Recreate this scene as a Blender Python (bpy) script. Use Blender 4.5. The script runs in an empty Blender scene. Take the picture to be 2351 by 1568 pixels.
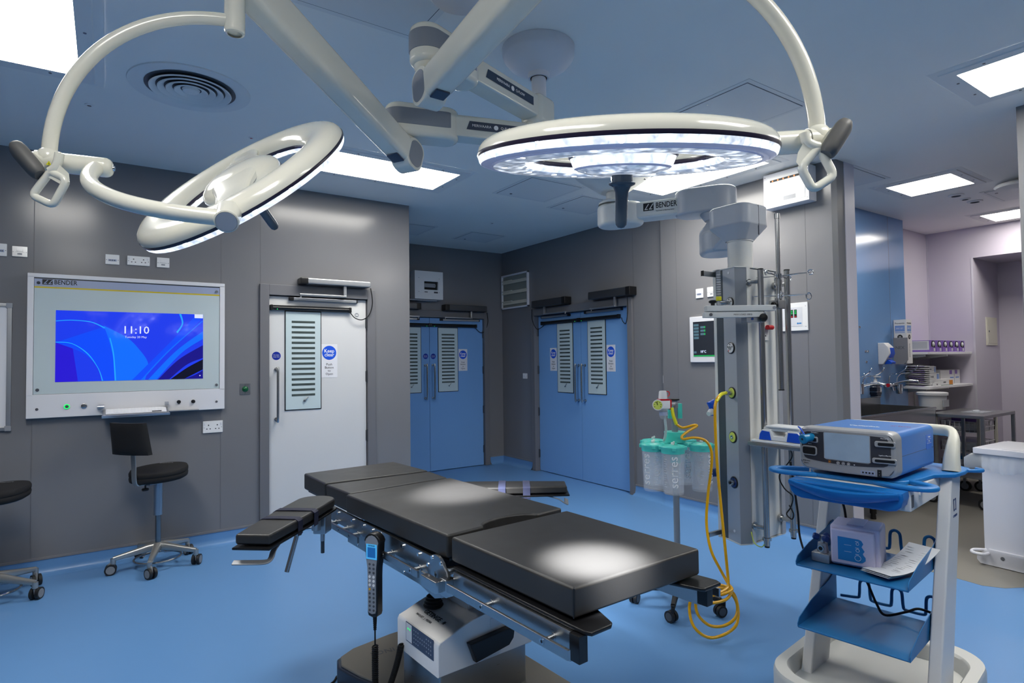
import bpy, bmesh, math, random
from mathutils import Vector, Matrix
R = math.radians
PI = math.pi
random.seed(7)
sc = bpy.context.scene
COL = sc.collection

# ------------------------------------------------------------------ camera (22 mm lens, 1.47 m above the floor)
CAM_F, CAM_YAW, CAM_PITCH, CAM_ROLL, CAM_H = 1359.79, R(55.5374), R(1.75224), R(-0.68653), 1.47
IW, IH = 2351.0, 1568.0
fw = Vector((math.cos(CAM_YAW) * math.cos(CAM_PITCH), math.sin(CAM_YAW) * math.cos(CAM_PITCH), math.sin(CAM_PITCH)))
r0 = Vector((math.sin(CAM_YAW), -math.cos(CAM_YAW), 0))
u0 = r0.cross(fw)
rt = r0 * math.cos(CAM_ROLL) + u0 * math.sin(CAM_ROLL)
up = -r0 * math.sin(CAM_ROLL) + u0 * math.cos(CAM_ROLL)
cam = bpy.data.cameras.new('camera')
cam.sensor_width = 36.0
cam.lens = CAM_F / IW * 36.0
cam.clip_start = 0.05
co = bpy.data.objects.new('camera', cam)
COL.objects.link(co)
m = Matrix((rt, up, -fw)).transposed().to_4x4()
m.translation = (0, 0, CAM_H)
co.matrix_world = m
sc.camera = co
EYE = Vector((0, 0, CAM_H))


def ray(x, y):
    return fw + rt * ((x - IW / 2) / CAM_F) - up * ((y - IH / 2) / CAM_F)


class Fr:
    """a local frame (origin, turn about z) in which measured photo points are laid on planes of the room"""
    def __init__(s, o, rz=0.0):
        s.o = Vector(o); s.rz = R(rz)
        s.m = Matrix.Translation(s.o) @ Matrix.Rotation(s.rz, 4, 'Z')
        s.i = s.m.inverted()
    def hit(s, x, y, ax, val):
        o = s.i @ EYE
        d = s.i.to_3x3() @ ray(x, y)
        return o + d * ((val - o[ax]) / d[ax])
    def W(s, p):
        return s.m @ Vector(p)


WORLD = Fr((0, 0, 0), 0)


# ------------------------------------------------------------------ materials
def lin(c):
    if isinstance(c, str):
        c = tuple(int(c[i:i + 2], 16) / 255 for i in (0, 2, 4))
    return tuple((v / 12.92 if v <= 0.04045 else ((v + 0.055) / 1.055) ** 2.4) for v in c) + (1.0,)


MATS = {}
EXPO = 1.35                   # exposure of the picture; screens and small lamps are given their brightness as it appears


def mat(name, col, rough=0.5, metal=0.0, spec=0.5, emit=None, es=1.0, trans=0.0, alpha=1.0, noise=0.0, nscale=40.0,
        bump=0.0, bscale=200.0, coat=0.0, aniso=0.0, ior=1.45, stretch=None, rnoise=0.0):
    mt = bpy.data.materials.new(name)
    mt.use_nodes = True
    nt = mt.node_tree
    b = nt.nodes['Principled BSDF']
    b.inputs['Base Color'].default_value = lin(col)
    b.inputs['Roughness'].default_value = rough
    b.inputs['Metallic'].default_value = metal
    b.inputs['Specular IOR Level'].default_value = spec
    b.inputs['IOR'].default_value = ior
    b.inputs['Transmission Weight'].default_value = trans
    b.inputs['Alpha'].default_value = alpha
    b.inputs['Coat Weight'].default_value = coat
    b.inputs['Coat Roughness'].default_value = 0.08
    if emit is not None:
        b.inputs['Emission Color'].default_value = lin(emit)
        b.inputs['Emission Strength'].default_value = es if name.startswith('ceiling panel') else es / 2 ** EXPO
    tc = None
    def coords():
        nonlocal tc
        if tc is None:
            tc = nt.nodes.new('ShaderNodeTexCoord')
            if stretch:
                mp = nt.nodes.new('ShaderNodeMapping')
                mp.inputs['Scale'].default_value = stretch
                nt.links.new(tc.outputs['Object'], mp.inputs['Vector'])
                tc = mp
        return tc.outputs['Vector'] if stretch else tc.outputs['Object']
    if noise > 0:
        n = nt.nodes.new('ShaderNodeTexNoise')
        n.inputs['Scale'].default_value = nscale
        n.inputs['Detail'].default_value = 4
        nt.links.new(coords(), n.inputs['Vector'])
        mx = nt.nodes.new('ShaderNodeMix'); mx.data_type = 'RGBA'
        c = lin(col)
        mx.inputs[6].default_value = tuple(max(0, v * (1 - noise)) for v in c[:3]) + (1,)
        mx.inputs[7].default_value = tuple(min(1, v * (1 + noise)) for v in c[:3]) + (1,)
        nt.links.new(n.outputs['Fac'], mx.inputs[0])
        nt.links.new(mx.outputs[2], b.inputs['Base Color'])
    if rnoise > 0:
        n = nt.nodes.new('ShaderNodeTexNoise')
        n.inputs['Scale'].default_value = nscale
        nt.links.new(coords(), n.inputs['Vector'])
        mr = nt.nodes.new('ShaderNodeMapRange')
        mr.inputs[3].default_value = max(0.02, rough - rnoise); mr.inputs[4].default_value = rough + rnoise
        nt.links.new(n.outputs['Fac'], mr.inputs[0])
        nt.links.new(mr.outputs[0], b.inputs['Roughness'])
    if bump > 0:
        n = nt.nodes.new('ShaderNodeTexNoise')
        n.inputs['Scale'].default_value = bscale
        n.inputs['Detail'].default_value = 3
        nt.links.new(coords(), n.inputs['Vector'])
        bp = nt.nodes.new('ShaderNodeBump')
        bp.inputs['Strength'].default_value = bump
        bp.inputs['Distance'].default_value = 0.002
        nt.links.new(n.outputs['Fac'], bp.inputs['Height'])
        nt.links.new(bp.outputs['Normal'], b.inputs['Normal'])
    MATS[name] = mt
    return mt


M_ = MATS
mat('floor blue vinyl', '608ec1', 0.33, spec=0.45, noise=0.06, nscale=300, rnoise=0.05)
mat('floor grey vinyl', '85827a', 0.38, spec=0.4, noise=0.06, nscale=300)
mat('ceiling white', 'f2f0ea', 0.42, spec=0.25, noise=0.015, nscale=3)
mat('hatch white', 'e6e5e2', 0.45, spec=0.25)
mat('seam dark', '55585f', 0.6)
mat('wall grey', '79797c', 0.19, spec=0.5, noise=0.02, nscale=2, rnoise=0.015)
mat('wall seam', '66666a', 0.4)
mat('trim grey', '7b7b7e', 0.35, spec=0.45)
mat('frame grey', '707074', 0.4)
mat('wall blue', '6b95c8', 0.16, spec=0.5)
mat('wall lilac', 'c9c4d2', 0.4, spec=0.35)
mat('trim white', 'cfcdd8', 0.4)
mat('door blue', '76a6dc', 0.42, spec=0.35)
mat('door white', 'd3d3d3', 0.45, spec=0.3)
mat('alu', 'b9bbbe', 0.34, metal=0.9, bump=0.03, bscale=60)
mat('alu dark', '5a5c60', 0.4, metal=0.8)
mat('steel', 'b4b5b6', 0.22, metal=1.0)
mat('steel brushed', 'a9abad', 0.3, metal=1.0, rnoise=0.06, nscale=30, stretch=(1, 1, 14))
mat('chrome', 'e0e2e4', 0.07, metal=1.0)
mat('screw', '7c7e82', 0.3, metal=0.9)
mat('black plastic', '141416', 0.35)
mat('black matte', '0c0c0d', 0.7)
mat('rubber', '1a1b1d', 0.55)
mat('grey plastic', '8f9298', 0.4)
mat('grey dark plastic', '4b4f55', 0.42)
mat('white plastic', 'e6e6e6', 0.35)
mat('white powder', 'dcdce0', 0.4)
mat('cream enamel', 'dcdacd', 0.16, spec=0.5, coat=0.35)
mat('lamp grey', '7b818b', 0.4)
mat('lamp seam', '2a2438', 0.25)
mat('frost glass', 'c3d3d6', 0.22, spec=0.5)
mat('slot glass', '4a5452', 0.12, spec=0.6, noise=0.6, nscale=9)  # mottled base colour imitates the uneven light and reflections in the door slots
mat('sign white', 'e4e4e8', 0.45)
mat('sign blue', '1a56d8', 0.4)
mat('sign navy', '0f2c96', 0.4)
mat('ink black', '16171a', 0.5)
mat('ink white', 'f0f0f0', 0.5)
mat('vinyl black', '302f2e', 0.4, spec=0.5, bump=0.08, bscale=420, rnoise=0.04, nscale=12)
mat('strap navy', '20233a', 0.7, bump=0.1, bscale=600)
mat('strap lilac', '3a3f5c', 0.7)
mat('fabric black', '151517', 0.85, bump=0.12, bscale=500)
mat('teal', '52d2c4', 0.35)
mat('yellow hose', 'dba40c', 0.25, coat=0.3)
mat('yellow bright', 'e5e02a', 0.35)
mat('clear plastic', 'f2f5fa', 0.05, alpha=0.13, spec=.8)
mat('clear liner', 'eef2f6', 0.15, alpha=0.15)
mat('cart grey', 'd2d2d2', 0.38)
mat('cart blue', '1a73b8', 0.36)
mat('shelf blue', '1f689f', 0.4)
mat('esu blue', '3f78c0', 0.35)
mat('esu silver', 'a6a7a9', 0.35, metal=0.3)
mat('esu charcoal', '35363d', 0.3)
mat('lavender plastic', 'cdc9e2', 0.4)
mat('label blue', '1f7fc2', 0.4)
mat('bright blue', '1450c8', 0.35)
mat('navy', '14336e', 0.45)
mat('red', 'c8202a', 0.35)
mat('green', '0c5a34', 0.25)
mat('purple', '8d6cc2', 0.5)
mat('orange', 'd88a2a', 0.5)
mat('paper', 'd8dadc', 0.6)
mat('paper print', 'b9bcc2', 0.6)
mat('panel cream', 'd8d6c8', 0.4)
mat('panel pale', 'c2cfd2', 0.07, coat=.4)
mat('header lilac', '9fa9c4', 0.2)
mat('glass pane grey', 'a9b9ba', 0.1, spec=0.6)
mat('bin white', 'dedee4', 0.4)
mat('bag clear', 'e6ecf2', 0.15, alpha=0.4)
mat('bottle dark', '1d2738', 0.3)
mat('card grey', '8b8b90', 0.5)
mat('lime', 'd6e468', 0.4)
mat('glow amber', 'd08040', 0.4, emit='d08040', es=.7)
mat('glow green', '25d060', 0.3, emit='25e060', es=1.2)
mat('screen dark', '20242c', 0.25, emit='20242c', es=0.5)
mat('screen teal', '46606c', 0.25, emit='46606c', es=0.5)
mat('screen white', 'd8e4ff', 0.25, emit='d8e4ff', es=0.8)
mat('screen green', '1c8a45', 0.25, emit='1c8a45', es=0.6)
mat('screen lcd', '4aa8e0', 0.25, emit='4aa8e0', es=0.5)
mat('screen navy', '1a5a9a', 0.25, emit='1a5a9a', es=0.5)
mat('ceiling panel glow', 'ffffff', 0.5, emit=(1.0, 0.985, 0.95), es=7.0)
mat('ceiling panel glow far', 'ffffff', 0.5, emit=(1.0, 0.97, 0.93), es=6.0)


# ------------------------------------------------------------------ mesh builder
class MB:
    def __init__(s):
        s.v = []; s.f = []; s.mi = []
    def add(s, verts, faces, m=0, M=None):
        b = len(s.v)
        for p in verts:
            p = Vector(p)
            s.v.append(tuple(M @ p) if M is not None else tuple(p))
        for f in faces:
            s.f.append([i + b for i in f]); s.mi.append(m)
        return s
    def bm(s, bm, m=0, M=None):
        bm.verts.index_update()
        s.add([v.co.copy() for v in bm.verts], [[v.index for v in f.verts] for f in bm.faces], m, M)
        bm.free()
        return s
    def box(s, x0, x1, y0, y1, z0, z1, m=0, bev=0.0, seg=2, M=None):
        b = bmesh.new()
        bmesh.ops.create_cube(b, size=1.0)
        for v in b.verts:
            v.co = Vector(((x0 + x1) / 2 + v.co.x * (x1 - x0), (y0 + y1) / 2 + v.co.y * (y1 - y0), (z0 + z1) / 2 + v.co.z * (z1 - z0)))
        if bev > 0:
            bev = min(bev, 0.49 * min(abs(x1 - x0), abs(y1 - y0), abs(z1 - z0)))
            bmesh.ops.bevel(b, geom=b.edges[:], offset=bev, segments=seg, affect='EDGES', profile=0.5)
        return s.bm(b, m, M)
    def cyl(s, p0, p1, r, r2=None, n=24, m=0, cap=True):
        p0 = Vector(p0); p1 = Vector(p1)
        r2 = r if r2 is None else r2
        d = (p1 - p0).normalized()
        a = d.orthogonal().normalized(); b = d.cross(a)
        v = []; f = []
        for k in range(n):
            c = math.cos(2 * PI * k / n); q = math.sin(2 * PI * k / n)
            v.append(p0 + (a * c + b * q) * r); v.append(p1 + (a * c + b * q) * r2)
        for k in range(n):
            j = (k + 1) % n
            f.append([2 * k, 2 * j, 2 * j + 1, 2 * k + 1])
        if cap:
            f.append([2 * k for k in range(n)][::-1]); f.append([2 * k + 1 for k in range(n)])
        return s.add(v, f, m)
    def tube(s, pts, r, n=12, closed=False, m=0, cap=True, flat=None, ref=None):
        pts = [Vector(p) for p in pts]
        N = len(pts)
        rs = r if isinstance(r, (list, tuple)) else [r] * N
        T = []
        for i in range(N):
            if closed:
                t = pts[(i + 1) % N] - pts[i - 1]
            else:
                t = pts[min(i + 1, N - 1)] - pts[max(i - 1, 0)]
            T.append(t.normalized())
        a = T[0].orthogonal().normalized()
        if ref is not None:
            a = (Vector(ref) - T[0] * Vector(ref).dot(T[0])).normalized()
        v = []; f = []
        for i in range(N):
            a = (a - T[i] * a.dot(T[i]))
            if a.length < 1e-6:
                a = T[i].orthogonal()
            a.normalize()
            b = T[i].cross(a)
            for k in range(n):
                th = 2 * PI * (k + 0.5) / n
                ca, sa = math.cos(th), math.sin(th)
                if flat:
                    e = 2.0 / flat[2] if len(flat) > 2 else 1.0
                    ca = math.copysign(abs(ca) ** e, ca) * flat[0]; sa = math.copysign(abs(sa) ** e, sa) * flat[1]
                v.append(pts[i] + (a * ca + b * sa) * rs[i])
        for i in range(N if closed else N - 1):
            j = (i + 1) % N
            for k in range(n):
                l = (k + 1) % n
                f.append([i * n + k, i * n + l, j * n + l, j * n + k])
        if cap and not closed:
            f.append(list(range(n))[::-1]); f.append([(N - 1) * n + k for k in range(n)])
        return s.add(v, f, m)
    def lathe(s, prof, c=(0, 0, 0), axis=(0, 0, 1), n=32, m=0, closed=False):
        """prof: (radius, height) pairs turned about the axis through c"""
        c = Vector(c); d = Vector(axis).normalized()
        a = d.orthogonal().normalized(); b = d.cross(a)
        v = []; f = []
        P = len(prof)
        for k in range(n):
            e = a * math.cos(2 * PI * k / n) + b * math.sin(2 * PI * k / n)
            for (r, h) in prof:
                v.append(c + e * max(r, 1e-5) + d * h)
        for k in range(n):
            j = (k + 1) % n
            for i in range(P if closed else P - 1):
                q = (i + 1) % P
                f.append([k * P + i, j * P + i, j * P + q, k * P + q])
        return s.add(v, f, m)
    def prism(s, poly, z0, z1, m=0, bev=0.0, seg=2, M=None):
        """2-D outline (x, y) given height"""
        b = bmesh.new()
        lo = [b.verts.new((p[0], p[1], z0)) for p in poly]
        hi = [b.verts.new((p[0], p[1], z1)) for p in poly]
        n = len(poly)
        b.faces.new(lo[::-1]); b.faces.new(hi)
        for i in range(n):
            j = (i + 1) % n
            b.faces.new([lo[i], lo[j], hi[j], hi[i]])
        bmesh.ops.recalc_face_normals(b, faces=b.faces[:])
        if bev > 0:
            es = [e for e in b.edges if abs(e.verts[0].co.z - e.verts[1].co.z) < 1e-6]
            bmesh.ops.bevel(b, geom=es, offset=bev, segments=seg, affect='EDGES', profile=0.5)
        return s.bm(b, m, M)
    def ball(s, c, r, n=16, m=0, sc_=(1, 1, 1)):
        b = bmesh.new()
        bmesh.ops.create_uvsphere(b, u_segments=n, v_segments=max(6, n // 2), radius=1.0)
        c = Vector(c)
        for v in b.verts:
            v.co = Vector((v.co.x * r * sc_[0], v.co.y * r * sc_[1], v.co.z * r * sc_[2])) + c
        return s.bm(b, m)
    def disc(s, c, nrm, r, n=24, m=0, h=0.0008):
        c = Vector(c); d = Vector(nrm).normalized()
        return s.cyl(c, c + d * h, r, n=n, m=m)
    def text(s, body, size, M, m=0, align='CENTER', bold=0.0, sx=1.0, ext=0.0003, shear=0.0):
        cu = bpy.data.curves.new('t', 'FONT')
        cu.body = body; cu.size = size; cu.align_x = align; cu.align_y = 'CENTER'
        cu.resolution_u = 2; cu.offset = bold; cu.shear = shear
        cu.extrude = ext
        o = bpy.data.objects.new('t', cu)
        COL.objects.link(o)
        dg = bpy.context.evaluated_depsgraph_get()
        me = bpy.data.meshes.new_from_object(o.evaluated_get(dg))
        s.add([(v.co.x * sx, v.co.y, v.co.z) for v in me.vertices], [list(p.vertices) for p in me.polygons], m, M)
        bpy.data.objects.remove(o); bpy.data.curves.remove(cu); bpy.data.meshes.remove(me)
        return s
    def build(s, name, mats, parent=None, label=None, ang=35, sub=0):
        me = bpy.data.meshes.new(name)
        me.from_pydata(s.v, [], s.f)
        if isinstance(mats, str):
            mats = [mats]
        for q in mats:
            me.materials.append(MATS[q])
        me.polygons.foreach_set('material_index', s.mi)
        me.polygons.foreach_set('use_smooth', [True] * len(s.f))
        me.update()
        me.set_sharp_from_angle(angle=R(ang))
        o = bpy.data.objects.new(name, me)
        COL.objects.link(o)
        wn = o.modifiers.new('normals', 'WEIGHTED_NORMAL'); wn.keep_sharp = True; wn.weight = 60
        if parent is not None:
            o.parent = parent
        if label:
            o['label'] = label
        if sub:
            md = o.modifiers.new('sub', 'SUBSURF'); md.levels = sub; md.render_levels = sub
        return o


def face_front(x=0, y=0, z=0, rot=0.0):
    """places upright lettering that reads from the -y side of a local frame"""
    return Matrix.Translation((x, y, z)) @ Matrix.Rotation(R(90), 4, 'X') @ Matrix.Rotation(rot, 4, 'Z')


def rrect(x0, x1, y0, y1, r, n=5):
    out = []
    for cx, cy, a0 in ((x1 - r, y1 - r, 0), (x0 + r, y1 - r, 90), (x0 + r, y0 + r, 180), (x1 - r, y0 + r, 270)):
        for k in range(n + 1):
            a = R(a0 + 90 * k / n)
            out.append((cx + r * math.cos(a), cy + r * math.sin(a)))
    return out


def spline(pts, n=8, closed=False):
    pts = [Vector(p) for p in pts]
    out = []
    N = len(pts)
    for i in range(N if closed else N - 1):
        if closed:
            p0, p1, p2, p3 = pts[i - 1], pts[i], pts[(i + 1) % N], pts[(i + 2) % N]
        else:
            p0 = pts[max(i - 1, 0)]; p1 = pts[i]; p2 = pts[i + 1]; p3 = pts[min(i + 2, N - 1)]
        for k in range(n):
            t = k / n
            out.append(0.5 * ((2 * p1) + (p2 - p0) * t + (2 * p0 - 5 * p1 + 4 * p2 - p3) * t * t + (3 * p1 - p0 - 3 * p2 + p3) * t ** 3))
    if not closed:
        out.append(pts[-1])
    return out


def tag(o, label, cat, group=None):
    o['label'] = label; o['category'] = cat
    if group:
        o['group'] = group
    return o


def thing(name, label, cat, loc=(0, 0, 0), rz=0.0, group=None):
    o = bpy.data.objects.new(name, None)
    o.empty_display_size = 0.1
    COL.objects.link(o)
    o.location = loc
    o.rotation_euler = (0, 0, R(rz))
    return tag(o, label, cat, group)


def struct(o):
    o['kind'] = 'structure'
    return o


def node(name, parent=None, loc=(0, 0, 0)):
    o = bpy.data.objects.new(name, None)
    COL.objects.link(o)
    o.empty_display_size = 0.05
    o.location = loc
    if parent is not None:
        o.parent = parent
    return o


def copy_tree(o, parent=None):
    c = o.copy()
    COL.objects.link(c)
    c.parent = parent
    for ch in list(o.children):
        copy_tree(ch, c)
    return c


def solo(mb, name, mats, label, cat, group=None, loc=None, ang=35):
    """a thing that is one mesh; its origin goes to loc"""
    if loc is not None:
        l = Vector(loc)
        mb.v = [tuple(Vector(p) - l) for p in mb.v]
    o = mb.build(name, mats, ang=ang)
    if loc is not None:
        o.location = loc
    return tag(o, label, cat, group)
# ================================================================== THE ROOM
CH = 3.0                      # ceiling height
YL, YR, XR, XR2 = 5.35, 7.09, 4.70, 4.65
LWF = Fr((0, YL, 0), 0)       # left wall: x right, y into the wall
RCF = Fr((0, YR, 0), 0)       # back wall of the recess
RWF = Fr((XR, 0, 0), -90)     # right wall, far part
RNF = Fr((XR2, 0, 0), -90)    # right wall, near part (stands a little proud)


def wx(fr, px, py, off=0.0):
    return fr.hit(px, py, 1, off)


def boxes(name, mats, lst, label=None, cat=None):
    mb = MB()
    for b in lst:
        mb.box(*b[:6], m=b[6] if len(b) > 6 else 0)
    return struct(tag(mb.build(name, mats), label or name.replace('_', ' '), cat or 'wall'))


# floor: blue theatre vinyl, grey scrub-room vinyl
mb = MB()
mb.box(-2.6, 4.95, -2.2, 7.2, -0.1, 0.0)
struct(tag(mb.build('floor', 'floor blue vinyl'), 'glossy blue vinyl floor of the operating theatre', 'floor'))
mb = MB()
poly = [(4.62, 3.3), (4.62, 1.62), (4.60, 1.46), (4.66, 1.36), (4.78, 1.29), (4.95, 1.25), (4.95, -2.2), (9.8, -2.2), (9.8, 3.3)]
mb.prism(poly, -0.05, 0.0015)
struct(tag(mb.build('floor', 'floor grey vinyl'), 'warm grey vinyl floor of the scrub room beyond the opening', 'floor'))
mb = MB()
mb.box(-2.7, 9.8, -2.3, 7.2, CH, CH + 0.1)
struct(tag(mb.build('ceiling', 'ceiling white'), 'smooth white ceiling over both rooms', 'ceiling'))

# door openings in local wall coordinates
D1 = dict(x0=1.150, x1=2.022, zt=2.05)
d3a = wx(RWF, 1235.4, 726.1, 0.05); d3b = wx(RWF, 1449.3, 702.4, 0.05)
D3 = dict(x0=d3a.x, x1=d3b.x, zt=2.045)
d2m = wx(RCF, 985.5, 728.3, 0.02); d2b = wx(RCF, 1108.2, 732.8, 0.02)
D2 = dict(x0=2 * d2m.x - d2b.x, x1=d2b.x, zt=2.045)


def wall_with_door(name, fr, xa, xb, D, label):
    mb = MB()
    mt = ['wall grey', 'wall seam']
    o_ = .025                                     # the frame stands inside the opening
    mb.box(xa, D['x0'] - o_, 0, 0.16, 0, CH)
    mb.box(D['x1'] + o_, xb, 0, 0.16, 0, CH)
    mb.box(D['x0'] - o_, D['x1'] + o_, 0, 0.16, D['zt'] + o_, CH)
    mb.box(D['x0'] - o_, D['x1'] + o_, 0.12, 0.155, 0, D['zt'] + o_)
    for px, w in D.get('seams', []):
        mb.box(px - w, px + w, -0.0012, 0.002, 0.116, CH, m=1)
    o = mb.build(name, mt)
    o.matrix_world = fr.m
    return struct(tag(o, label, 'wall'))


D1['seams'] = [(-0.424, 0.002), (0.778, 0.0015), (1.082, 0.0015)]
D2['seams'] = []
D3['seams'] = [(wx(RWF, 1453, 600).x, 0.004)]
wall_with_door('wall_left', LWF, -2.7, 2.457, D1, 'glossy grey panelled wall with the display and white door')
wall_with_door('wall_recess', RCF, 2.40, 4.86, D2, 'grey back wall of the recess with double doors')
stepx = wx(RWF, 1531, 900).x
wall_with_door('wall_right', RWF, -7.2, stepx, D3, 'grey wall with the right hand blue double doors')
boxes('wall_recess_side', ['wall grey'], [(2.36, 2.457, 5.36, 7.2, 0, CH)], 'grey return wall of the recess')
ysn = -wx(RNF, 1558, 900).x
ysn2 = -wx(RNF, 1848, 500).x
boxes('wall_right_near', ['wall grey', 'wall seam', 'trim white', 'trim grey'],
      [(XR2, 4.84, 2.36, -stepx, 0, CH), (XR2 - 0.0012, XR2 + .002, ysn - .0015, ysn + .0015, .1, CH, 1),
       (XR2 - 0.0012, XR2 + .002, ysn2 - .0015, ysn2 + .0015, .1, CH, 1)], 'grey near section of the right hand wall')
mb = MB()
mb.prism([(XR2, 2.36), (XR2 + 0.03, 2.33), (4.79, 2.33), (4.79, 2.36)], 0, CH, m=0)
struct(tag(mb.build('trim_1', ['trim grey']), 'grey corner post at the end of the right hand wall', 'trim'))
boxes('trim_2', ['trim white'], [(4.79, 4.945, 2.325, 2.99, 0, CH)], 'pale lilac door lining beside the grey corner post', 'trim')
boxes('wall_right_end', ['wall grey', 'trim white'], [(XR2, 4.80, -2.2, 1.215, 0, CH), (4.80, 4.945, -2.2, 1.22, 0, CH, 1)], 'grey wall beyond the opening at the right edge')
boxes('wall_back', ['wall grey'], [(-2.7, 4.7, -2.35, -2.2, 0, CH)], 'grey wall behind the viewpoint')
boxes('wall_side', ['wall grey'], [(-2.75, -2.6, -2.3, 5.4, 0, CH)], 'grey side wall behind the viewpoint')

# scrub room shell
SX, SY = 8.62, 3.0
nz = WORLD.hit(2233, 592, 0, SX)
nb = WORLD.hit(2288.5, 601, 1, nz.y)
bl_x = WORLD.hit(2075, 600, 1, SY).x
boxes('wall_scrub', ['wall blue', 'wall seam', 'wall lilac'],
      [(4.945, bl_x, SY, SY + 0.25, 0, CH), (5.9, 5.903, SY - .001, SY + .01, 0.9, CH, 1), (7.1, 7.103, SY - .001, SY + .01, 1.35, CH, 1),
       (5.4, 6.0, SY - .001, SY + .01, 1.5, 1.503, 1), (7.0, bl_x, SY - .001, SY + .01, 1.45, 1.453, 1)], 'glossy blue splash wall above the scrub trough')
boxes('wall_scrub_side', ['wall lilac'], [(bl_x, SX + .1, 3.2, 3.4, 0, CH)], 'pale lilac wall beside the blue splash panel')
boxes('wall_scrub_back', ['wall lilac', 'trim white'],
      [(SX, SX + .05, nz.y, 3.3, 0, CH), (SX, SX + .05, -2.2, nz.y, nz.z, CH), (SX + .05, nb.x, nz.y, nz.y + .05, 0, nz.z), (nb.x, nb.x + .05, -2.2, nz.y, 0, nz.z),
       (SX + .05, nb.x + .05, -2.2, nz.y + .05, nz.z, nz.z + .03), (SX - .004, SX - .0005, nz.y + .0, nz.y + .02, 0, nz.z, 1), (SX - .008, SX - .0005, 3.185, 3.1995, 0, CH, 1)], 'pale lilac back wall of the scrub room with a doorway niche')
boxes('wall_scrub_near', ['wall lilac'], [(4.9, 9.7, -2.35, -2.2, 0, CH)], 'pale wall of the scrub room out of view')


# coved skirting: floor vinyl turned up the wall, with a grey capping strip
def baseboard(name, fr, xa, xb, label):
    mb = MB()
    prof = [(-0.075, 0.0005), (-0.05, 0.004), (-0.03, 0.013), (-0.015, 0.03), (-0.006, 0.055), (-0.003, 0.105)]
    v = []; f = []
    for (y, z) in prof + [(0.004, 0.105), (0.004, 0.0005)]:
        v.append((xa, y, z)); v.append((xb, y, z))
    n = len(v) // 2
    for k in range(n - 1):
        f.append([2 * k, 2 * k + 1, 2 * k + 3, 2 * k + 2])
    mb.add(v, f)
    mb.box(xa, xb, -0.007, 0.002, 0.103, 0.121, m=1, bev=0.002)
    o = mb.build(name, ['floor blue vinyl', 'trim grey'])
    o.matrix_world = fr.m
    return struct(tag(o, label, 'skirting'))


baseboard('baseboard_left', LWF, -2.6, 1.07, 'coved blue skirting with grey cap along the left wall')
baseboard('baseboard_left', LWF, 2.11, 2.457, 'coved blue skirting right of the white door')
baseboard('baseboard_recess', RCF, D2['x1'] + 0.09, 4.70, 'coved blue skirting in the recess corner')
baseboard('baseboard_right', RWF, -7.09, D3['x0'] - 0.09, 'coved blue skirting left of the right hand double doors')
baseboard('baseboard_right', RWF, D3['x1'] + 0.06, stepx, 'coved blue skirting right of the right hand double doors')
baseboard('baseboard_right_near', RNF, stepx, -2.36, 'coved blue skirting under the near right wall')

# ------------------------------------------------------------------ doors
def keep_clear_sign(leaf, x0, x1, z0, z1, y):
    w = x1 - x0; h = z1 - z0; cx = (x0 + x1) / 2
    mb = MB()
    mb.box(x0, x1, y - 0.002, y, z0, z1, m=0)
    cz = z1 - 0.26 * h
    mb.disc((cx, y - 0.002, cz), (0, -1, 0), min(w * 0.43, h * .22), n=40, m=1, h=0.0006)
    s = w * 0.30
    mb.text('Keep', s, face_front(cx, y - 0.003, cz + s * 0.36), m=2, bold=0.0005)
    mb.text('clear', s, face_front(cx, y - 0.003, cz - s * 0.42), m=2, bold=0.0005)
    t = w * 0.20
    for k, word in enumerate(('Push', 'Button', 'to', 'Open')):
        mb.text(word, t, face_front(cx, y - 0.0026, z1 - h * (0.61 + 0.095 * k)), m=3)
    return mb.build('keep_clear_sign', ['sign white', 'sign blue', 'ink white', 'ink black'], leaf, 'white sign with blue disc reading Keep clear, Push Button to Open')


def fire_disc(leaf, x, z, y, r=0.036):
    mb = MB()
    mb.disc((x, y, z), (0, -1, 0), r, n=32, m=0, h=0.0015)
    mb.text('Fire door', r * 0.36, face_front(x, y - 0.0018, z + r * 0.2), m=1)
    mb.text('keep shut', r * 0.36, face_front(x, y - 0.0018, z - r * 0.24), m=1)
    mb.build('fire_door_disc', ['sign navy', 'ink white'], leaf, 'round navy disc reading Fire door keep shut')


def vision(leaf, x0, x1, z0, z1, y, nst=15, sz0=0.105, sz1=0.90):
    fr_ = MB()
    t = 0.008
    fr_.box(x0 - t, x1 + t, y - 0.006, y + .002, z0 - t, z1 + t, m=0, bev=0.002)
    fr_.box(x0, x1, y - 0.008, y, z0, z1, m=1)
    w = x1 - x0; h = z1 - z0
    for k in range(nst):
        zc = z1 - h * (sz0 + (0.855 - sz0) * k / (nst - 1))
        fr_.box(x0 + w * 0.165, x1 - w * 0.165, y - 0.0088, y - .002, zc - h * 0.0115, zc + h * 0.0115, m=2)
    cx = x0 + w * 0.52; cz = z0 + h * 0.085
    fr_.cyl((cx, y - 0.008, cz), (cx, y - 0.022, cz), 0.009, m=3)
    fr_.cyl((cx, y - 0.018, cz), (cx + 0.032, y - 0.02, cz + 0.034), 0.004, m=3)
    fr_.build('vision_panel', ['black plastic', 'frost glass', 'slot glass', 'steel'], leaf, 'frosted vision panel with fifteen clear slots and a small key')


def pull_handle(leaf, x, z0, z1, y, sx=1):
    mb = MB()
    pts = [(x, y, z0), (x, y - 0.045, z0), (x, y - 0.062, z0 + 0.02)] + [(x, y - 0.062, z1 - 0.02), (x, y - 0.045, z1), (x, y, z1)]
    mb.tube(spline(pts, 5), 0.0105, n=12)
    mb.cyl((x, y + .001, z0), (x, y - 0.006, z0), 0.017); mb.cyl((x, y + .001, z1), (x, y - 0.006, z1), 0.017)
    mb.build('pull_handle', 'steel', leaf, 'long steel pull handle')


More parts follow.
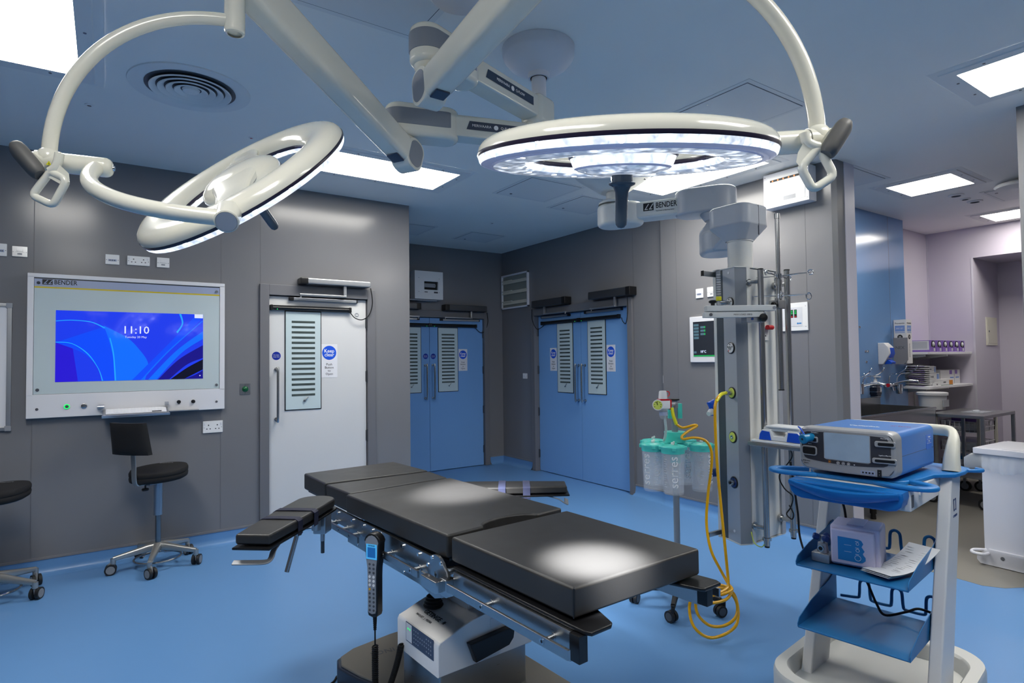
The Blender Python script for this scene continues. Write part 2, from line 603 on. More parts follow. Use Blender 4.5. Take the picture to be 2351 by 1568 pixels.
def hinges(leaf, x, zt, y):
    for z in (0.23, 0.78, 1.33, 1.83):
        mb = MB()
        mb.cyl((x, y - 0.012, z - 0.055), (x, y - 0.012, z + 0.055), 0.009, n=12)
        mb.box(x - 0.012, x + 0.012, y - 0.006, y + .004, z - 0.05, z + 0.05)
        mb.build('hinge', 'alu dark', leaf)


def sensor_bar(leaf, x0, x1, z, y, flip=False):
    mb = MB()
    mb.tube([(x0, y - 0.022, z), (x1, y - 0.022, z)], 0.021, n=16, flat=(1.0, 0.9, 3))
    for x in (x0, x1):
        mb.box(x - 0.012, x + 0.012, y - 0.046, y, z - 0.024, z + 0.024, bev=0.006)
    mb.disc((x1 - .045 if flip else x0 + 0.045, y - 0.040, z - 0.014), (0, -1, -.3), 0.004, m=1, n=10)
    mb.build('sensor_bar', ['black plastic', 'glow green'], leaf, 'black safety sensor bar')


def slide_rail(leaf, x0, x1, z, y, capside):
    mb = MB()
    mb.box(x0, x1, y - 0.028, y, z - 0.013, z + 0.013, bev=0.003)
    for x in (x0, x1):
        big = (x == capside)
        mb.box(x - (0.02 if big else 0.006), x + (0.02 if big else 0.006), y - 0.03, y, z - 0.0145, z + 0.0145, m=1, bev=0.003)
    mb.build('slide_rail', ['alu', 'black plastic'], leaf)


def door_frame(root, D, y_leaf, wj=0.075, proud=0.022, wtop=0.09):
    mb = MB()
    x0, x1, zt = D['x0'], D['x1'], D['zt']
    mb.box(x0 - wj, x0, -proud, y_leaf + .03, 0.001, zt + wtop, bev=0.003)
    mb.box(x1, x1 + wj, -proud, y_leaf + .03, 0.001, zt + wtop, bev=0.003)
    mb.box(x0, x1, -proud, y_leaf + .03, zt, zt + wtop, bev=0.003)
    mb.build('frame', 'frame grey', root)


def operator(fr, name_label, x0, x1, z0, z1, cap_left, arm_x, arm_z, rail_x, cable, y0=0.0, depth=0.11, finish='alu', group='door operators'):
    """powered door opener above a leaf: box on the wall, folding arm, sensor cable"""
    cx, cz = (x0 + x1) / 2, (z0 + z1) / 2
    t = thing('door_operator', name_label, 'door opener', fr.W((cx, y0, cz)), math.degrees(fr.rz))
    dx = x1 - x0; dz = z1 - z0
    mb = MB()
    mb.box(-dx / 2, dx / 2, -depth, 0, -dz / 2, dz / 2, bev=0.012)
    mb.build('housing', finish, t)
    c = -1 if cap_left else 1
    mb = MB()
    mb.box(c * dx / 2 - 0.035, c * dx / 2 + 0.035, -depth - 0.002, 0, -dz / 2 - 0.002, dz / 2 + 0.002, bev=0.01)
    mb.build('end_cap', 'black plastic', t, 'black end cap')
    mb = MB()
    ax = arm_x - cx; az = arm_z - cz; rx = rail_x - cx
    mb.box(ax - 0.014, ax + 0.014, -depth * .7, -depth * .7 + 0.028, az - .008, -dz / 2 + .002, bev=0.004)
    mb.box(min(ax, rx) - 0.012, max(ax, rx) + 0.012, -depth * .7 - 0.004, -depth * .7 + 0.030, az - 0.012, az + 0.004, bev=0.003)
    mb.cyl((rx, -depth * .7 + .014, az - 0.03), (rx, -depth * .7 + .014, az), 0.007, n=10)
    mb.build('arm', 'alu', t, 'aluminium arm')
    if cable:
        mb = MB()
        mb.tube(spline([(p[0] - cx, -p[2], p[1] - cz) for p in cable], 6), 0.0045, n=8)
        mb.build('cable', 'black matte', t, 'looping black sensor cable')
    return t


# door 1: white single leaf in the left wall
yl = 0.012
d1 = struct(thing('door_1', 'white single door with a slotted vision panel in the left wall', 'door', LWF.o, 0))
door_frame(d1, D1, yl)
def pxr(fr, a, b, off):
    p = fr.hit(a[0], a[1], 1, off); q = fr.hit(b[0], b[1], 1, off)
    return min(p.x, q.x), max(p.x, q.x), min(p.z, q.z), max(p.z, q.z)
mb = MB(); mb.box(D1['x0'] + .006, D1['x1'] - .006, yl, yl + 0.05, 0.008, D1['zt'] - 0.006, bev=0.003)
lf = mb.build('leaf', 'door white', d1)
x0, x1, z0, z1 = pxr(LWF, (655.5, 715), (735.8, 936.5), yl); vision(lf, x0, x1, z0, z1, yl)
x0, x1, z0, z1 = pxr(LWF, (736.8, 790), (774.5, 866), yl); keep_clear_sign(lf, x0, x1, z0, z1, yl)
p = LWF.hit(634.5, 817, 1, yl); fire_disc(lf, p.x, p.z, yl)
p = LWF.hit(638, 848, 1, yl - .06); q = LWF.hit(638, 964, 1, yl - .06); pull_handle(lf, p.x, q.z, p.z, yl)
x0, x1, z0, z1 = pxr(LWF, (623, 707), (803, 711), yl - .022); sensor_bar(lf, x0, x1, (z0 + z1) / 2, yl)
x0, x1, z0, z1 = pxr(LWF, (669, 687), (819, 692), yl - .02); slide_rail(lf, x0, x1, (z0 + z1) / 2, yl, x0)
hinges(lf, D1['x1'], 2.0, yl)
p = LWF.hit(819, 723.5, 1, yl); mb = MB(); mb.disc((p.x, yl, p.z), (0, -1, 0), 0.02, m=0, h=.0015); mb.box(p.x - .012, p.x + .012, yl - .002, yl - .0012, p.z - .004, p.z + .004, m=1)
mb.build('maker_disc', ['grey plastic', 'ink white'], lf)
x0, x1, z0, z1 = pxr(LWF, (700, 637), (852, 660), -0.11)
a = LWF.hit(793, 680, 1, -.08); rr = LWF.hit(692, 677, 1, -.08)
cab = [(LWF.hit(px, py, 1, -d).x, LWF.hit(px, py, 1, -d).z, d) for px, py, d in ((851, 662, .09), (855, 695, .06), (848, 722, .04), (832, 734, .035), (815, 730, .035), (803, 716, .03))]
operator(LWF, 'silver powered door opener above the white door', x0, x1, z0, z1, True, a.x, a.z, rr.x, cab)


def double_leafs(root, fr, D, mid, yl, vis, handles, hz, signs, discs, bars, rails):
    leafs = []
    for side in (0, 1):
        xa, xb = (D['x0'] + .005, mid - .002) if side == 0 else (mid + .002, D['x1'] - .005)
        mb = MB(); mb.box(xa, xb, yl, yl + 0.05, 0.008, D['zt'] - .006, bev=0.002)
        lf = mb.build('leaf', 'door blue', root, 'left blue leaf' if side == 0 else 'right blue leaf')
        vision(lf, *vis[side], yl)
        pull_handle(lf, handles[side], hz[0], hz[1], yl)
        if signs[side]:
            keep_clear_sign(lf, *signs[side], yl)
        if discs[side]:
            fire_disc(lf, discs[side][0], discs[side][1], yl)
        sensor_bar(lf, bars[side][0], bars[side][1], bars[side][2], yl, flip=(side == 0))
        slide_rail(lf, rails[side][0], rails[side][1], rails[side][2], yl, rails[side][1] if side == 0 else rails[side][0])
        hinges(lf, D['x0'] if side == 0 else D['x1'], 2.0, yl)
        leafs.append(lf)
    return leafs


# door 3: blue double doors in the right wall
yl = 0.05
d3 = struct(thing('door_3', 'blue double doors with two Keep clear signs in the right wall', 'door', RWF.o, -90))
door_frame(d3, D3, yl, wj=0.07)
mid = wx(RWF, 1332.5, 720, yl).x
vis = [pxr(RWF, (1280, 744), (1317, 901.5), yl), pxr(RWF, (1349.8, 737), (1392.5, 905.5), yl)]
hx = [wx(RWF, 1321, 880, yl - .06).x, wx(RWF, 1335.5, 880, yl - .06).x]
ht = wx(RWF, 1321, 839, yl - .06).z; hb = wx(RWF, 1321, 919, yl - .06).z
sg = [pxr(RWF, (1263, 799), (1279, 851.4), yl), pxr(RWF, (1392.5, 792), (1413.5, 853), yl)]
b1 = wx(RWF, 1248, 742, yl); b2 = wx(RWF, 1324, 735.5, yl); b3 = wx(RWF, 1333.5, 734, yl); b4 = wx(RWF, 1424, 725, yl)
bz = b2.z
r1 = wx(RWF, 1246, 730, yl); r2 = wx(RWF, 1308, 723, yl); r3 = wx(RWF, 1347, 718, yl); r4 = wx(RWF, 1430, 709.5, yl)
double_leafs(d3, RWF, D3, mid, yl, vis, hx, (hb, ht), sg, [None, None], [(b1.x, mid - .015, bz), (mid + .015, b4.x, bz)], [(r1.x, r2.x, r2.z), (r3.x, r4.x, r3.z)])
oy = -0.11
A = wx(RWF, 1219, 703, oy); B = wx(RWF, 1292, 692, oy)
zc = wx(RWF, 1260, 693.5, oy).z
ar = wx(RWF, 1248, 720, -.08)
def cb(fr, L): return [(fr.hit(px, py, 1, -d).x, fr.hit(px, py, 1, -d).z, d) for px, py, d in L]
operator(RWF, 'grey powered door opener over the left leaf of the right wall doors', A.x, B.x, zc - .045, zc + .045, False, ar.x, ar.z, wx(RWF, 1295, 716, -.08).x,
         cb(RWF, ((1221, 710, .06), (1222, 735, .04), (1232, 755, .03), (1243, 752, .0), (1249, 746, -.02))), finish='alu dark')
A = wx(RWF, 1349, 680, oy); B = wx(RWF, 1440, 667, oy); zc = wx(RWF, 1400, 672.5, oy).z
ar = wx(RWF, 1409.5, 702, -.08)
operator(RWF, 'dark powered door opener over the right leaf of the right wall doors', A.x, B.x, zc - .045, zc + .045, False, ar.x, ar.z, wx(RWF, 1355, 710, -.08).x,
         cb(RWF, ((1440, 680, .08), (1441, 715, .05), (1437, 742, .02), (1430, 738, -.01), (1427, 729, -.02))), finish='alu dark')

# door 2: blue double doors in the recess
yl = 0.02
d2 = struct(thing('door_2', 'blue double doors in the recess half hidden by the corner', 'door', RCF.o, 0))
door_frame(d2, D2, yl, wj=0.07)
mid = d2m.x
v1 = pxr(RCF, (1005.8, 752.8), (1050.8, 897), yl)
vis = [(2 * mid - v1[1], 2 * mid - v1[0], v1[2], v1[3]), v1]
hx = [wx(RCF, 981, 880, yl - .06).x, wx(RCF, 998.5, 880, yl - .06).x]
sg = [None, pxr(RCF, (1052.5, 801.5), (1073, 851), yl)]
p = wx(RCF, 977, 818, yl); q = wx(RCF, 994.6, 818, yl)
b4 = wx(RCF, 1092, 748.5, yl - .02); r3 = wx(RCF, 1012, 734, yl); r4 = wx(RCF, 1098, 736.5, yl)
bz = wx(RCF, 995, 746.5, yl - .02).z
double_leafs(d2, RCF, D2, mid, yl, vis, hx, (wx(RCF, 981, 915, yl - .06).z, wx(RCF, 981, 839, yl - .06).z), sg, [(p.x, p.z), (q.x, q.z)],
             [(2 * mid - b4.x, mid - .012, bz), (mid + .012, b4.x, bz)], [(2 * mid - r4.x, 2 * mid - r3.x, r3.z), (r3.x, r4.x, r3.z)])
A = wx(RCF, 1028, 707, oy); B = wx(RCF, 1119, 711, oy); zc = wx(RCF, 1072, 707.5, oy).z
ar = wx(RCF, 1083.5, 730, -.08)
operator(RCF, 'dark powered door opener over the right leaf of the recess doors', A.x, B.x, zc - .04, zc + .04, True, ar.x, ar.z, wx(RCF, 1024, 728, -.08).x,
         cb(RCF, ((1118, 718, .06), (1120, 740, .03), (1113, 760, .01), (1102, 763, 0), (1091, 752, -.0))), finish='alu dark')
dxm = 2 * mid
operator(RCF, 'dark powered door opener mostly hidden behind the wall corner', dxm - B.x, dxm - A.x, zc - .04, zc + .04, False, dxm - ar.x, ar.z, dxm - wx(RCF, 1024, 728, -.08).x, None, finish='alu dark')

# ------------------------------------------------------------------ ceiling fittings
def ceiling_light(x0, x1, y0, y1, label, glow='ceiling panel glow', bord=0.11):
    cx, cy = (x0 + x1) / 2, (y0 + y1) / 2
    t = thing('ceiling_light', label, 'ceiling light', (cx, cy, CH), 0, 'recessed ceiling light panels')
    a, b = (x1 - x0) / 2, (y1 - y0) / 2
    mb = MB()
    A, B = a + bord, b + bord
    A2, B2 = a + bord * .62, b + bord * .62
    # sloped outer lip then a flat tray round the opening
    ring = []
    for (p, q, z) in ((A, B, -0.0004), (A - .012, B - .012, -0.005), (A2, B2, -0.006), (A2 - .004, B2 - .004, -.012), (a, b, -0.012), (a, b, -0.001)):
        ring.append([(-p, -q, z), (p, -q, z), (p, q, z), (-p, q, z)])
    v = [c for r_ in ring for c in r_]; f = []
    for k in range(len(ring) - 1):
        for i in range(4):
            j = (i + 1) % 4
            f.append([k * 4 + i, (k + 1) * 4 + i, (k + 1) * 4 + j, k * 4 + j])
    mb.add(v, f)
    nx = max(2, int(round(2 * a / .3))); ny = max(2, int(round(2 * b / .3)))
    w = bord * .32
    for s in (-1, 1):
        for k in range(nx):
            mb.disc((-a + 2 * a * (k + .5) / nx, s * (b + w), -0.012), (0, 0, -1), 0.007, n=10, m=1, h=.002)
        for k in range(ny):
            mb.disc((s * (a + w), -b + 2 * b * (k + .5) / ny, -0.012), (0, 0, -1), 0.007, n=10, m=1, h=.002)
    mb.build('frame', ['hatch white', 'screw'], t, ang=20)
    mb = MB(); mb.box(-a, a, -b, b, -0.010, -0.004)
    mb.build('diffuser', glow, t, 'glowing white diffuser')
    li = bpy.data.lights.new('panel_lamp', 'AREA'); li.shape = 'RECTANGLE'; li.size = 2 * a; li.size_y = 2 * b
    li.energy = PANEL_W * (4 * a * b) / .52 * (.8 if 'far' in glow else 1.0); li.spread = R(PANEL_SPREAD); li.color = (1.0, .985, .95)
    lo = bpy.data.objects.new('panel_lamp', li); COL.objects.link(lo); lo.parent = t; lo.location = (0, 0, -.0115)
    return t


PANEL_W, PANEL_SPREAD = 3.6, 125


ceiling_light(-0.62, -0.125, 2.78, 3.815, 'large lit ceiling panel in the top left corner')
ceiling_light(1.342, 2.385, 4.20, 4.695, 'long lit ceiling panel in front of the left wall')
ceiling_light(3.78, 4.285, 2.65, 3.725, 'lit ceiling panel above the pendant, behind the right lamp')
ceiling_light(3.812, 4.305, 0.19, 1.242, 'lit ceiling panel at the top right edge')
ceiling_light(5.84, 6.365, 1.972, 2.47, 'square lit ceiling panel over the scrub room', 'ceiling panel glow far')
ceiling_light(7.93, 8.41, 1.75, 2.417, 'farthest lit ceiling panel, over the scrub shelves', 'ceiling panel glow far')
ceiling_light(1.30, 2.35, -0.45, 0.05, 'lit ceiling panel above the viewpoint')
ceiling_light(-0.62, -0.125, 0.19, 1.24, 'lit ceiling panel left of the viewpoint')

# round air diffuser
t = thing('air_diffuser', 'round white ceiling air diffuser with concentric rings', 'air vent', (0.382, 3.69, CH))
mb = MB(); mb.lathe([(0.305, 0), (0.302, -0.006), (0.26, -0.010), (0.235, -0.006), (0.215, 0.004)], n=56); mb.build('flange', 'hatch white', t)
mb = MB(); mb.lathe([(0.226, -.004), (0.20, -0.0005), (0.001, -0.0005)], n=48); mb.build('throat', 'grey dark plastic', t, 'dark throat')
for k, rr in enumerate((0.205, 0.165, 0.125, 0.085)):
    mb = MB(); mb.lathe([(rr, -0.016), (rr - .003, -0.021), (rr - .010, -.020), (rr - 0.033, -0.004), (rr - 0.030, -0.001), (rr, -0.016)], n=48, closed=False); mb.build('cone_ring', 'hatch white', t)
mb = MB(); mb.lathe([(0.045, -0.006), (0.04, -0.016), (0.03, -0.02), (0.001, -0.021)], n=32); mb.build('centre_cone', 'hatch white', t)


def hatch(a, b, label, lock=None):
    p = WORLD.hit(a[0], a[1], 2, CH); q = WORLD.hit(b[0], b[1], 2, CH)
    x0, x1, y0, y1 = min(p.x, q.x), max(p.x, q.x), min(p.y, q.y), max(p.y, q.y)
    return hatch_w(x0, x1, y0, y1, label, lock)


def hatch_w(x0, x1, y0, y1, label, lock=None):
    cx, cy = (x0 + x1) / 2, (y0 + y1) / 2; a, b = (x1 - x0) / 2, (y1 - y0) / 2
    t = thing('ceiling_hatch', label, 'ceiling hatch', (cx, cy, CH), 0, 'ceiling access hatches')
    mb = MB(); mb.box(-a - .03, a + .03, -b - .03, b + .03, -0.003, -0.0003, bev=.001); mb.build('frame', 'hatch white', t)
    mb = MB(); mb.box(-a, a, -b, b, -0.0042, -0.0025); mb.build('gap', 'seam dark', t)
    mb = MB(); mb.box(-a + .004, a - .004, -b + .004, b - .004, -0.0052, -0.003)
    mb.cyl((-a + .12, b - .06, -.005), (-a + .12, b - .06, -.009), 0.012, m=1, n=16)
    mb.build('cover', ['hatch white', 'screw'], t)


hatch_w(0.585, 1.185, 1.923, 2.523, 'ceiling hatch at the top edge left of the lamp arms')
hatch_w(2.937, 3.50, 1.93, 2.502, 'ceiling hatch just above the horizontal surgical lamp')
hatch((1148, 440), (1384, 425), 'ceiling hatch under the rim of the horizontal lamp') if False else None
for (q, lab) in (((1221.6, 406.5), 'ceiling hatch seen below the left rim of the horizontal lamp'), ((1384, 458), 'ceiling hatch left of the pendant hub')):
    p = WORLD.hit(q[0], q[1], 2, CH)
    if lab.endswith('hub'):
        hatch_w(p.x - .25, p.x + .25, p.y - .0, p.y + .5, lab)
    else:
        hatch_w(p.x, p.x + .55, p.y, p.y + .55, lab)
hatch_w(2.62, 3.10, 6.05, 6.55, 'left one of two ceiling hatches before the recess')
hatch_w(3.60, 4.05, 6.05, 6.5, 'right one of two ceiling hatches before the recess')
hatch_w(4.95, 5.55, 2.35, 2.85, 'ceiling hatch over the opening to the scrub room')
hatch_w(6.85, 7.4, 1.55, 2.05, 'ceiling hatch over the scrub room')
for px, py, r_, c_, lab, cat in ((205, 241, .022, 'steel', 'small round sprinkler plate left of the round air diffuser', 'sprinkler'),
                            (577, 316, .017, 'red', 'tiny red-centred detector on the ceiling behind the tilted lamp', 'detector'),
                            (1130, 512, .022, 'steel', 'small round sprinkler plate before the recess', 'sprinkler'),
                            (1624, 239, .012, 'steel', 'tiny ceiling stud near the middle hatch', 'stud')):
    p = WORLD.hit(px, py, 2, CH)
    mb = MB(); mb.lathe([(0.001, -0.006), (r_ * .5, -0.0055), (r_ * .55, -0.003), (r_, -0.002), (r_ * 1.02, -.0002)], c=p, n=24)
    mb.mi = [1 if k % 4 < 1 else 0 for k in range(len(mb.f))]
    solo(mb, cat, ['hatch white', c_], lab, cat, loc=p)
for (px, py, rr, nm, lab) in ((2195, 448, .065, 'spotlight', 'left small round ceiling fitting in the scrub room'), (2216, 456, .045, 'detector', 'middle small round ceiling fitting in the scrub room'),
                              (2238, 462, .065, 'spotlight', 'right small round ceiling fitting in the scrub room')):
    p = WORLD.hit(px, py, 2, CH)
    mb = MB(); mb.lathe([(0.001, -0.004), (rr * .5, -0.004), (rr * .6, -0.012), (rr * .95, -0.008), (rr, 0)], c=p, n=28)
    mb.mi = [1 if k % 4 < 2 else 0 for k in range(len(mb.f))]
    solo(mb, nm, ['hatch white', 'grey dark plastic'], lab, 'ceiling fitting', loc=p)
p = WORLD.hit(2335, 414, 2, CH)
t = thing('projector_mount', 'white ceiling fitting with a dark gap cut by the right edge', 'ceiling fitting', (p.x, p.y, CH))
mb = MB(); mb.lathe([(.001, -.07), (0.15, -0.06), (0.165, -0.045), (0.15, -0.03), (0.06, -0.028), (.06, -.0005)], n=40); mb.build('cover', 'hatch white', t)
# ================================================================== THINGS ON THE WALLS
def wallthing(name, label, cat, fr, a, b, group=None, off=0.0, plane=0.0):
    """root at the centre of a measured rectangle on a wall; local x right, -y out of the wall, z up"""
    x0, x1, z0, z1 = pxr(fr, a, b, -off)
    t = thing(name, label, cat, fr.W(((x0 + x1) / 2, plane, (z0 + z1) / 2)), math.degrees(fr.rz), group)
    return t, x1 - x0, z1 - z0


def socket(label, fr, a, b, kind, finish='white plastic', group='wall sockets and plates'):
    nm = {'double': 'double_socket', 'single': 'wall_plate', 'data': 'data_socket', 'switch': 'light_switch'}[kind]
    t, w, h = wallthing(nm, label, 'socket' if kind != 'switch' else 'switch', fr, a, b, group)
    mb = MB()
    mb.box(-w / 2, w / 2, -0.010, 0, -h / 2, h / 2, bev=0.003)
    for s in (-1, 1):
        mb.disc((s * w * (.41 if kind != 'double' else .44), -0.010, -h * .05), (0, -1, 0), 0.003, n=10, m=1, h=.0006)
    if kind == 'double':
        for s in (-1, 1):
            cx = s * w * 0.22
            mb.box(cx - .004, cx + .004, -0.0106, -.009, h * .10, h * .20, m=2)
            mb.box(cx - .016, cx - .008, -0.0106, -.009, -h * .20, -h * .12, m=2)
            mb.box(cx + .008, cx + .016, -0.0106, -.009, -h * .20, -h * .12, m=2)
    mb.build('plate', [finish, 'screw', 'black plastic'], t)
    if kind == 'double':
        for s in (-1, 1):
            mb = MB(); cx = s * w * .41
            mb.box(cx - .006, cx + .006, -0.013, -.009, h * .12, h * .34, bev=.0015)
            mb.build('rocker_switch', 'white powder', t)
    elif kind == 'data':
        mb = MB(); mb.box(-w * .30, w * .30, -0.012, -.009, -h * .18, h * .02, bev=.001)
        for k in range(3):
            mb.box(-w * .22 + k * w * .16, -w * .12 + k * w * .16, -0.0126, -.011, -h * .14, -h * .04, m=1)
        mb.build('data_outlet', ['header lilac', 'grey dark plastic'], t)
    elif kind == 'single':
        mb = MB(); mb.box(-w * .2, w * .2, -0.0115, -.009, h * .02, h * .3, bev=.001); mb.box(-w * .3, w * .3, -.0105, -.009, -h * .06, -h * .03, m=1)
        mb.box(-w * .15, w * .15, -.0105, -.009, -h * .3, -h * .15, m=1)
        mb.build('cover_plate', [finish, 'grey plastic'], t)
    else:
        mb = MB(); mb.box(-w * .16, w * .16, -0.014, -.009, -h * .2, h * .2, bev=.002); mb.build('rocker_switch', 'white powder', t)
    return t


socket('white data plate cut by the left picture edge above the display', LWF, (-14, 558), (16, 589), 'data')
socket('shiny metal outlet plate above the display, second from the left', LWF, (27.5, 564.5), (63.8, 591.5), 'single', 'alu')
socket('white data plate above the display, left of the double socket', LWF, (242, 583.5), (274, 608.5), 'data')
socket('white double socket above the top edge of the display', LWF, (292, 587), (343.7, 611.5), 'double')
socket('white blank plate above the display, right of the double socket', LWF, (360, 591), (388.7, 615.5), 'single')
socket('white double socket below the right corner of the display', LWF, (465.5, 967.5), (511, 991.5), 'double')
socket('small white switch on the dark wall left of the right hand doors', RWF, (1201.5, 857), (1211.3, 869.5), 'switch')
socket('white data plate on the right wall left of the pendant column', RNF, (1598.5, 664), (1615.5, 683.5), 'data')
socket('white blank plate half hidden behind the pendant column top', RNF, (1624.5, 660), (1645, 680), 'single')

# green door push button
t, w, h = wallthing('door_release_button', 'steel plate with a green dome push button left of the white door', 'push button', LWF, (550.5, 881), (574.5, 905.5))
mb = MB(); mb.box(-w / 2, w / 2, -0.004, 0, -h / 2, h / 2, bev=.001)
mb.cyl((0, -.004, h * .36), (0, -.0045, h * .36), .004, n=10, m=1); mb.cyl((0, -.004, -h * .36), (0, -.0045, -h * .36), .004, n=10, m=1)
mb.build('plate', ['steel brushed', 'screw'], t)
mb = MB(); mb.lathe([(0.024, 0.004), (0.024, 0.010), (0.019, 0.017), (0.010, 0.022), (0.0005, 0.023)], axis=(0, -1, 0), n=28); mb.build('button', 'green', t, 'green dome button')

# whiteboard at the left edge
x0, x1, z0, z1 = pxr(LWF, (-200, 689), (24, 988.5), -.015)
t = thing('whiteboard', 'white magnetic board with metal frame cut by the left edge', 'whiteboard', LWF.W(((x0 + x1) / 2, 0, (z0 + z1) / 2)))
w, h = (x1 - x0) / 2, (z1 - z0) / 2
mb = MB(); mb.box(-w + .01, w - .01, -.012, 0, -h + .01, h - .01); mb.build('board', 'white powder', t)
mb = MB()
for a in ((-w, w, -h, -h + .026), (-w, w, h - .026, h), (-w, -w + .026, -h, h), (w - .026, w, -h, h)):
    mb.box(a[0], a[1], -.019, 0, a[2], a[3], bev=.003)
for s in (-1, 1):
    for q in (-1, 1):
        mb.box(s * w - .03 * (s > 0) - .003, s * w + .03 * (s < 0) + .003, -.021, 0, q * h - .03 * (q > 0) - .003, q * h + .03 * (q < 0) + .003, m=1, bev=.004)
mb.build('frame', ['alu', 'grey plastic'], t)

# ---------------- big wall display (panel PC)
t, W_, H_ = wallthing('wall_display', 'large white wall display with a lit blue screen showing 11:10', 'display', LWF, (63, 625.5), (515.5, 938.5), off=.05)
ox = t.location.x; oz = t.location.z
def dl(px, py, off=.05):
    p = LWF.hit(px, py, 1, -off); return p.x - ox, p.z - oz
gx0, gz1 = dl(78.2, 636.2); gx1, _ = dl(504.7, 660); _, gz0 = dl(504.2, 892)
mb = MB()
mb.box(-W_ / 2, W_ / 2, -.05, 0, -H_ / 2, gz0, bev=.004); mb.box(-W_ / 2, W_ / 2, -.05, 0, gz1, H_ / 2, bev=.004)
mb.box(-W_ / 2, gx0, -.05, 0, gz0 - .01, gz1 + .01, bev=.003); mb.box(gx1, W_ / 2, -.05, 0, gz0 - .01, gz1 + .01, bev=.003)
mb.build('housing', 'white powder', t)
sx0, sz1 = dl(128.2, 712); sx1, _ = dl(466.5, 720); _, sz0 = dl(466, 868.8)
mb = MB(); mb.box(gx0 + .002, gx1 - .002, -.046, -.02, gz0 + .002, gz1 - .004); mb.build('glass_front', 'panel pale glass' if 'panel pale glass' in M_ else 'panel pale', t)
mb = MB(); zb = gz1 - .062; mb.box(gx0 + .002, gx1 - .002, -.0466, -.045, zb, gz1 - .006); mb.box(gx0 + .002, gx1 - .002, -.0468, -.045, zb - .011, zb, m=1); mb.box(gx0, gx1, -.0468, -.045, gz1 - .007, gz1 - .0005, m=2)
lx, lz = dl(97, 650)
mb.box(lx, lx + .058, -.0472, -.046, zb + .014, zb + .052, m=3)
for k in range(2):
    Mt = Matrix.Translation((0, -.0476, 0))
    q = lx + .006 + k * .026
    mb.add([(q, 0, zb + .019), (q + .006, 0, zb + .019), (q + .028, 0, zb + .047), (q + .022, 0, zb + .047)], [[0, 1, 2, 3]], m=4, M=Mt)
    mb.add([(q + .002, 0, zb + .019), (q + .020, 0, zb + .019), (q + .022, 0, zb + .024), (q + .004, 0, zb + .024)], [[0, 1, 2, 3]], m=4, M=Mt)
mb.text('BENDER', .045, face_front(lx + .066, -.0472, zb + .033), m=3, align='LEFT', bold=.0006, sx=.8)
mat('yellow olive', 'cdb62a', .4)
mb.build('header_strip', ['header lilac', 'yellow olive', 'black plastic', 'ink black', 'header lilac'], t, 'pale lilac strip with BENDER lettering and a yellow line')
for (px, py) in ((88.5, 649), (497.5, 670), (85.5, 895.5), (497, 883.5)):
    a, b = dl(px, py); MB().cyl((a, -.046, b), (a, -.052, b), .0105, n=18).build('glass_screw', 'chrome', t)
for (px, py) in ((84.5, 940), (497, 922)):
    a, b = dl(px, py); MB().cyl((a, -.049, b), (a, -.053, b), .009, n=18).build('cover_screw', 'chrome', t)
# lit screen with its blue ribbon wallpaper
mb = MB()
sw, sh = sx1 - sx0, sz1 - sz0
mb.box(sx0, sx1, -.0474, -.046, sz0, sz1, m=0)
def S(u, v):
    return (sx0 + u * sw, sz0 + v * sh)
yy = [-.0478]
def ribbon(c0, c1, m):
    """patch between two curves, both given left to right in screen fractions"""
    n = 24
    A = spline([(p[0], p[1], 0) for p in c0], n); B = spline([(p[0], p[1], 0) for p in c1], n)
    k = min(len(A), len(B)); v = []; f = []
    yy[0] -= .00006
    for i in range(k):
        for P in (A[i], B[i]):
            x, z = S(min(1, max(0, P.x)), min(1, max(0, P.y))); v.append((x, yy[0], z))
    for i in range(k - 1):
        f.append([2 * i, 2 * i + 1, 2 * i + 3, 2 * i + 2])
    mb.add(v, f, m)
ribbon([(.0, 0), (.0, .55)], [(.14, 0), (.10, .55)], 1)
ribbon([(.30, 0), (.27, .18), (.17, .40), (0, .55)], [(.37, 0), (.37, .25), (.36, .45), (.30, .78)], 2)
ribbon([(.375, 0), (.37, .25), (.34, .55), (.30, .80)], [(.58, 0), (.60, .25), (.52, .50), (.45, .64)], 3)
ribbon([(.60, 0), (.80, .42), (1.0, .72)], [(.66, 0), (.84, .40), (1, .62)], 3)
ribbon([(.49, 0), (.75, .55), (.95, 1)], [(.55, 0), (.78, .50), (1, .95)], 2)
ribbon([(.67, 0), (.82, .30), (1.0, .52)], [(.75, 0), (.88, .22), (1, .32)], 4)
ribbon([(.76, 0), (.88, .17), (1.0, .30)], [(.86, 0), (.94, .08), (1, .14)], 5)
ribbon([(.86, 0), (.94, .06), (1.0, .13)], [(1.0, 0), (1.0, .01), (1, .02)], 4)
ribbon([(0, .855), (.10, .87), (.22, .85), (.31, .77)], [(0, .845), (.10, .86), (.22, .838), (.305, .755)], 6)
ribbon([(0, .56), (.10, .54), (.20, .40), (.27, .18), (.30, .0)], [(0, .55), (.10, .53), (.195, .39), (.265, .18), (.292, .0)], 6)
ribbon([(.345, .62), (.37, .38), (.385, .0)], [(.338, .62), (.362, .38), (.375, .0)], 6)
ribbon([(.82, 1), (.84, .85), (.80, .72)], [(.835, 1), (.85, .85), (.81, .70)], 6)
for (a, b, c) in (((.55, 0), (.74, .43), (.99, .90)), ((.60, 0), (.80, .43), (1, .74))):
    ribbon([a, b, c], [(a[0] + .012, a[1]), (b[0] + .012, b[1]), (c[0] + .012, c[1])], 3)
x, z = S(.515, .735)
mb.text('11:10', sh * .155, face_front(x, -.0496, z), m=7, bold=.0004)
mb.text('Tuesday 20 May', sh * .042, face_front(x, -.0496, z - sh * .10), m=7, bold=.0)
x, z = S(.965, .97); mb.box(x - sw * .03, x + sw * .033, -.0494, -.047, z - sh * .03, z + sh * .03, m=7)
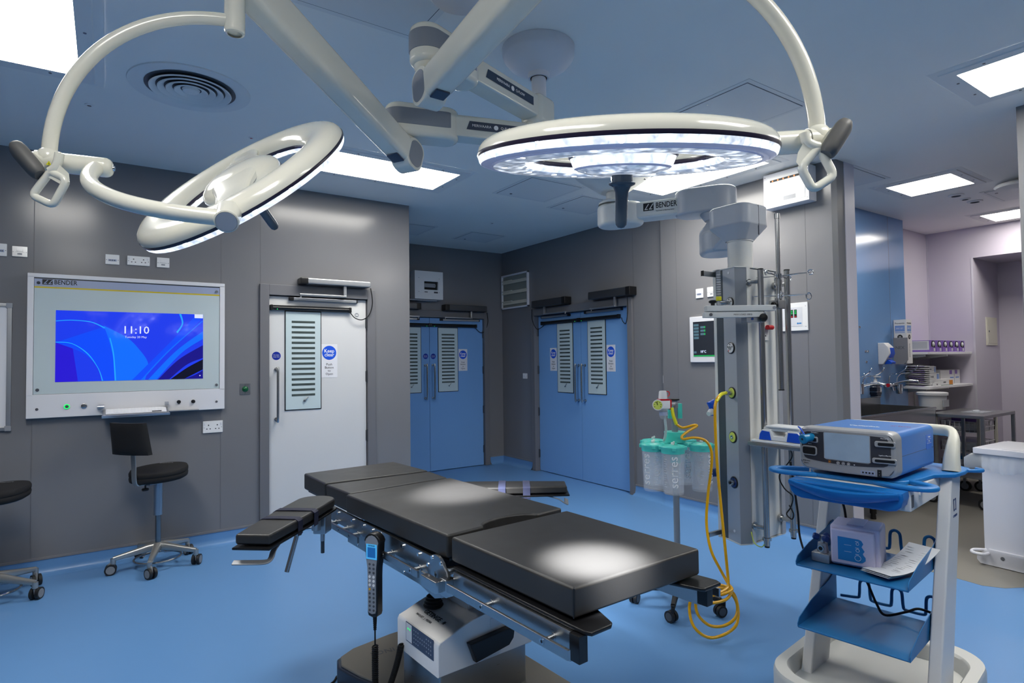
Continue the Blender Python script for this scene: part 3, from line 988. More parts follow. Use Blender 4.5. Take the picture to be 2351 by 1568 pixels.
x, z = S(.977, .05); mb.box(x - .004, x + .004, -.0494, -.047, z - .006, z + .002, m=7)
ems = {'scr base': ('1c3cf0', 1.0), 'scr left': ('2a18e0', .9), 'scr mid': ('0a4cff', 1.0), 'scr bright': ('0a6cff', 1.05), 'scr deep': ('1a12a0', .7), 'scr dark': ('0a0c30', .5), 'scr line': ('20a0ff', 1.1), 'scr text': ('e0e8ff', 1.0)}
for k, (c, e) in ems.items():
    mat(k, '080810', 0.05, emit=c, es=e, coat=.6)
so = mb.build('screen', list(ems.keys()), t, 'lit blue screen with swirling ribbons and the time 11:10')
# controls
mb = MB(); a, b = dl(153.5, 933.5); mb.lathe([(.018, 0), (.018, .006), (.012, .007), (.011, .004), (.0005, .004)], c=(a, -.05, b), axis=(0, -1, 0), n=26)
mb.mi = [1 if k % 4 in (1, 2) else 0 for k in range(len(mb.f))]; mb.build('power_button', ['steel', 'glow green'], t, 'button with a glowing green ring')
mb = MB(); a, b = dl(193, 932); mb.lathe([(.018, 0), (.018, .006), (.012, .008), (.0005, .006)], c=(a, -.05, b), axis=(0, -1, 0), n=26); mb.build('push_button', 'steel', t)
for px, py in ((410.5, 922.5), (443.5, 921.5)):
    a, b = dl(px, py); MB().lathe([(.014, 0), (.014, .008), (.010, .012), (.0005, .012)], c=(a, -.05, b), axis=(0, -1, 0), n=22).build('knob', 'black plastic', t, 'small black knob')
# fold-out keyboard shelf
ax, az = dl(238, 936); bx, bz = dl(384, 930)
kz = min(az, bz) - .012
kb = MB(); Mx = Matrix.Translation((0, -.05, kz - .006)) @ Matrix.Rotation(R(18), 4, 'X')
kb.box(ax - .006, bx + .004, -.115, -.0, -.006, .006, bev=.004, M=Mx)
kb.box(ax - .012, bx + .010, -.128, -.112, -.012, .008, bev=.004, M=Mx)
kob = kb.build('keyboard_shelf', 'alu', t)
kb = MB()
kb.box(ax + .012, bx - .012, -.108, -.012, .006, .013, m=0, bev=.002, M=Mx)
kx0, kx1 = ax + .02, bx - .02
for r_ in range(5):
    for c_ in range(17):
        if r_ == 0 and 13 <= c_ <= 15:
            continue
        u = kx0 + (kx1 - kx0) * c_ / 17; v = -.103 + .0175 * r_
        kb.box(u, u + (kx1 - kx0) / 17 - .003, v, v + .0145, .013, .0155, m=1, M=Mx)
kb.box(kx0 + (kx1 - kx0) * 13 / 17, kx0 + (kx1 - kx0) * 16 / 17 - .003, -.103, -.0885, .013, .0155, m=2, M=Mx)
kb.build('keyboard', ['white powder', 'white plastic', 'black plastic'], kob, 'white keyboard')
mb = MB()
a, b = dl(231, 934); mb.cyl((a - .012, -.075, b), (a + .022, -.075, b), .016, n=18); mb.cyl((a - .022, -.075, b), (a - .012, -.075, b), .010, n=18)
mb.build('hinge_knob', 'alu', t); mb = MB()
a, b = dl(381, 926); mb.cyl((a - .01, -.075, b), (a + .016, -.075, b), .014, n=18)
mb.build('hinge_knob', 'alu', t)
a, b = dl(386, 935); a2, b2 = dl(455, 936)
mb = MB(); mb.box(a, a2, -.11, -.05, -H_ / 2 + .004, -H_ / 2 + .012, bev=.002); mb.build('mouse_shelf', 'alu', t)

# ---------------- recess: small white box with a slot window
t, w, h = wallthing('indicator_box', 'white wall box with a small window above the recess doors', 'wall box', RCF, (952, 620), (1017.5, 688.5), off=.13)
mb = MB()
mb.box(-w / 2, w / 2, -.13, 0, -h / 2, -h * .16, bev=.003); mb.box(-w / 2, w / 2, -.13, 0, h * .14, h / 2, bev=.003)
mb.box(-w / 2, -w * .17, -.13, 0, -h * .17, h * .15, bev=.001); mb.box(w * .32, w / 2, -.13, 0, -h * .17, h * .15, bev=.001)
for a, b in ((-.36, .25), (.36, .25), (-.36, -.25), (.36, -.25)):
    mb.disc((a * w, -.13, b * h), (0, -1, 0), .004, n=10, m=1)
mb.box(-w * .16, -w * .05, -.1306, -.129, -h * .26, -h * .23, m=1); mb.box(w * .17, w * .31, -.1306, -.129, -h * .28, -h * .22, m=1)
mb.build('case', ['white plastic', 'grey dark plastic'], t)
mb = MB(); mb.box(-w * .17, w * .32, -.10, -.02, -h * .17, h * .15, m=0); mb.box(-w * .14, w * .25, -.112, -.10, -h * .07, h * .07, m=1, bev=.004); mb.ball((w * .22, -.112, 0), .014, m=1)
mb.build('window', ['black matte', 'grey plastic'], t)
mb = MB(); mb.box(-w / 2 - .06, w * .32, -.10, -.0, -h / 2 - .02, -h / 2 - .002, bev=.003); mb.build('base_rail', 'grey plastic', t)

# ---------------- right wall: louvred transfer vent
t, w, h = wallthing('louvre_vent', 'white framed vent with three slanted louvre blades beside the recess corner', 'vent', RWF, (1150, 634.5), (1211.5, 703), off=.03)
mb = MB()
b_ = .022
for a in ((-w / 2, w / 2, -h / 2, -h / 2 + b_), (-w / 2, w / 2, h / 2 - b_, h / 2), (-w / 2, -w / 2 + b_, -h / 2, h / 2), (w / 2 - b_, w / 2, -h / 2, h / 2)):
    mb.box(a[0], a[1], -.03, 0, a[2], a[3], bev=.002)
for s in (-1, 1):
    for q in (-.3, 0, .3):
        mb.disc((s * (w / 2 - b_ / 2), -.03, q * h), (0, -1, 0), .004, n=8, m=1)
mb.build('frame', ['white powder', 'screw'], t)
mb = MB(); mb.box(-w / 2 + b_, w / 2 - b_, -.006, -.001, -h / 2 + b_, h / 2 - b_); mb.build('back_panel', 'louvre back', t) if mat('louvre back', '8c9088', .5) else None
for k in range(3):
    zc = h / 2 - b_ - (h - 2 * b_) * (k + .62) / 3
    mb = MB(); mb.box(-w / 2 + b_, w / 2 - b_, -.024, -.020, -.028, .028, m=0, M=Matrix.Translation((0, .008, zc)) @ Matrix.Rotation(R(-22), 4, 'X'))
    mb.box(-w / 2 + b_, -w * .1, -.030, -.012, zc + .022, zc + .034, m=0)
    mb.build('blade', ['panel cream'], t)

# thermostat and key switch in the corner of the step
t, w, h = wallthing('wall_sensor', 'small blank white sensor box by the step in the right wall', 'sensor', RWF, (1522.3, 861.5), (1534, 880.5), off=.02)
mb = MB(); mb.box(-w / 2, w / 2, -.025, 0, -h / 2, h / 2, bev=.004); mb.build('case', 'white plastic', t)
mb = MB(); mb.box(-.003, .003, -.0265, -.024, h * .3, h * .34); mb.build('indicator', 'grey plastic', t)
t, w, h = wallthing('key_switch', 'small dark key switch box with a red ring below the white sensor', 'switch', RWF, (1524.5, 888.5), (1534.5, 909), off=.02)
mb = MB(); mb.box(-w / 2, w / 2, -.028, 0, -h / 2, h / 2, bev=.004); mb.build('case', 'grey dark plastic', t)
mb = MB(); mb.tube([(.01 + .017 * math.cos(a), -.032, .012 + .02 * math.sin(a)) for a in [2 * PI * k / 20 for k in range(20)]], .004, n=8, closed=True); mb.build('ring', 'red', t, 'red ring')

# touch screen of the room controls
x0, _, z0, z1 = pxr(RNF, (1585, 728), (1585, 832), -.02)
w, h = .40, z1 - z0
t = thing('control_touchscreen', 'white framed wall touchscreen showing 18 degrees, left of the pendant column', 'touchscreen', RNF.W((x0 + w / 2, 0, (z0 + z1) / 2)), -90)
mb = MB(); mb.box(-w / 2, w / 2, -.022, 0, -h / 2, h / 2, bev=.006); mb.build('bezel', 'white powder', t)
mb = MB()
u0, u1, v0, v1 = -w / 2 + .042, w / 2 - .042, -h / 2 + .055, h / 2 - .05
mb.box(u0, u1, -.0232, -.021, v0, v1, m=0)
sh = v1 - v0; sw = u1 - u0
for k in range(5):
    mb.box(u0 + .008, u0 + .065, -.0238, -.0225, v1 - .022 - k * .03, v1 - .044 - k * .03 + .0, m=1)
for k in range(3):
    zt = v1 - .045 - k * .032
    mb.box(u0 + .085, u0 + .127, -.0238, -.0225, zt - .02, zt, m=1); mb.box(u0 + .127, u0 + .140, -.0239, -.0225, zt - .02, zt, m=2)
mb.box(u0 + .006, u0 + .035, -.0238, -.0225, v0 + .03, v0 + .05, m=1)
mb.box(u0, u1, -.0238, -.0225, v0, v0 + .013, m=2)
mb.text('18°C', .032, face_front(u0 + .112, -.024, v0 + .045), m=3)
mb.build('screen', ['screen dark', 'screen teal', 'screen green', 'screen white'], t, 'dark screen with teal buttons and 18°C')

# medical gas alarm panel
t, w, h = wallthing('gas_alarm_panel', 'white gas alarm panel with small lit bars right of the pendant column', 'alarm panel', RNF, (1780, 699.5), (1855.5, 758), off=.01)
mb = MB(); mb.box(-w / 2, w / 2, -.012, 0, -h / 2, h / 2, bev=.003)
for a in (-.44, .44):
    for b in (-.36, .36):
        mb.disc((a * w, -.012, b * h), (0, -1, 0), .003, n=8, m=1)
mb.build('plate', ['white plastic', 'screw'], t)
mb = MB(); mb.box(-w * .40, w * .34, -.0132, -.011, -h * .34, h * .34, m=0)
for k in range(3):
    a = w * (-.02 + .115 * k)
    mb.box(a, a + w * .085, -.0138, -.012, -h * .03, h * .26, m=1 if k < 2 else 0)
    if k < 2:
        mb.box(a + .004, a + w * .085 - .004, -.0143, -.012, h * .10, h * .16, m=2); mb.box(a + .004, a + w * .085 - .004, -.0143, -.012, h * .18, h * .23, m=2)
        mb.box(a + .004, a + w * .085 - .004, -.0143, -.012, -h * .01, h * .02, m=4)
mb.disc((w * .20, -.0132, -h * .24), (0, -1, 0), .007, n=16, m=3); mb.box(w * .23, w * .31, -.0138, -.012, -h * .26, -h * .22, m=3)
mb.build('display_field', ['panel field', 'ink black', 'screen green', 'label blue', 'red'], t) if mat('panel field', 'd4d6dc', .4) else None

# box panel under the ceiling near the end of the wall
x0, x1, z0, z1 = pxr(RNF, (1751, 405), (1857, 472), -.11)
z1 = RNF.hit(1751, 405, 1, -.11).z; z0 = RNF.hit(1758, 481, 1, -.11).z
x0 = RNF.hit(1753, 440, 1, -.11).x; x1 = RNF.hit(1857, 420, 1, -.11).x
w, h = x1 - x0, z1 - z0
t = thing('battery_box', 'white wall box high under the ceiling near the end of the right wall', 'wall box', RNF.W(((x0 + x1) / 2, 0, (z0 + z1) / 2)), -90)
mb = MB(); mb.box(-w / 2, w / 2, -.11, 0, -h / 2, h / 2, bev=.003)
for a in (-.46, .46):
    for b in (-.42, .42):
        mb.disc((a * w, -.11, b * h), (0, -1, 0), .005, n=8, m=1)
mb.build('case', ['white powder', 'screw'], t)
mb = MB(); mb.box(-w * .40, w * .42, -.1125, -.109, -h * .40, h * .38, bev=.001); mb.build('front_panel', 'white plastic gloss' if 'white plastic gloss' in M_ else 'white plastic', t)
mb = MB(); mb.box(-w * .34, w * .40, -.1135, -.11, h * .24, h * .30, m=0)
for k in range(6):
    mb.disc((-w * .28 + k * w * .12, -.1135, h * .268), (0, -1, 0), .007, n=12, m=1)
mb.build('lamp_slot', ['ink black', 'glow amber'], t, 'dark slot with amber lamps')
mb = MB(); mb.box(-w * .05, w * .22, -.1132, -.111, -h * .36, -h * .24); mb.build('label_plate', 'grey plastic', t)
# ================================================================== SURGICAL LAMPS
def at_depth(px, py, d):
    return EYE + ray(px, py) * d


def lamp_light_material(name, strength, lo=.28, peak=40.0):
    """LED reflectors behind a clear cover: the light itself is patchy, cell by cell"""
    mt = bpy.data.materials.new(name); mt.use_nodes = True
    nt = mt.node_tree; b = nt.nodes['Principled BSDF']
    b.inputs['Base Color'].default_value = (.75, .78, .85, 1); b.inputs['Roughness'].default_value = .12
    tc = nt.nodes.new('ShaderNodeTexCoord')
    v1 = nt.nodes.new('ShaderNodeTexVoronoi'); v1.inputs['Scale'].default_value = 26
    v2 = nt.nodes.new('ShaderNodeTexNoise'); v2.inputs['Scale'].default_value = 60; v2.inputs['Detail'].default_value = 5
    nt.links.new(tc.outputs['Object'], v1.inputs['Vector']); nt.links.new(tc.outputs['Object'], v2.inputs['Vector'])
    r1 = nt.nodes.new('ShaderNodeMapRange'); r1.inputs[1].default_value = 0.05; r1.inputs[2].default_value = 0.55; r1.inputs[3].default_value = 1.5; r1.inputs[4].default_value = lo
    nt.links.new(v1.outputs['Distance'], r1.inputs[0])
    r2 = nt.nodes.new('ShaderNodeMapRange'); r2.inputs[1].default_value = .35; r2.inputs[2].default_value = .7; r2.inputs[3].default_value = max(.35, lo); r2.inputs[4].default_value = 1.6
    nt.links.new(v2.outputs['Fac'], r2.inputs[0])
    mu = nt.nodes.new('ShaderNodeMath'); mu.operation = 'MULTIPLY'
    nt.links.new(r1.outputs[0], mu.inputs[0]); nt.links.new(r2.outputs[0], mu.inputs[1])
    m2 = nt.nodes.new('ShaderNodeMath'); m2.operation = 'MULTIPLY'; m2.inputs[1].default_value = strength / 2 ** EXPO
    nt.links.new(mu.outputs[0], m2.inputs[0]); nt.links.new(m2.outputs[0], b.inputs['Emission Strength'])
    pk = nt.nodes.new('ShaderNodeMapRange'); pk.inputs[1].default_value = .10; pk.inputs[2].default_value = .17; pk.inputs[3].default_value = peak / 2 ** EXPO; pk.inputs[4].default_value = 0
    v3 = nt.nodes.new('ShaderNodeTexVoronoi'); v3.inputs['Scale'].default_value = 22
    nt.links.new(tc.outputs['Object'], v3.inputs['Vector']); nt.links.new(v3.outputs['Distance'], pk.inputs[0])
    ad = nt.nodes.new('ShaderNodeMath'); ad.operation = 'ADD'
    nt.links.new(m2.outputs[0], ad.inputs[0]); nt.links.new(pk.outputs[0], ad.inputs[1]); nt.links.new(ad.outputs[0], b.inputs['Emission Strength'])
    b.inputs['Emission Color'].default_value = (.86, .92, 1.0, 1)
    MATS[name] = mt


lamp_light_material('led reflector', 1.0)
lamp_light_material('led strip', 1.5, .6)
mat('led lens', 'dfe6f5', 0.05, trans=1.0, ior=1.2, alpha=.45)


def ortho(n):
    n = n.normalized()
    a = n.orthogonal().normalized()
    return a, n.cross(a)


def find_k(C, n, rad, px, py, sign):
    """direction in the lamp plane whose tip shows nearest the given photo point, on the near or far side"""
    a, b = ortho(n)
    best = None
    c0 = C - EYE
    for i in range(1440):
        th = 2 * PI * i / 1440
        k = a * math.cos(th) + b * math.sin(th)
        if sign * k.dot(fw) < 0.0:
            continue
        P = C + k * rad - EYE
        z = P.dot(fw)
        e = (IW / 2 + CAM_F * P.dot(rt) / z - px) ** 2 + (IH / 2 - CAM_F * P.dot(up) / z - py) ** 2
        if best is None or e < best[0]:
            best = (e, k)
    return best[1]


def surgical_lamp(label, C, n, k, h, zt, spring, ext, grip_px, loop_px, loop_att, loop_hole, aim, power, A=.50, topoff=0.0):
    C = Vector(C); n = n.normalized(); k = k.normalized(); h = h.normalized()
    t = thing('surgical_lamp', label, 'surgical lamp', C)
    back = -n
    kk = (k - n * k.dot(n)).normalized()
    q = back.cross(kk)
    Mh = Matrix((kk, q, back)).transposed().to_4x4()           # local x: knuckle, z: back of the lamp
    def LB(mb, name, mats, parent, label=None, ang=35):
        mb.v = [tuple(Mh @ Vector(v)) for v in mb.v]
        return mb.build(name, mats, parent, label, ang)
    # ring
    mb = MB()
    mb.lathe([(.3555, 0), (.3535, .011), (.346, .022), (.332, .031), (.312, .0365), (.290, .038), (.268, .035), (.248, .027), (.234, .017), (.2275, .007), (.2275, 0), (.29, -.002), (.3555, 0)], n=96)
    ring = LB(mb, 'ring_housing', 'cream enamel', t, 'cream enamelled ring housing')
    mb = MB(); mb.lathe([(.3565, .0), (.357, -.004), (.3555, -.009), (.345, -.009), (.34, 0)], n=96); LB(mb, 'outer_seam', 'lamp seam', ring, 'dark rim seal')
    mb = MB(); mb.lathe([(.2265, 0), (.2255, -.006), (.2275, -.011), (.24, -.010), (.245, 0)], n=96); LB(mb, 'inner_seam', 'lamp seam', ring, 'dark inner seal')
    mb = MB(); mb.lathe([(.3545, -.009), (.3515, -.020), (.348, -.024)], n=120); mb.lathe([(.229, -.012), (.2325, -.022), (.237, -.027)], n=120)
    mb.lathe([(.348, -.024), (.333, -.0285), (.322, -.0275), (.318, -.030)], n=120, m=1); mb.lathe([(.318, -.030), (.293, -.0335), (.266, -.032), (.25, -.0315), (.237, -.027)], n=120, m=2)
    LB(mb, 'light_ring', ['led strip', 'lamp ring grey', 'led reflector'], ring, 'lit ring of LED reflectors')
    # central pod with its two bridges
    mb = MB()
    mb.lathe([(.132, -.004), (.131, .010), (.122, .024), (.100, .037), (.070, .046), (.035, .050), (.0005, .051)], n=64)
    for s in (-1, 1):
        pts = [(s * .04, 0, .022), (s * .10, 0, .022), (s * .16, 0, .019), (s * .215, 0, .017), (s * .27, 0, .017)]
        mb.tube(pts, [.024, .020, .016, .015, .015], n=20, flat=(1.0, 3.6, 3), ref=(0, 0, 1))
    pod = LB(mb, 'centre_pod', 'cream enamel', t, 'domed centre pod bridging the ring')
    mb = MB(); mb.lathe([(.133, -.004), (.1335, -.010), (.130, -.013), (.11, -.012)], n=64); LB(mb, 'pod_seam', 'lamp seam', pod, 'dark rim seal')
    mb = MB(); mb.lathe([(.129, -.012), (.121, -.032), (.118, -.036)], n=72); mb.lathe([(.118, -.036), (.112, -.040)], n=72, m=1); mb.lathe([(.112, -.040), (.085, -.048), (.05, -.052), (.0005, -.053)], n=72, m=2)
    LB(mb, 'pod_light', ['led strip', 'lamp ring grey', 'led reflector'], pod, 'lit centre of LED reflectors')
    # sterile handle
    mb = MB(); mb.cyl((0, 0, -.050), (0, 0, -.070), .026, n=28, m=0); mb.cyl((0, .0, -.060), (0, .027, -.060), .005, n=10, m=1)
    mb.lathe([(.025, -.068), (.033, -.071), (.032, -.075), (.022, -.080), (.0165, -.092), (.0155, -.110), (.0150, -.160), (.0135, -.172), (.008, -.179), (.0005, -.181)], n=28)
    LB(mb, 'sterile_handle', ['handle blue grey', 'steel'], t, 'blue grey sterile handle')
    # knuckle on the ring
    mb = MB(); mb.cyl((.335, 0, .014), (.405, 0, .014), .033, .031, n=28); mb.lathe([(.031, 0), (.0305, .006), (.027, .008)], c=(.405, 0, .014), axis=(1, 0, 0), n=28)
    kn = LB(mb, 'knuckle', 'cream enamel', t)
    mb = MB(); mb.cyl((.405, 0, .014), (.4145, 0, .014), .026, n=28); LB(mb, 'knuckle_cap', 'lamp cap grey', kn, 'round grey cap')
    # everything below is in world directions, relative to the lamp centre
    ko = kk * .375 + back * .02
    J0, J1 = h * (A - .065), h * (A + .045)
    # quarter-ellipse arm from the joint to the knuckle
    pts = []
    for i in range(25):
        u = PI / 2 * i / 24
        e = 0.86
        cu = math.cos(u) ** e; su = math.sin(u) ** e
        pts.append(h * (A - .045) * cu + (kk * .385) * su + back * .014 * su)
    mb = MB(); mb.tube(pts, [.0215 - .003 * abs(i - 12) / 12 * 0 for i in range(25)], n=18)
    mb.build('ring_arm', 'cream enamel', t)
    mb = MB(); mb.cyl(J0, J1, .0285, n=28); mb.lathe([(.0285, 0), (.0275, .006), (.0245, .012), (.020, .0165), (.014, .019), (.0005, .020)], c=J0, axis=-h, n=28); mb.cyl(J0 - h * .016, J0 - h * .024, .008, m=1, n=14)
    mb.cyl(h * (A + .0435), h * (A + .0455), .0289, n=28, m=2)
    mb.build('joint', ['cream enamel', 'chrome', 'seam dark'], t)
    Hc = h * (A + .074)
    mb = MB(); mb.cyl(h * (A + .045), h * (A + .104), .031, .029, n=28); mb.ball(Hc + Vector((0, 0, .01)), .032)
    hub = mb.build('hub', 'cream enamel', t)
    # small yellow warning triangle on the hub
    hd = (EYE - (C + Hc)).normalized(); sd = Vector((0, 0, 1)).cross(hd).normalized(); ud = hd.cross(sd)
    mb = MB(); b0 = Hc + hd * .0325 - ud * .004
    mb.add([b0 - sd * .007 - ud * .005, b0 + sd * .007 - ud * .005, b0 + ud * .007], [[0, 1, 2]]); mb.add([b0 - sd * .0012 + hd * .0003 - ud * .003, b0 + sd * .0012 + hd * .0003 - ud * .003, b0 + ud * .004 + hd * .0003], [[0, 1, 2]], m=1)
    mb.build('warning_sticker', ['yellow bright', 'ink black'], hub, 'yellow warning triangle')
    # hanging tube: level at the top, dropping into the hub
    zt_ = zt - C.z
    To = rt * topoff
    pts = []
    for i in range(31):
        u = PI / 2 * i / 30
        su = math.sin(u) ** .95; cu = math.cos(u) ** .95
        pts.append(Vector((To.x + (Hc.x - To.x) * su, To.y + (Hc.y - To.y) * su, Hc.z + (zt_ - Hc.z) * cu)))
    mb = MB(); mb.tube(pts, .0195, n=20); mb.build('suspension_tube', 'cream enamel', t)
    mb = MB(); T0 = Vector((To.x, To.y, zt_))
    mb.cyl(T0 + Vector((0, 0, -.034)), T0 + Vector((0, 0, .075)), .031, n=30); mb.lathe([(.031, 0), (.029, -.006), (.022, -.008)], c=T0 + Vector((0, 0, -.034)), n=30)
    mb.cyl(T0 + Vector((0, 0, .075)), T0 + Vector((0, 0, .0785)), .0315, m=1, n=30); mb.cyl(T0 + Vector((0, 0, .0785)), T0 + Vector((0, 0, .20)), .0335, n=30)
    mb.build('top_swivel', ['cream enamel', 'seam dark'], t)
    # grey grip at the outer end of the hub
    g0, g1 = [Vector(p) - C for p in grip_px]
    gm = (g0 + g1) / 2; gd = (g1 - g0).normalized()
    mb = MB()
    mb.tube([h * (A + .095), h * (A + .105) * .5 + gm * .5, gm * .9 + h * A * .1], [.022, .019, .022], n=20, flat=(1.3, .8, 3), ref=gd)
    mb.build('grip_stem', 'cream enamel', hub)
    mb = MB(); nrm = (gm - h * A).normalized(); nrm = (nrm - gd * nrm.dot(gd)).normalized()
    mb.tube([g0, g0 + gd * .008] + [g0 + (g1 - g0) * u for u in (.2, .5, .8)] + [g1 - gd * .008, g1], [.016, .021, .0235, .0240, .0235, .021, .016], n=20, flat=(.85, 1.1, 2.6), ref=nrm)
    mb.build('grip', 'lamp grip grey', hub, 'dark grey grip')
    # loop handle
    lp = [Vector(p) - C for p in loop_px]
    full = []
    N = len(lp)
    for i in range(N):
        p, c, nx = lp[i - 1], lp[i], lp[(i + 1) % N]
        r_ = .016
        e0 = c + (p - c).normalized() * r_; e1 = c + (nx - c).normalized() * r_
        for s_ in range(5):
            u = s_ / 4
            full.append(e0 * (1 - u) ** 2 + c * 2 * u * (1 - u) + e1 * u * u)
    mb = MB(); mb.tube(full, .0105, n=14, closed=True)
    la = [Vector(p) - C for p in loop_att]
    mb.tube(spline(la, 6), .012, n=14)
    # web plate between the loop and the hub
    w_ = [Vector(p) - C for p in loop_hole]
    o_ = -hd * .006
    mb.add([p - o_ for p in w_] + [p + o_ for p in w_], [list(range(len(w_))), list(range(len(w_), 2 * len(w_)))[::-1]] + [[i, i + len(w_), (i + 1) % len(w_) + len(w_), (i + 1) % len(w_)] for i in range(len(w_))])
    mb.build('loop_handle', 'cream enamel', hub, 'white loop handle')
    # spring arm down or up to the swivel
    E, Pz = Vector(spring[0]) - C, Vector(spring[1]) - C
    d = (Pz - E).normalized()
    side = d.cross(Vector((0, 0, 1))).normalized(); upv = side.cross(d)
    mb = MB()
    mb.tube([E - d * .02, E + d * .06, E + (Pz - E) * .5, Pz - d * .05, Pz], [.9, .96, 1.0, 1.0, .92], n=28, flat=(.062, .052, 5), ref=upv)
    sp = mb.build('spring_arm', 'cream enamel', t)
    mb = MB()
    Mx = Matrix((d, side, upv)).transposed().to_4x4(); Mx.translation = E
    mb.box(.02, .075, -.03, .03, -.0665, -.058, bev=.004, M=Mx); mb.build('slot_cover', 'navy grey', sp, 'dark blue end slot')
    # end block of the spring arm under the elbow
    mb = MB()
    rr = .062
    out = []
    for i in range(33):
        a = R(-150 + 300 * i / 32); out.append((-math.cos(a) * rr * .8 + .0, math.sin(a) * rr))
    out = [(p[0] - .0, p[1]) for p in out]
    mb.prism(rrect(-.085, .035, -.07, .075, .05, 8), -.047, .047, bev=.008, M=Mx @ Matrix.Rotation(R(90), 4, 'X'))
    eb = mb.build('elbow_block', 'cream enamel', sp)
    mb = MB()
    for s_ in (-1, 1):
        mb.prism(rrect(-.072, .022, -.056, .062, .04, 8), .044 * s_ - .005, .044 * s_ + .005, bev=.002, M=Mx @ Matrix.Rotation(R(90), 4, 'X'))
    mb.build('side_cover', 'lamp grey', sp, 'grey side cover')
    # horizontal extension arm from the ceiling tube to the elbow
    m0, e0 = Vector(ext[0]) - C, Vector(ext[1]) - C
    d = (e0 - m0); d.z = 0; L = d.length; d.normalize()
    side = Vector((0, 0, 1)).cross(d)
    Mx = Matrix((d, side, Vector((0, 0, 1)))).transposed().to_4x4(); Mx.translation = m0
    mb = MB()
    mb.box(.06, L - .1, -.048, .048, -.052, .052, bev=.012, M=Mx)
    mb.box(-.062, .085, -.062, .062, -.085, .068, bev=.03, seg=4, M=Mx)
    ea = mb.build('extension_arm', 'cream shade' if 'cream shade' in M_ else 'cream enamel', t)
    mb = MB()
    mb.prism(rrect(L - .26, L + .075, -.068, .068, .066, 8), -.075, .075, bev=.022, seg=4, M=Mx)
    mb.lathe([(.062, -.06), (.055, -.088), (.045, -.10), (.045, -.125)], c=Mx @ Vector((L, 0, 0)), n=28)
    eh = mb.build('elbow', 'cream enamel', t)
    mb = MB(); mb.prism(rrect(L - .255, L + .078, -.0705, .0705, .0685, 10), -.028, .046, m=0, bev=.003, M=Mx)
    mb.build('elbow_band', 'lamp grey', eh, 'grey band round the elbow')
    mb = MB()
    s_ = -1 if (Mx @ Vector((L / 2, -.05, 0)) + C - EYE).length < (Mx @ Vector((L / 2, .05, 0)) + C - EYE).length else 1
    def lm(u, v, o):
        return Mx @ Vector((u, s_ * (.0485 + o), v))
    u0, u1 = .12, L - .30
    if s_ < 0:
        q_ = [lm(u0, -.016, .001), lm(u1 + .01, -.016, .001), lm(u1 - .005, .024, .001), lm(u0, .024, .001)]
    else:
        q_ = [lm(u1 + .01, -.016, .001), lm(u0, -.016, .001), lm(u0, .024, .001), lm(u1 - .005, .024, .001)]
    mb.add(q_, [[0, 1, 2, 3]])
    tm = Mx @ Matrix.Translation((0, s_ * .0502, 0.004))
    Rm = Matrix.Rotation(R(90), 4, 'X') if s_ < 0 else Matrix.Rotation(R(180), 4, 'Z') @ Matrix.Rotation(R(90), 4, 'X')
    cu = (u0 + u1) / 2
    def put(txt, off, size, **kw):
        x = cu + (off if s_ < 0 else -off)
        mb.text(txt, size, Mx @ Matrix.Translation((x, s_ * .0503, .004)) @ Rm, m=1, **kw)
    put('MERIVAARA', -.062, .0175); put('Q-FLOW', .065, .0175)
    x = cu + (.008 if s_ < 0 else -.008)
    cc = Mx @ Vector((x, s_ * .0498, .004)); mb.disc(cc, side * s_, .011, n=20, m=1, h=.0006)
    put('M', .008, .010)
    mb.mi[-1] = 0
    for f_i in range(len(mb.f) - 1, -1, -1):
        break
    mb.build('arm_label', ['navy grey', 'ink white'], ea, 'dark label reading MERIVAARA Q-FLOW')
    # the working light itself
    tgt = Vector(aim[0]) - C
    for i in range(8):
        th = 2 * PI * (i + .5) / 8
        st = (kk * math.cos(th) + q * math.sin(th)) * .288 + n * .040
        li = bpy.data.lights.new('beam', 'SPOT'); li.energy = power / 8; li.spot_size = R(aim[1]); li.spot_blend = 1.0; li.shadow_soft_size = .045; li.color = (.97, .985, 1.0)
        lo = bpy.data.objects.new('beam', li); COL.objects.link(lo); lo.parent = t
        lo.location = st
        lo.rotation_euler = (tgt - st).to_track_quat('-Z', 'Y').to_euler()
    return t


mat('lamp ring grey', '8f99b8', .15, emit='8f99b8', es=.35)
mat('lamp cap grey', '9aa0aa', .35)
mat('lamp grip grey', '5b5a58', .5)
mat('navy grey', '2a3950', .35)
mat('handle blue grey', '3f4c58', .22)

MX, MY = 1.748, 2.287
CLp = Vector((.356, 2.027, 2.047)); nL = Vector((.636, .292, -.714)).normalized()
kL = find_k(CLp, nL, .40, 514, 487, -1)
hL = (at_depth(193, 380, 1.742) - CLp); hL = (hL - kL * hL.dot(kL)).normalized()
d_ = 1.67
gl = [at_depth(33, 333, 1.66), at_depth(92, 402, 1.66)]
ll = [at_depth(x, y, d_) for x, y in ((116, 393), (74, 449), (122, 472), (154, 414))]
la = [at_depth(x, y, d_) for x, y in ((137, 352), (134, 368), (128, 384), (116, 393))]
lh = [at_depth(x, y, d_) for x, y in ((134, 376), (158, 398), (160, 414), (146, 427), (106, 404), (112, 391))]
surgical_lamp('tilted round surgical lamp on the left, seen from above its ring', CLp, nL, kL, hL, 2.568,
              ((1.10, 2.44, 2.405), (.375, 2.04, 2.70)), ((MX, MY, 2.555), (1.105, 2.475, 2.56)), gl, ll, la, lh,
              ((1.40, 2.47, .85), 19), 700, .437, -.026)
CRp = Vector((1.043, 1.03, 1.973)); nR = Vector((.12, .175, -.977)).normalized()
hR = (at_depth(1805, 328, 1.475) - CRp).normalized()
kR = nR.cross(hR).normalized()
if kR.dot(fw) < 0:
    kR = -kR
d_ = 1.44
gr = [at_depth(1944, 281, 1.43), at_depth(1896, 356, 1.43)]
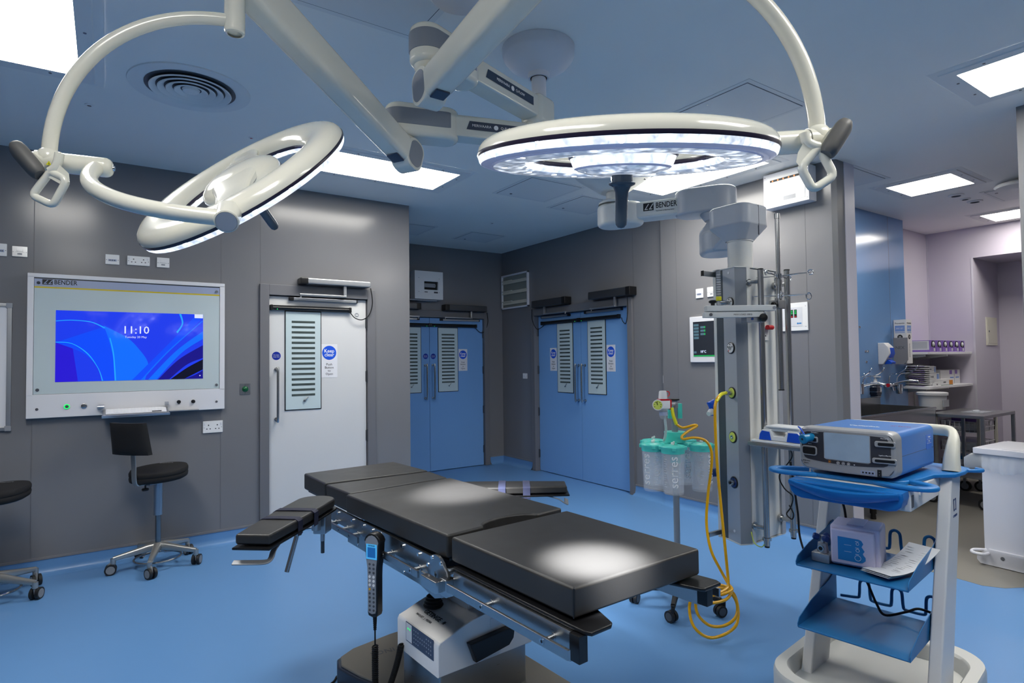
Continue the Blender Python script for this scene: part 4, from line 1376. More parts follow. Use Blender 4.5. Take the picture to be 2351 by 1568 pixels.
lr = [at_depth(x, y, d_) for x, y in ((1880, 337), (1838, 384), (1866, 436), (1915, 404))]
la = [at_depth(x, y, d_) for x, y in ((1846, 305), (1852, 325), (1866, 334), (1880, 337))]
lh = [at_depth(x, y, d_) for x, y in ((1848, 322), (1880, 340), (1876, 354), (1840, 388), (1828, 372), (1832, 350))]
surgical_lamp('horizontal round surgical lamp on the right, lit underside in view', CRp, nR, kR, hR, 2.50,
              ((1.02, 2.00, 2.515), (1.043, 1.06, 2.66)), ((MX, MY, 2.68), (1.025, 2.04, 2.68)), gr, lr, la, lh,
              ((1.245, 1.375, .85), 19), 760, .420)

# shared ceiling mount
t = thing('lamp_ceiling_mount', 'white domed ceiling mount and tube carrying both lamp arms', 'ceiling mount', (MX, MY, CH))
mb = MB(); mb.lathe([(.178, -.0005), (.178, -.035), (.17, -.055), (.145, -.085), (.10, -.112), (.055, -.128), (.05, -.15), (.0005, -.15)], n=56)
mb.build('dome', 'ceiling fitting white' if 'ceiling fitting white' in M_ else 'white powder', t)
mb = MB(); mb.cyl((0, 0, -.14), (0, 0, -.53), .036, n=30); mb.cyl((0, 0, -.145), (0, 0, -.15), .042, n=30)
mb.disc((-.03, -.022, -.31), (-.8, -.6, 0), .008, n=12, m=1, h=.004)
mb.build('tube', ['white powder', 'screw'], t)

# third rounded ceiling cover cut by the top edge
p = WORLD.hit(1062, 18, 2, 2.86)
t = thing('ceiling_cover', 'pale rounded ceiling cover cropped by the top edge', 'ceiling mount', (p.x - .03, p.y - .05, CH))
mb = MB(); mb.lathe([(.15, -.0005), (.155, -.06), (.15, -.10), (.12, -.135), (.06, -.15), (.0005, -.153)], n=48); mb.build('dome', 'white powder', t)
# ================================================================== OPERATING TABLE
TF = Fr((1.32, 1.25, 0), 3.5)            # local: x to the right, y from the foot end to the head end
tb = thing('operating_table', 'black padded operating table with steel side rails on a white column', 'operating table', TF.o, 3.5)


def pad(name, poly, z0=.766, z1=.85, label=None, parent=tb, m='vinyl black', dent=None):
    b = bmesh.new()
    lo = [b.verts.new((p[0], p[1], z0)) for p in poly]; hi = [b.verts.new((p[0], p[1], z1)) for p in poly]
    n = len(poly)
    b.faces.new(lo[::-1]); b.faces.new(hi)
    for i in range(n):
        j = (i + 1) % n
        b.faces.new([lo[i], lo[j], hi[j], hi[i]])
    bmesh.ops.recalc_face_normals(b, faces=b.faces[:])
    bmesh.ops.bevel(b, geom=b.edges[:], offset=.009, segments=3, affect='EDGES', profile=.5)
    return MB().bm(b).build(name, m, parent, label, ang=50)


leg = pad('leg_pad', [(-.271, .014), (.274, -.006), (.283, .630), (-.277, .626)])
arc = [(.02 + .13 * math.cos(R(a)) * 1.0,   .662 + .062 * math.sin(R(a))) for a in range(180, -1, -20)]
torso = pad('torso_pad', [(-.277, .652)] + [(p[0], p[1]) for p in arc] + [(.295, .672), (.283, 1.528), (-.298, 1.512)])
arc = [(.05 + .24 * math.cos(R(a)), 1.762 - .020 * math.sin(R(a))) for a in range(0, 181, 20)]
pad('back_pad', [(-.277, 1.520), (.272, 1.538), (.290, 1.755), (-.288, 1.796)])
hp_ = pad('head_pad', [(-.286, 1.812), (-.10, 1.80), (.05, 1.788), (.18, 1.776), (.288, 1.770), (.277, 2.172), (-.276, 2.158)], z1=.853)
# seams and folds on the vinyl
mb = MB(); mb.tube([(-.27, .016, .768), (-.268, .016, .848)], .0022, n=8); mb.build('corner_seam', 'black plastic', leg)
# base boards under the pads
mb = MB()
o = [(-.285, .60), (-.285, .02), (-.283, -.035), (-.272, -.055), (-.20, -.055), (-.185, -.045), (-.15, .05), (-.12, .07), (.14, .06), (.17, .04), (.20, -.055), (.21, -.068), (.29, -.07), (.30, -.05), (.292, .02), (.292, .60)]
mb.prism(o[::-1], .744, .757, bev=.005, seg=3)
mb.box(-.255, .255, .09, .60, .757, .768)
mb.build('leg_board', 'black plastic', tb, 'black leg board with two ears at the foot')
mb = MB(); mb.box(-.265, .268, .66, 1.79, .752, .768, bev=.004); mb.build('torso_board', 'black plastic', tb)
mb = MB(); mb.box(-.262, .262, 1.805, 2.13, .752, .768, bev=.004); mb.box(-.20, .20, 1.70, 1.85, .72, .752); mb.build('head_board', 'black plastic', tb)


def rail(x, y0, y1, zc, posts, parent=tb):
    s = -1 if x < 0 else 1
    mb = MB()
    mb.box(x - .005, x + .005, y0, y1, zc - .0135, zc + .0135, bev=.0015)
    for y in posts:
        mb.cyl((x - s * .004, y, zc), (x - s * .045, y, zc), .0075, n=16)
        mb.cyl((x - s * .034, y, zc), (x - s * .045, y, zc), .013, n=18)
        mb.cyl((x + s * .0045, y, zc), (x + s * .0058, y, zc), .0095, n=18, m=1); mb.cyl((x + s * .0055, y, zc), (x + s * .0062, y, zc), .0045, n=6, m=2)
    mb.build('side_rail', ['steel brushed', 'steel', 'black plastic'], parent, 'steel accessory rail')


for s in (-1, 1):
    mb = MB(); mb.box(s * .286 - .009, s * .286 + .009, .005, .585, .664, .744, bev=.002)
    mb.build('leg_side_plate', 'steel brushed', tb)
    mb = MB(); mb.box(s * .284 - .016, s * .284 + .016, -.034, .004, .672, .744, bev=.002); mb.build('end_block', 'black plastic', tb, 'black end block')
    rail(s * .330, -.028 if s < 0 else -.04, .565, .705, (.075, .365))
    mb = MB(); mb.box(s * .283 - .007, s * .283 + .007, .70, 1.72, .690, .757, bev=.002)
    for y in (.83, .96, 1.17, 1.24, 1.33, 1.45, 1.62):
        mb.cyl((s * .289, y, .742), (s * .298, y, .742), .006, n=12, m=1)
    mb.build('torso_side_plate', ['steel brushed', 'chrome'], tb)
    rail(s * .326, .775, 1.135, .690, (.83, 1.06)); rail(s * .326, 1.31, 1.735, .690, (1.40, 1.52, 1.66))
    # rounded hinge plate and bolted clamp at the leg joint
    pts = [(.60, .700), (.62, .735)] + [(.69 + .062 * math.cos(R(a)), .715 + .062 * math.sin(R(a))) for a in range(150, -31, -15)] + [(.80, .690), (.82, .640), (.70, .620), (.64, .640)]
    mb = MB(); Mx = Matrix.Translation((s * .296, 0, 0)) @ Matrix(((0, 0, 1, 0), (1, 0, 0, 0), (0, 1, 0, 0), (0, 0, 0, 1)))
    mb.prism(pts, -.006, .006, bev=.0015, M=Mx)
    for (y, z) in ((.655, .755), (.715, .762), (.745, .728)):
        mb.cyl((s * .301, y, z), (s * .305, y, z), .007, n=14, m=1)
    mb.build('hinge_plate', ['steel brushed', 'chrome'], tb, 'rounded steel hinge plate')
    mb = MB(); mb.box(s * .328 - .022, s * .328 + .008, .612, .715, .672, .712, bev=.003)
    for y in (.640, .672):
        mb.cyl((s * .335, y, .692), (s * .3375, y, .692), .010, n=18, m=1); mb.cyl((s * .337, y, .692), (s * .338, y, .692), .005, n=6, m=2)
    mb.box(s * .305 - .02, s * .305 + .02, .585, .63, .66, .72, bev=.004)
    mb.build('leg_clamp', ['steel', 'chrome', 'black plastic'], tb)
    mb = MB()
    pts = [(.70, .690), (1.57, .690), (1.57, .612), (.90, .612), (.80, .612), (.70, .640)]
    mb.prism(pts, -.004, .004, M=Matrix.Translation((s * .262, 0, 0)) @ Matrix(((0, 0, 1, 0), (1, 0, 0, 0), (0, 1, 0, 0), (0, 0, 0, 1))))
    for y in (.86, 1.0, 1.2, 1.45):
        mb.cyl((s * .266, y, .625), (s * .269, y, .625), .005, n=10, m=1)
    mb.build('frame_skirt', ['steel brushed', 'chrome'], tb)
mb = MB(); mb.box(-.26, .26, .84, 1.56, .620, .70); mb.box(-.20, .20, .62, .84, .66, .74); mb.build('frame_core', 'alu dark', tb)
mb = MB(); mb.tube([(-.285, .70, .705), (-.27, .655, .715), (-.20, .63, .72), (.20, .63, .72), (.28, .655, .715), (.286, .70, .705)], .022, n=12); mb.build('joint_tube', 'steel', tb)

# column head, column and base
sec = [(-.24, .283), (-.24, .398), (-.232, .412), (-.20, .421), (-.14, .442), (-.085, .458), (-.03, .465), (.03, .462), (.075, .446), (.13, .412), (.185, .368), (.212, .345), (.215, .335), (.215, .283)]
mb = MB(); mb.prism(sec[::-1], -1.115, -.782, bev=.006, seg=3, M=Matrix(((1, 0, 0, 0), (0, 0, -1, 0), (0, 1, 0, 0), (0, 0, 0, 1))))
ch = mb.build('column_head', 'white plastic', tb, 'white plastic column head', ang=30)
mb = MB()
mb.box(-.2415, -.2395, .815, 1.035, .335, .412, m=0, bev=.0008); mb.box(-.2419, -.2396, .985, 1.031, .339, .409, m=3)
for i in range(2):
    mb.disc((-.2418, 1.0 + .016 * i, .388), (-1, 0, 0), .004, n=10, m=2)
random.seed(3)
for i in range(9):
    for j in range(4):
        if (i in (3, 4, 5)) and j in (0, 3):
            continue
        y = .966 - i * .0165; z = .398 - j * .0155
        mb.cyl((-.2416, y, z), (-.2422, y, z), .0052, n=12, m=1)
        mb.box(-.2424, -.2421, y - .0022, y + .0022, z - .0007, z + .0007, m=3)
mb.build('control_panel', ['panel slate', 'panel button', 'glow green', 'white plastic'], ch, 'dark membrane control panel') if mat('panel slate', '3e4a62', .4) and mat('panel button', '59657c', .4) else None
mb = MB()
slope = math.degrees(math.atan2(.458 - .421, .115))
Mt = Matrix.Translation((-.172, .945, .4325)) @ Matrix.Rotation(R(-slope), 4, 'Y') @ Matrix.Rotation(R(-90), 4, 'Z')
mb.text('GETINGE', .030, Mt @ Matrix.Translation((-.012, .012, .0008)), bold=.0003)
for k in range(3):
    a = R(60 * k); mb.box(-.009, .009, -.0012, .0012, 0, .0012, M=Mt @ Matrix.Translation((.075, .012, 0)) @ Matrix.Rotation(a, 4, 'Z'))
mb.text('MAQUET  |  MEERA', .014, Mt @ Matrix.Translation((-.035, -.018, .0008)))
mb.build('brand_lettering', 'ink black', ch, 'black GETINGE and MAQUET MEERA lettering')
mb = MB(); pts = [(-.115, .380), (-.085, .302), (.075, .322), (.098, .345), (.106, .385), (.085, .392)]
mb.prism(pts[::-1] if False else pts, 0, .032, bev=.006, M=Matrix(((1, 0, 0, 0), (0, 0, -1, .786), (0, 1, 0, 0), (0, 0, 0, 1))))
mb.build('column_handle', 'black plastic', ch, 'chunky black handle on the column head')
mb = MB(); mb.box(.09, .20, .7805, .7825, .395, .40); mb.box(-.0, .085, .7805, .7822, .405, .438, m=0); mb.disc((.012, .7815, .42), (0, -1, 0), .003, n=8, m=1); mb.build('battery_flap', ['white powder', 'seam dark'], ch)
mb = MB()
for (a, b, c_, d) in ((-.235, .21, .787, 1.11),):
    mb.box(-.222, .197, .80, 1.10, .11, .284, bev=.01)
mb.box(-.205, .18, .815, 1.085, .09, .12)
mb.build('column', 'steel brushed', tb, 'brushed steel column')
mb = MB(); mb.box(-.055, .115, .86, 1.06, .44, .63, bev=.012); mb.build('upper_column', 'white plastic', tb)
mb = MB(); mb.prism([(.0, .46), (.045, .462), (.040, .51), (.005, .53)], 0, .004, M=Matrix(((1, 0, 0, 0), (0, 0, -1, .860), (0, 1, 0, 0), (0, 0, 0, 1)))); mb.build('lock_marker', 'bright blue', tb, 'blue lock marker')
mb = MB()
prof = []
q_ = TF.hit(995, 1388, 2, .455); bx_, by_ = q_.x, q_.y
for i in range(9):
    prof.append((.040 - .0023 * i + (.005 if i % 2 else 0), .438 + .006 * i))
mb.lathe(prof + [(.0005, .490)], c=(bx_, by_, .012), n=28); mb.build('bellows', 'rubber', tb, 'black rubber bellows')
mb = MB(); q_ = TF.hit(988, 1335, 1, by_ - .02); mb.cyl((bx_, by_, .495), (q_.x, q_.y, q_.z), .013, n=18); mb.build('lift_rod', 'steel', tb)
mb = MB()
bp = [(-.30, .45), (.30, .45), (.33, .48), (.33, 1.46), (.29, 1.525), (.22, 1.555), (-.06, 1.555), (-.26, 1.53), (-.335, 1.49), (-.36, 1.42), (-.33, 1.28), (-.30, 1.20), (-.33, 1.10), (-.33, .48)]
mb.prism([(p[0] * 1.0, p[1]) for p in bp], .11, .125, bev=.006, seg=3)
mb.text('GETINGE', .05, Matrix.Translation((-.12, 1.40, .1262)) @ Matrix.Rotation(R(90 + 80), 4, 'Z'), m=1)
mb.build('base_top', ['base taupe', 'seam dark'], tb, 'taupe top of the base') if mat('base taupe', '6b675f', .45, bump=.05) else None
mb = MB(); mb.prism([(p[0] * 1.035, (p[1] - 1.0) * 1.03 + 1.0) for p in bp], .02, .112, bev=.012, seg=3); mb.build('base_bumper', 'bumper navy', tb, 'dark rubber bumper of the base') if mat('bumper navy', '262c3a', .3) else None
for sx in (-.24, .24):
    for y in (.55, 1.42):
        mb = MB(); mb.cyl((sx - .015, y, .03), (sx + .015, y, .03), .03, n=20); mb.build('castor', 'rubber', tb)

mat('alu dull', '8d8f93', .5, metal=.6)
# ---------------- arm boards
def arm_board(label, px, py, ang, z, flip):
    """local: y along the board towards its free end, x across"""
    p = TF.W((px, py, z))
    t = thing('arm_board', label, 'arm board', p, 3.5 + ang, 'arm boards of the operating table')
    L = .60
    out = [(.085 * math.cos(R(a)), .06 + .085 * math.sin(R(a)) * .9) for a in range(180, 361, 15)]
    out = out + [(.083, .30), (.066, L), (-.066, L), (-.083, .30)]
    b = [(p_[0], p_[1], 0) for p_ in out]
    cush = pad('cushion', out, z0=-.038, z1=0, parent=t)
    mb = MB(); mb.prism([(p_[0] * 1.06, (p_[1] - .3) * 1.04 + .3) for p_ in out], -.054, -.044, bev=.003); mb.build('board', 'black plastic', t)
    for y in (.255, .385):
        w0 = .0865 if y < .3 else .078
        mb = MB()
        prof = [(-w0 - .003, -.06), (-w0 - .004, -.006), (-w0 + .01, .0035), (0, .005), (w0 - .01, .0035), (w0 + .004, -.006), (w0 + .003, -.06)]
        v = []; f = []
        for (x, zz) in prof:
            v.append((x, y - .019, zz)); v.append((x, y + .019, zz))
        for (x, zz) in prof:
            v.append((x * .97, y - .019, zz - .003)); v.append((x * .97, y + .019, zz - .003))
        k = len(prof)
        for i in range(k - 1):
            f.append([2 * i, 2 * i + 1, 2 * i + 3, 2 * i + 2]); f.append([2 * (k + i), 2 * (k + i) + 2, 2 * (k + i) + 3, 2 * (k + i) + 1])
            f.append([2 * i, 2 * i + 2, 2 * (k + i) + 2, 2 * (k + i)]); f.append([2 * i + 1, 2 * (k + i) + 1, 2 * (k + i) + 3, 2 * i + 3])
        mb.add(v, f); mb.build('strap', 'strap navy' if not flip else 'strap lilac', t, 'wide navy strap')
    # bracket, lever and clamp at the table side
    s = -1 if flip else 1
    mb = MB(); mb.box(-.03, .03, -.02, .22, -.09, -.066, bev=.004); mb.cyl((0, .05, -.07), (0, .05, -.14), .02, n=20); mb.build('bracket', 'alu', t)
    mb = MB(); mb.cyl((.05 * s, .13, -.085), (.05 * s, .13, -.14), .018, n=16); mb.cyl((.05 * s, .13, -.13), (.085 * s, .16, -.29), .010, n=14); mb.build('lever', 'steel', t)
    mb = MB(); mb.box(-.03, .03, -.055, .02, -.17, -.085, bev=.006); mb.cyl((0, -.02, -.16), (0, -.02, -.21), .010, n=14); mb.cyl((0, -.02, -.20), (0, -.02, -.265), .0085, n=14, m=1); mb.build('rail_clamp', ['alu', 'alu dark'], t)
    # bent release handle under the free end
    mb = MB()
    mb.tube(spline([(-.05 * s, L - .12, -.052), (-.055 * s, L - .05, -.070), (-.06 * s, L - .02, -.088), (-.05 * s, L - .005, -.098), (.0 * s, L + .0, -.100), (.07 * s, L + .005, -.100)], 5), .009, n=12, flat=(.35, 1.3, 4), ref=(0, 1, 0)); mb.build('release_handle', 'alu dull', t, 'bent metal release handle')
    return t


arm_board('black arm board at the near left side of the table with two navy straps', -.405, 1.545, 137.0, .853, False)
arm_board('black arm board at the far right side of the table with two straps', .335, 1.565, -128.0, .800, True)

# ---------------- wired hand control hanging on the rail
p = TF.W((-.352, 1.09, .60))
t = thing('hand_control', 'black wired hand control with a small blue display hanging on the side rail', 'remote control', p, 3.5 - 62)
mb = MB()
body = [(.040, .148), (.036, .135), (.0345, .10), (.031, .07), (.026, .04), (.0245, 0), (.024, -.10), (.024, -.14), (.020, -.152), (0, -.157)]
poly = [(w_, z_) for w_, z_ in body] + [(-w_, z_) for w_, z_ in body[::-1][1:]] + [(-.033, .162), (-.018, .174), (0, .178), (.018, .174), (.033, .162)]
P2 = Matrix(((1, 0, 0, 0), (0, 0, 1, 0), (0, 1, 0, 0), (0, 0, 0, 1)))
mb.prism(poly, -.016, .024, bev=.006, seg=3, M=P2)
mb.box(-.012, .012, .02, .05, .10, .15, bev=.004)
mb.build('body', 'black plastic', t)
mb = MB(); mb.prism([(x * .80, z * .93 + .004) for x, z in poly], -.0178, -.0155, M=P2); mb.build('face_plate', 'grey plastic', t)
mb = MB(); mb.box(-.026, .026, -.0188, -.017, .075, .135, m=0); mb.box(-.019, .019, -.0194, -.018, .082, .122, m=1); mb.text('GETINGE', .008, face_front(0, -.0195, .129), m=2); mb.build('display', ['screen lcd', 'screen navy', 'ink black'], t, 'small blue display')
mb = MB()
for j in range(12):
    for i in (-1, 1):
        z = .055 - j * .0165
        mb.cyl((i * .0095, -.0175, z), (i * .0095, -.0195, z), .0048 if j not in (3, 4, 5) else .0055, n=12, m=1 if (j == 6 and i < 0) else (2 if j in (3, 4, 5) else 0))
mb.build('keypad', ['grey dark plastic', 'yellow hose', 'white plastic'], t)
mb = MB(); mb.cyl((0, .002, -.155), (0, .002, -.19), .0085, .006, n=14)
for k in range(7):
    mb.cyl((0, .002, -.160 - k * .008), (0, .002, -.164 - k * .008), .0085 - k * .0004, n=12)
mb.cyl((0, .002, -.185), (0, .002, -.275), .0032, n=10)
pts = []
nt_ = 34
for i in range(nt_ * 10 + 1):
    u = i / (nt_ * 10); a = 2 * PI * i / 10
    pts.append((.0105 * math.cos(a), .002 + .0105 * math.sin(a), -.275 - .29 * u))
mb.tube(pts, .0032, n=6); mb.build('coiled_cable', 'black matte', t, 'coiled black cable')
# second coiled cable running from the column head to the floor
p0 = TF.W((-.245, 1.02, .30))
pts = []
q0, q1, q2 = TF.W(TF.hit(921, 1480, 0, -.25)), TF.W(TF.hit(912, 1530, 0, -.265)), TF.W(TF.hit(893, 1580, 0, -.29))
N = 300
for i in range(N + 1):
    u = i / N
    c = q0 * (1 - u) ** 2 + q1 * 2 * u * (1 - u) + q2 * u * u
    a = 2 * PI * i / 10
    pts.append(c + Vector((.010 * math.cos(a), .010 * math.sin(a), 0)))
mb = MB(); mb.tube(pts, .0036, n=6)
solo(mb, 'coiled_cable', 'black matte', 'thick coiled black cable hanging behind the hand control down the column', 'cable', loc=q2)

mb = MB(); fl = lambda x, y: WORLD.hit(x, y, 2, .006)
mb.tube(spline([TF.W((-.33, 1.20, .05)), fl(783, 1553), fl(765, 1566), fl(735, 1590), fl(690, 1640)], 8), .005, n=8)
solo(mb, 'mains_cable', 'black matte', 'thin black cable on the floor at the bottom edge by the table base', 'cable', loc=fl(765, 1566))
# ================================================================== CEILING PENDANT
PX, PY = 3.21, 2.19
t = thing('medical_pendant', 'grey and white ceiling pendant column with gas outlets and steel poles', 'medical pendant', (PX, PY, 0))
O_ = Vector((PX, PY, 0))
HBx, HBy, HZ = 3.36, 3.42, 2.62
EX, EY = 3.745, 2.74


def PL(mb, name, mats, parent=t, label=None, ang=35):
    mb.v = [tuple(Vector(v) - O_) for v in mb.v]
    return mb.build(name, mats, parent, label, ang)


mat('pendant grey', 'b6bac0', .38)
mat('pendant white', 'd6d7d4', .4)
mb = MB(); mb.lathe([(.33, 2.9995), (.325, 2.955), (.30, 2.93), (.12, 2.805), (.10, 2.80), (.0005, 2.80)], c=(HBx, HBy, 0), n=6 * 8)
for a in (200, 250, 310):
    mb.cyl((HBx + .24 * math.cos(R(a)), HBy + .24 * math.sin(R(a)), 2.885), (HBx + .24 * math.cos(R(a)), HBy + .24 * math.sin(R(a)), 2.892), .012, n=10, m=1)
PL(mb, 'ceiling_cover', ['pendant white', 'screw'])
mb = MB(); mb.cyl((HBx, HBy, 2.81), (HBx, HBy, 2.70), .065, n=32); mb.lathe([(.065, 2.745), (.10, 2.735), (.125, 2.715), (.128, 2.70)], c=(HBx, HBy, 0), n=36); PL(mb, 'ceiling_tube', 'pendant white')
# upper arm
d = Vector((EX - HBx, EY - HBy, 0)); L = d.length; d.normalize(); sd = Vector((0, 0, 1)).cross(d)
Mx = Matrix((d, sd, Vector((0, 0, 1)))).transposed().to_4x4(); Mx.translation = (HBx, HBy, HZ)
mb = MB(); mb.box(.05, L - .1, -.085, .085, -.07, .06, bev=.02, seg=3, M=Mx); arm = PL(mb, 'upper_arm', 'pendant white')
mb = MB(); mb.prism(rrect(-.135, .23, -.125, .125, .12, 10), -.10, .075, bev=.03, seg=4, M=Mx); PL(mb, 'hub', 'pendant white')
mb = MB(); mb.prism(rrect(L - .30, L + .14, -.13, .13, .125, 12), -.085, .105, bev=.02, seg=4, M=Mx); mb.lathe([(.135, .09), (.12, -.09), (.09, -.135), (.075, -.14), (.075, -.16)], c=Mx @ Vector((L, 0, 0)), n=36)
PL(mb, 'elbow', 'pendant grey', label='grey elbow cover')
mb = MB()
Rm = Matrix.Rotation(R(180), 4, 'Z') @ Matrix.Rotation(R(90), 4, 'X')
s_ = -1
cm = Mx @ Matrix.Translation((L * .5, -.0858, 0))
side = -1 if (Mx @ Vector((L / 2, -.09, 0)) - EYE).length < (Mx @ Vector((L / 2, .09, 0)) - EYE).length else 1
Rm = Matrix.Rotation(R(90), 4, 'X') if side < 0 else Matrix.Rotation(R(180), 4, 'Z') @ Matrix.Rotation(R(90), 4, 'X')
B_ = Mx @ Matrix.Translation((L * .47, side * .0858, .0)) @ Rm
mb.text('BENDER', .060, B_ @ Matrix.Translation((-.02, .012, 0)), align='LEFT', bold=.0008, sx=.72)
mb.text('The Power in Electrical Safety', .0135, B_ @ Matrix.Translation((-.02, -.028, 0)), align='LEFT', sx=.85)
mb.add([B_ @ Vector(v) for v in ((-.115, -.02, 0), (-.035, -.02, 0), (-.035, .04, 0), (-.115, .04, 0))], [[0, 1, 2, 3]])
for k in range(2):
    q = -.107 + k * .034
    mb.add([B_ @ Vector(v) for v in ((q, -.012, .0006), (q + .008, -.012, .0006), (q + .038, .032, .0006), (q + .030, .032, .0006))], [[0, 1, 2, 3]], m=1)
    mb.add([B_ @ Vector(v) for v in ((q + .002, -.012, .0006), (q + .026, -.012, .0006), (q + .029, -.006, .0006), (q + .005, -.006, .0006))], [[0, 1, 2, 3]], m=1)
PL(mb, 'brand_lettering', ['ink black', 'pendant white'], label='black BENDER lettering')
# lower arm: block under the elbow, beam to the column head
LZ = 2.335
d2_ = Vector((PX - EX, PY - EY, 0)); L2 = d2_.length; d2_.normalize(); sd2 = Vector((0, 0, 1)).cross(d2_)
Mx2 = Matrix((d2_, sd2, Vector((0, 0, 1)))).transposed().to_4x4(); Mx2.translation = (EX, EY, LZ)
mb = MB(); mb.lathe([(.075, .14), (.085, .12), (.125, .075), (.13, .05), (.13, -.05)], c=(EX, EY, LZ), n=36); mb.prism(rrect(-.13, .22, -.13, .13, .125, 10), -.115, .05, bev=.03, seg=4, M=Mx2); PL(mb, 'lower_elbow', 'pendant grey', label='grey lower elbow block')
mb = MB(); mb.box(.1, L2 - .1, -.075, .075, -.105, .03, bev=.02, seg=3, M=Mx2); PL(mb, 'lower_arm', 'pendant grey')
mb = MB()
out = rrect(PX - .135, PX + .145, PY - .125, PY + .15, .07, 8)
mb.prism(out, 2.25, 2.388, bev=.022, seg=4)
v = []; f = []
N_ = len(out)
for k in range(N_):
    a = math.atan2(out[k][1] - PY, out[k][0] - PX)
    v.append((out[k][0], out[k][1], 2.262)); v.append((PX + .082 * math.cos(a), PY + .082 * math.sin(a), 2.178))
for k in range(N_):
    j = (k + 1) % N_; f.append([2 * k, 2 * j, 2 * j + 1, 2 * k + 1])
mb.add(v, f)
mb.box(PX - .0008 + .01, PX + .0008 + .01, PY - .1265, PY - .12, 2.20, 2.38, m=1)
PL(mb, 'column_head', ['pendant grey', 'seam dark'], label='grey column head cover')
mb = MB(); mb.cyl((PX, PY, 2.185), (PX, PY, 1.98), .073, n=40); mb.cyl((PX, PY, 2.178), (PX, PY, 2.172), .078, n=40); PL(mb, 'column_neck', 'pendant white')
# service column
A = (3.043, 2.300); B = (3.039, 2.197); C = (3.001, 2.086); D = (3.063, 2.055); F_ = (3.405, 2.062)
ZB, ZT = .40, 1.990
foot = [(3.045, 2.266), B, C, D, F_, (3.43, 2.10), (3.43, 2.30), (3.40, 2.335), (3.14, 2.335)]
mb = MB(); mb.prism([(p[0] + (PX - p[0]) * .03, p[1] + (PY - p[1]) * .03) for p in foot], ZB + .004, ZT - .004); PL(mb, 'column_body', 'pendant white')
def strip(a, b, name, m, lab=None, out_=.004, z0=ZB, z1=ZT):
    a = Vector((a[0], a[1], 0)); b = Vector((b[0], b[1], 0)); e = (b - a); n_ = Vector((e.y, -e.x, 0)).normalized()
    if n_.dot(Vector((PX, PY, 0)) - (a + b) / 2) > 0:
        n_ = -n_
    mb = MB(); mb.prism([(a.x, a.y), (b.x, b.y), ((b - n_ * .012 + n_ * 0).x, (b - n_ * .012).y), ((a - n_ * .012).x, (a - n_ * .012).y)] if True else [], z0, z1)
    return PL(mb, name, m, label=lab)
mat('column alu', 'aeb3ba', .38, metal=.25)
mat('column alu dark', '8d939b', .38, metal=.25)
mat('column slate', '4c545a', .4)
strip((3.0455, 2.268), (3.0445, 2.248), 'edge_profile', 'pendant white')
strip((3.0445, 2.246), (3.041, 2.198), 'dark_channel', 'column slate', 'dark slate channel')
strip((3.039, 2.195), (3.001, 2.087), 'outlet_face', 'column alu', 'grey face carrying the gas outlets')
strip((3.001, 2.085), (3.062, 2.054), 'chamfer_face', 'column alu dark')
strip((3.066, 2.052), (3.10, 2.052), 'edge_profile', 'pendant white')
strip((3.37, 2.055), (3.42, 2.062), 'edge_profile', 'column alu')
mb = MB(); mb.prism([(p[0] + (p[0] - PX) * .02, p[1] + (p[1] - PY) * .02) for p in foot], ZB - .006, ZB); PL(mb, 'bottom_plate', 'pendant white')
mb = MB(); mb.prism([(p[0] + (p[0] - PX) * .02, p[1] + (p[1] - PY) * .02) for p in foot], ZT, ZT + .006); PL(mb, 'top_plate', 'pendant white')
# rail stubs at the far side, top and bottom
mb = MB(); mb.box(2.93, 3.07, 2.247, 2.262, 1.955, 1.985, bev=.002); mb.box(2.926, 2.932, 2.246, 2.263, 1.954, 1.986, m=1); PL(mb, 'equipment_rail', ['steel brushed', 'black plastic'])
mb = MB(); mb.box(2.93, 3.07, 2.247, 2.262, .412, .438, bev=.002); mb.box(2.926, 2.932, 2.246, 2.263, .411, .439, m=1); PL(mb, 'equipment_rail', ['steel brushed', 'black plastic'])
# gas outlets
fb, fc = Vector((3.039, 2.195, 0)), Vector((3.001, 2.087, 0))
fe = (fc - fb).normalized(); fn = Vector((fe.y, -fe.x, 0))
for zz, ring_c, kind in ((1.787, 'white plastic', 'plain'), (1.522, 'white plastic', 'plain'), (1.261, 'lime', 'hose'), (1.004, 'lime', 'plain'), (.742, 'navy', 'metal')):
    c = fb + fe * .069 + Vector((0, 0, zz))
    mb = MB()
    mb.lathe([(.034, 0), (.034, .005), (.029, .007)], c=c, axis=fn, n=32, m=0); mb.lathe([(.029, .006), (.027, .009), (.012, .009)], c=c, axis=fn, n=32, m=1)
    mb.lathe([(.012, .009), (.011, .014), (.005, .014), (.0005, .010)], c=c, axis=fn, n=20, m=2)
    if kind == 'plain' and ring_c == 'white plastic':
        for k in range(4):
            a = R(20 + 70 * k)
            q = c + (fe * math.cos(a) + Vector((0, 0, math.sin(a)))) * .021 + fn * .009
            mb.disc(q, fn, .0045, n=8, m=3 if k < 3 else 4, h=.0006)
    if kind == 'metal':
        mb.cyl(c + fn * .008, c + fn * .03, .017, n=20, m=2); mb.cyl(c + fn * .03, c + fn * .034, .009, n=14, m=0)
    PL(mb, 'gas_outlet', ['black plastic', ring_c, 'steel', 'ink black', 'red'], label={'lime': 'yellow green round gas outlet', 'white plastic': 'white and black round gas outlet', 'navy': 'round outlet with a metal coupling'}[ring_c])
for zz in (.46, 1.965):
    c = fb + fe * .06 + Vector((0, 0, zz)); mb = MB(); mb.disc(c, fn, .008, n=14, h=.002); PL(mb, 'cover_plug', 'white plastic')
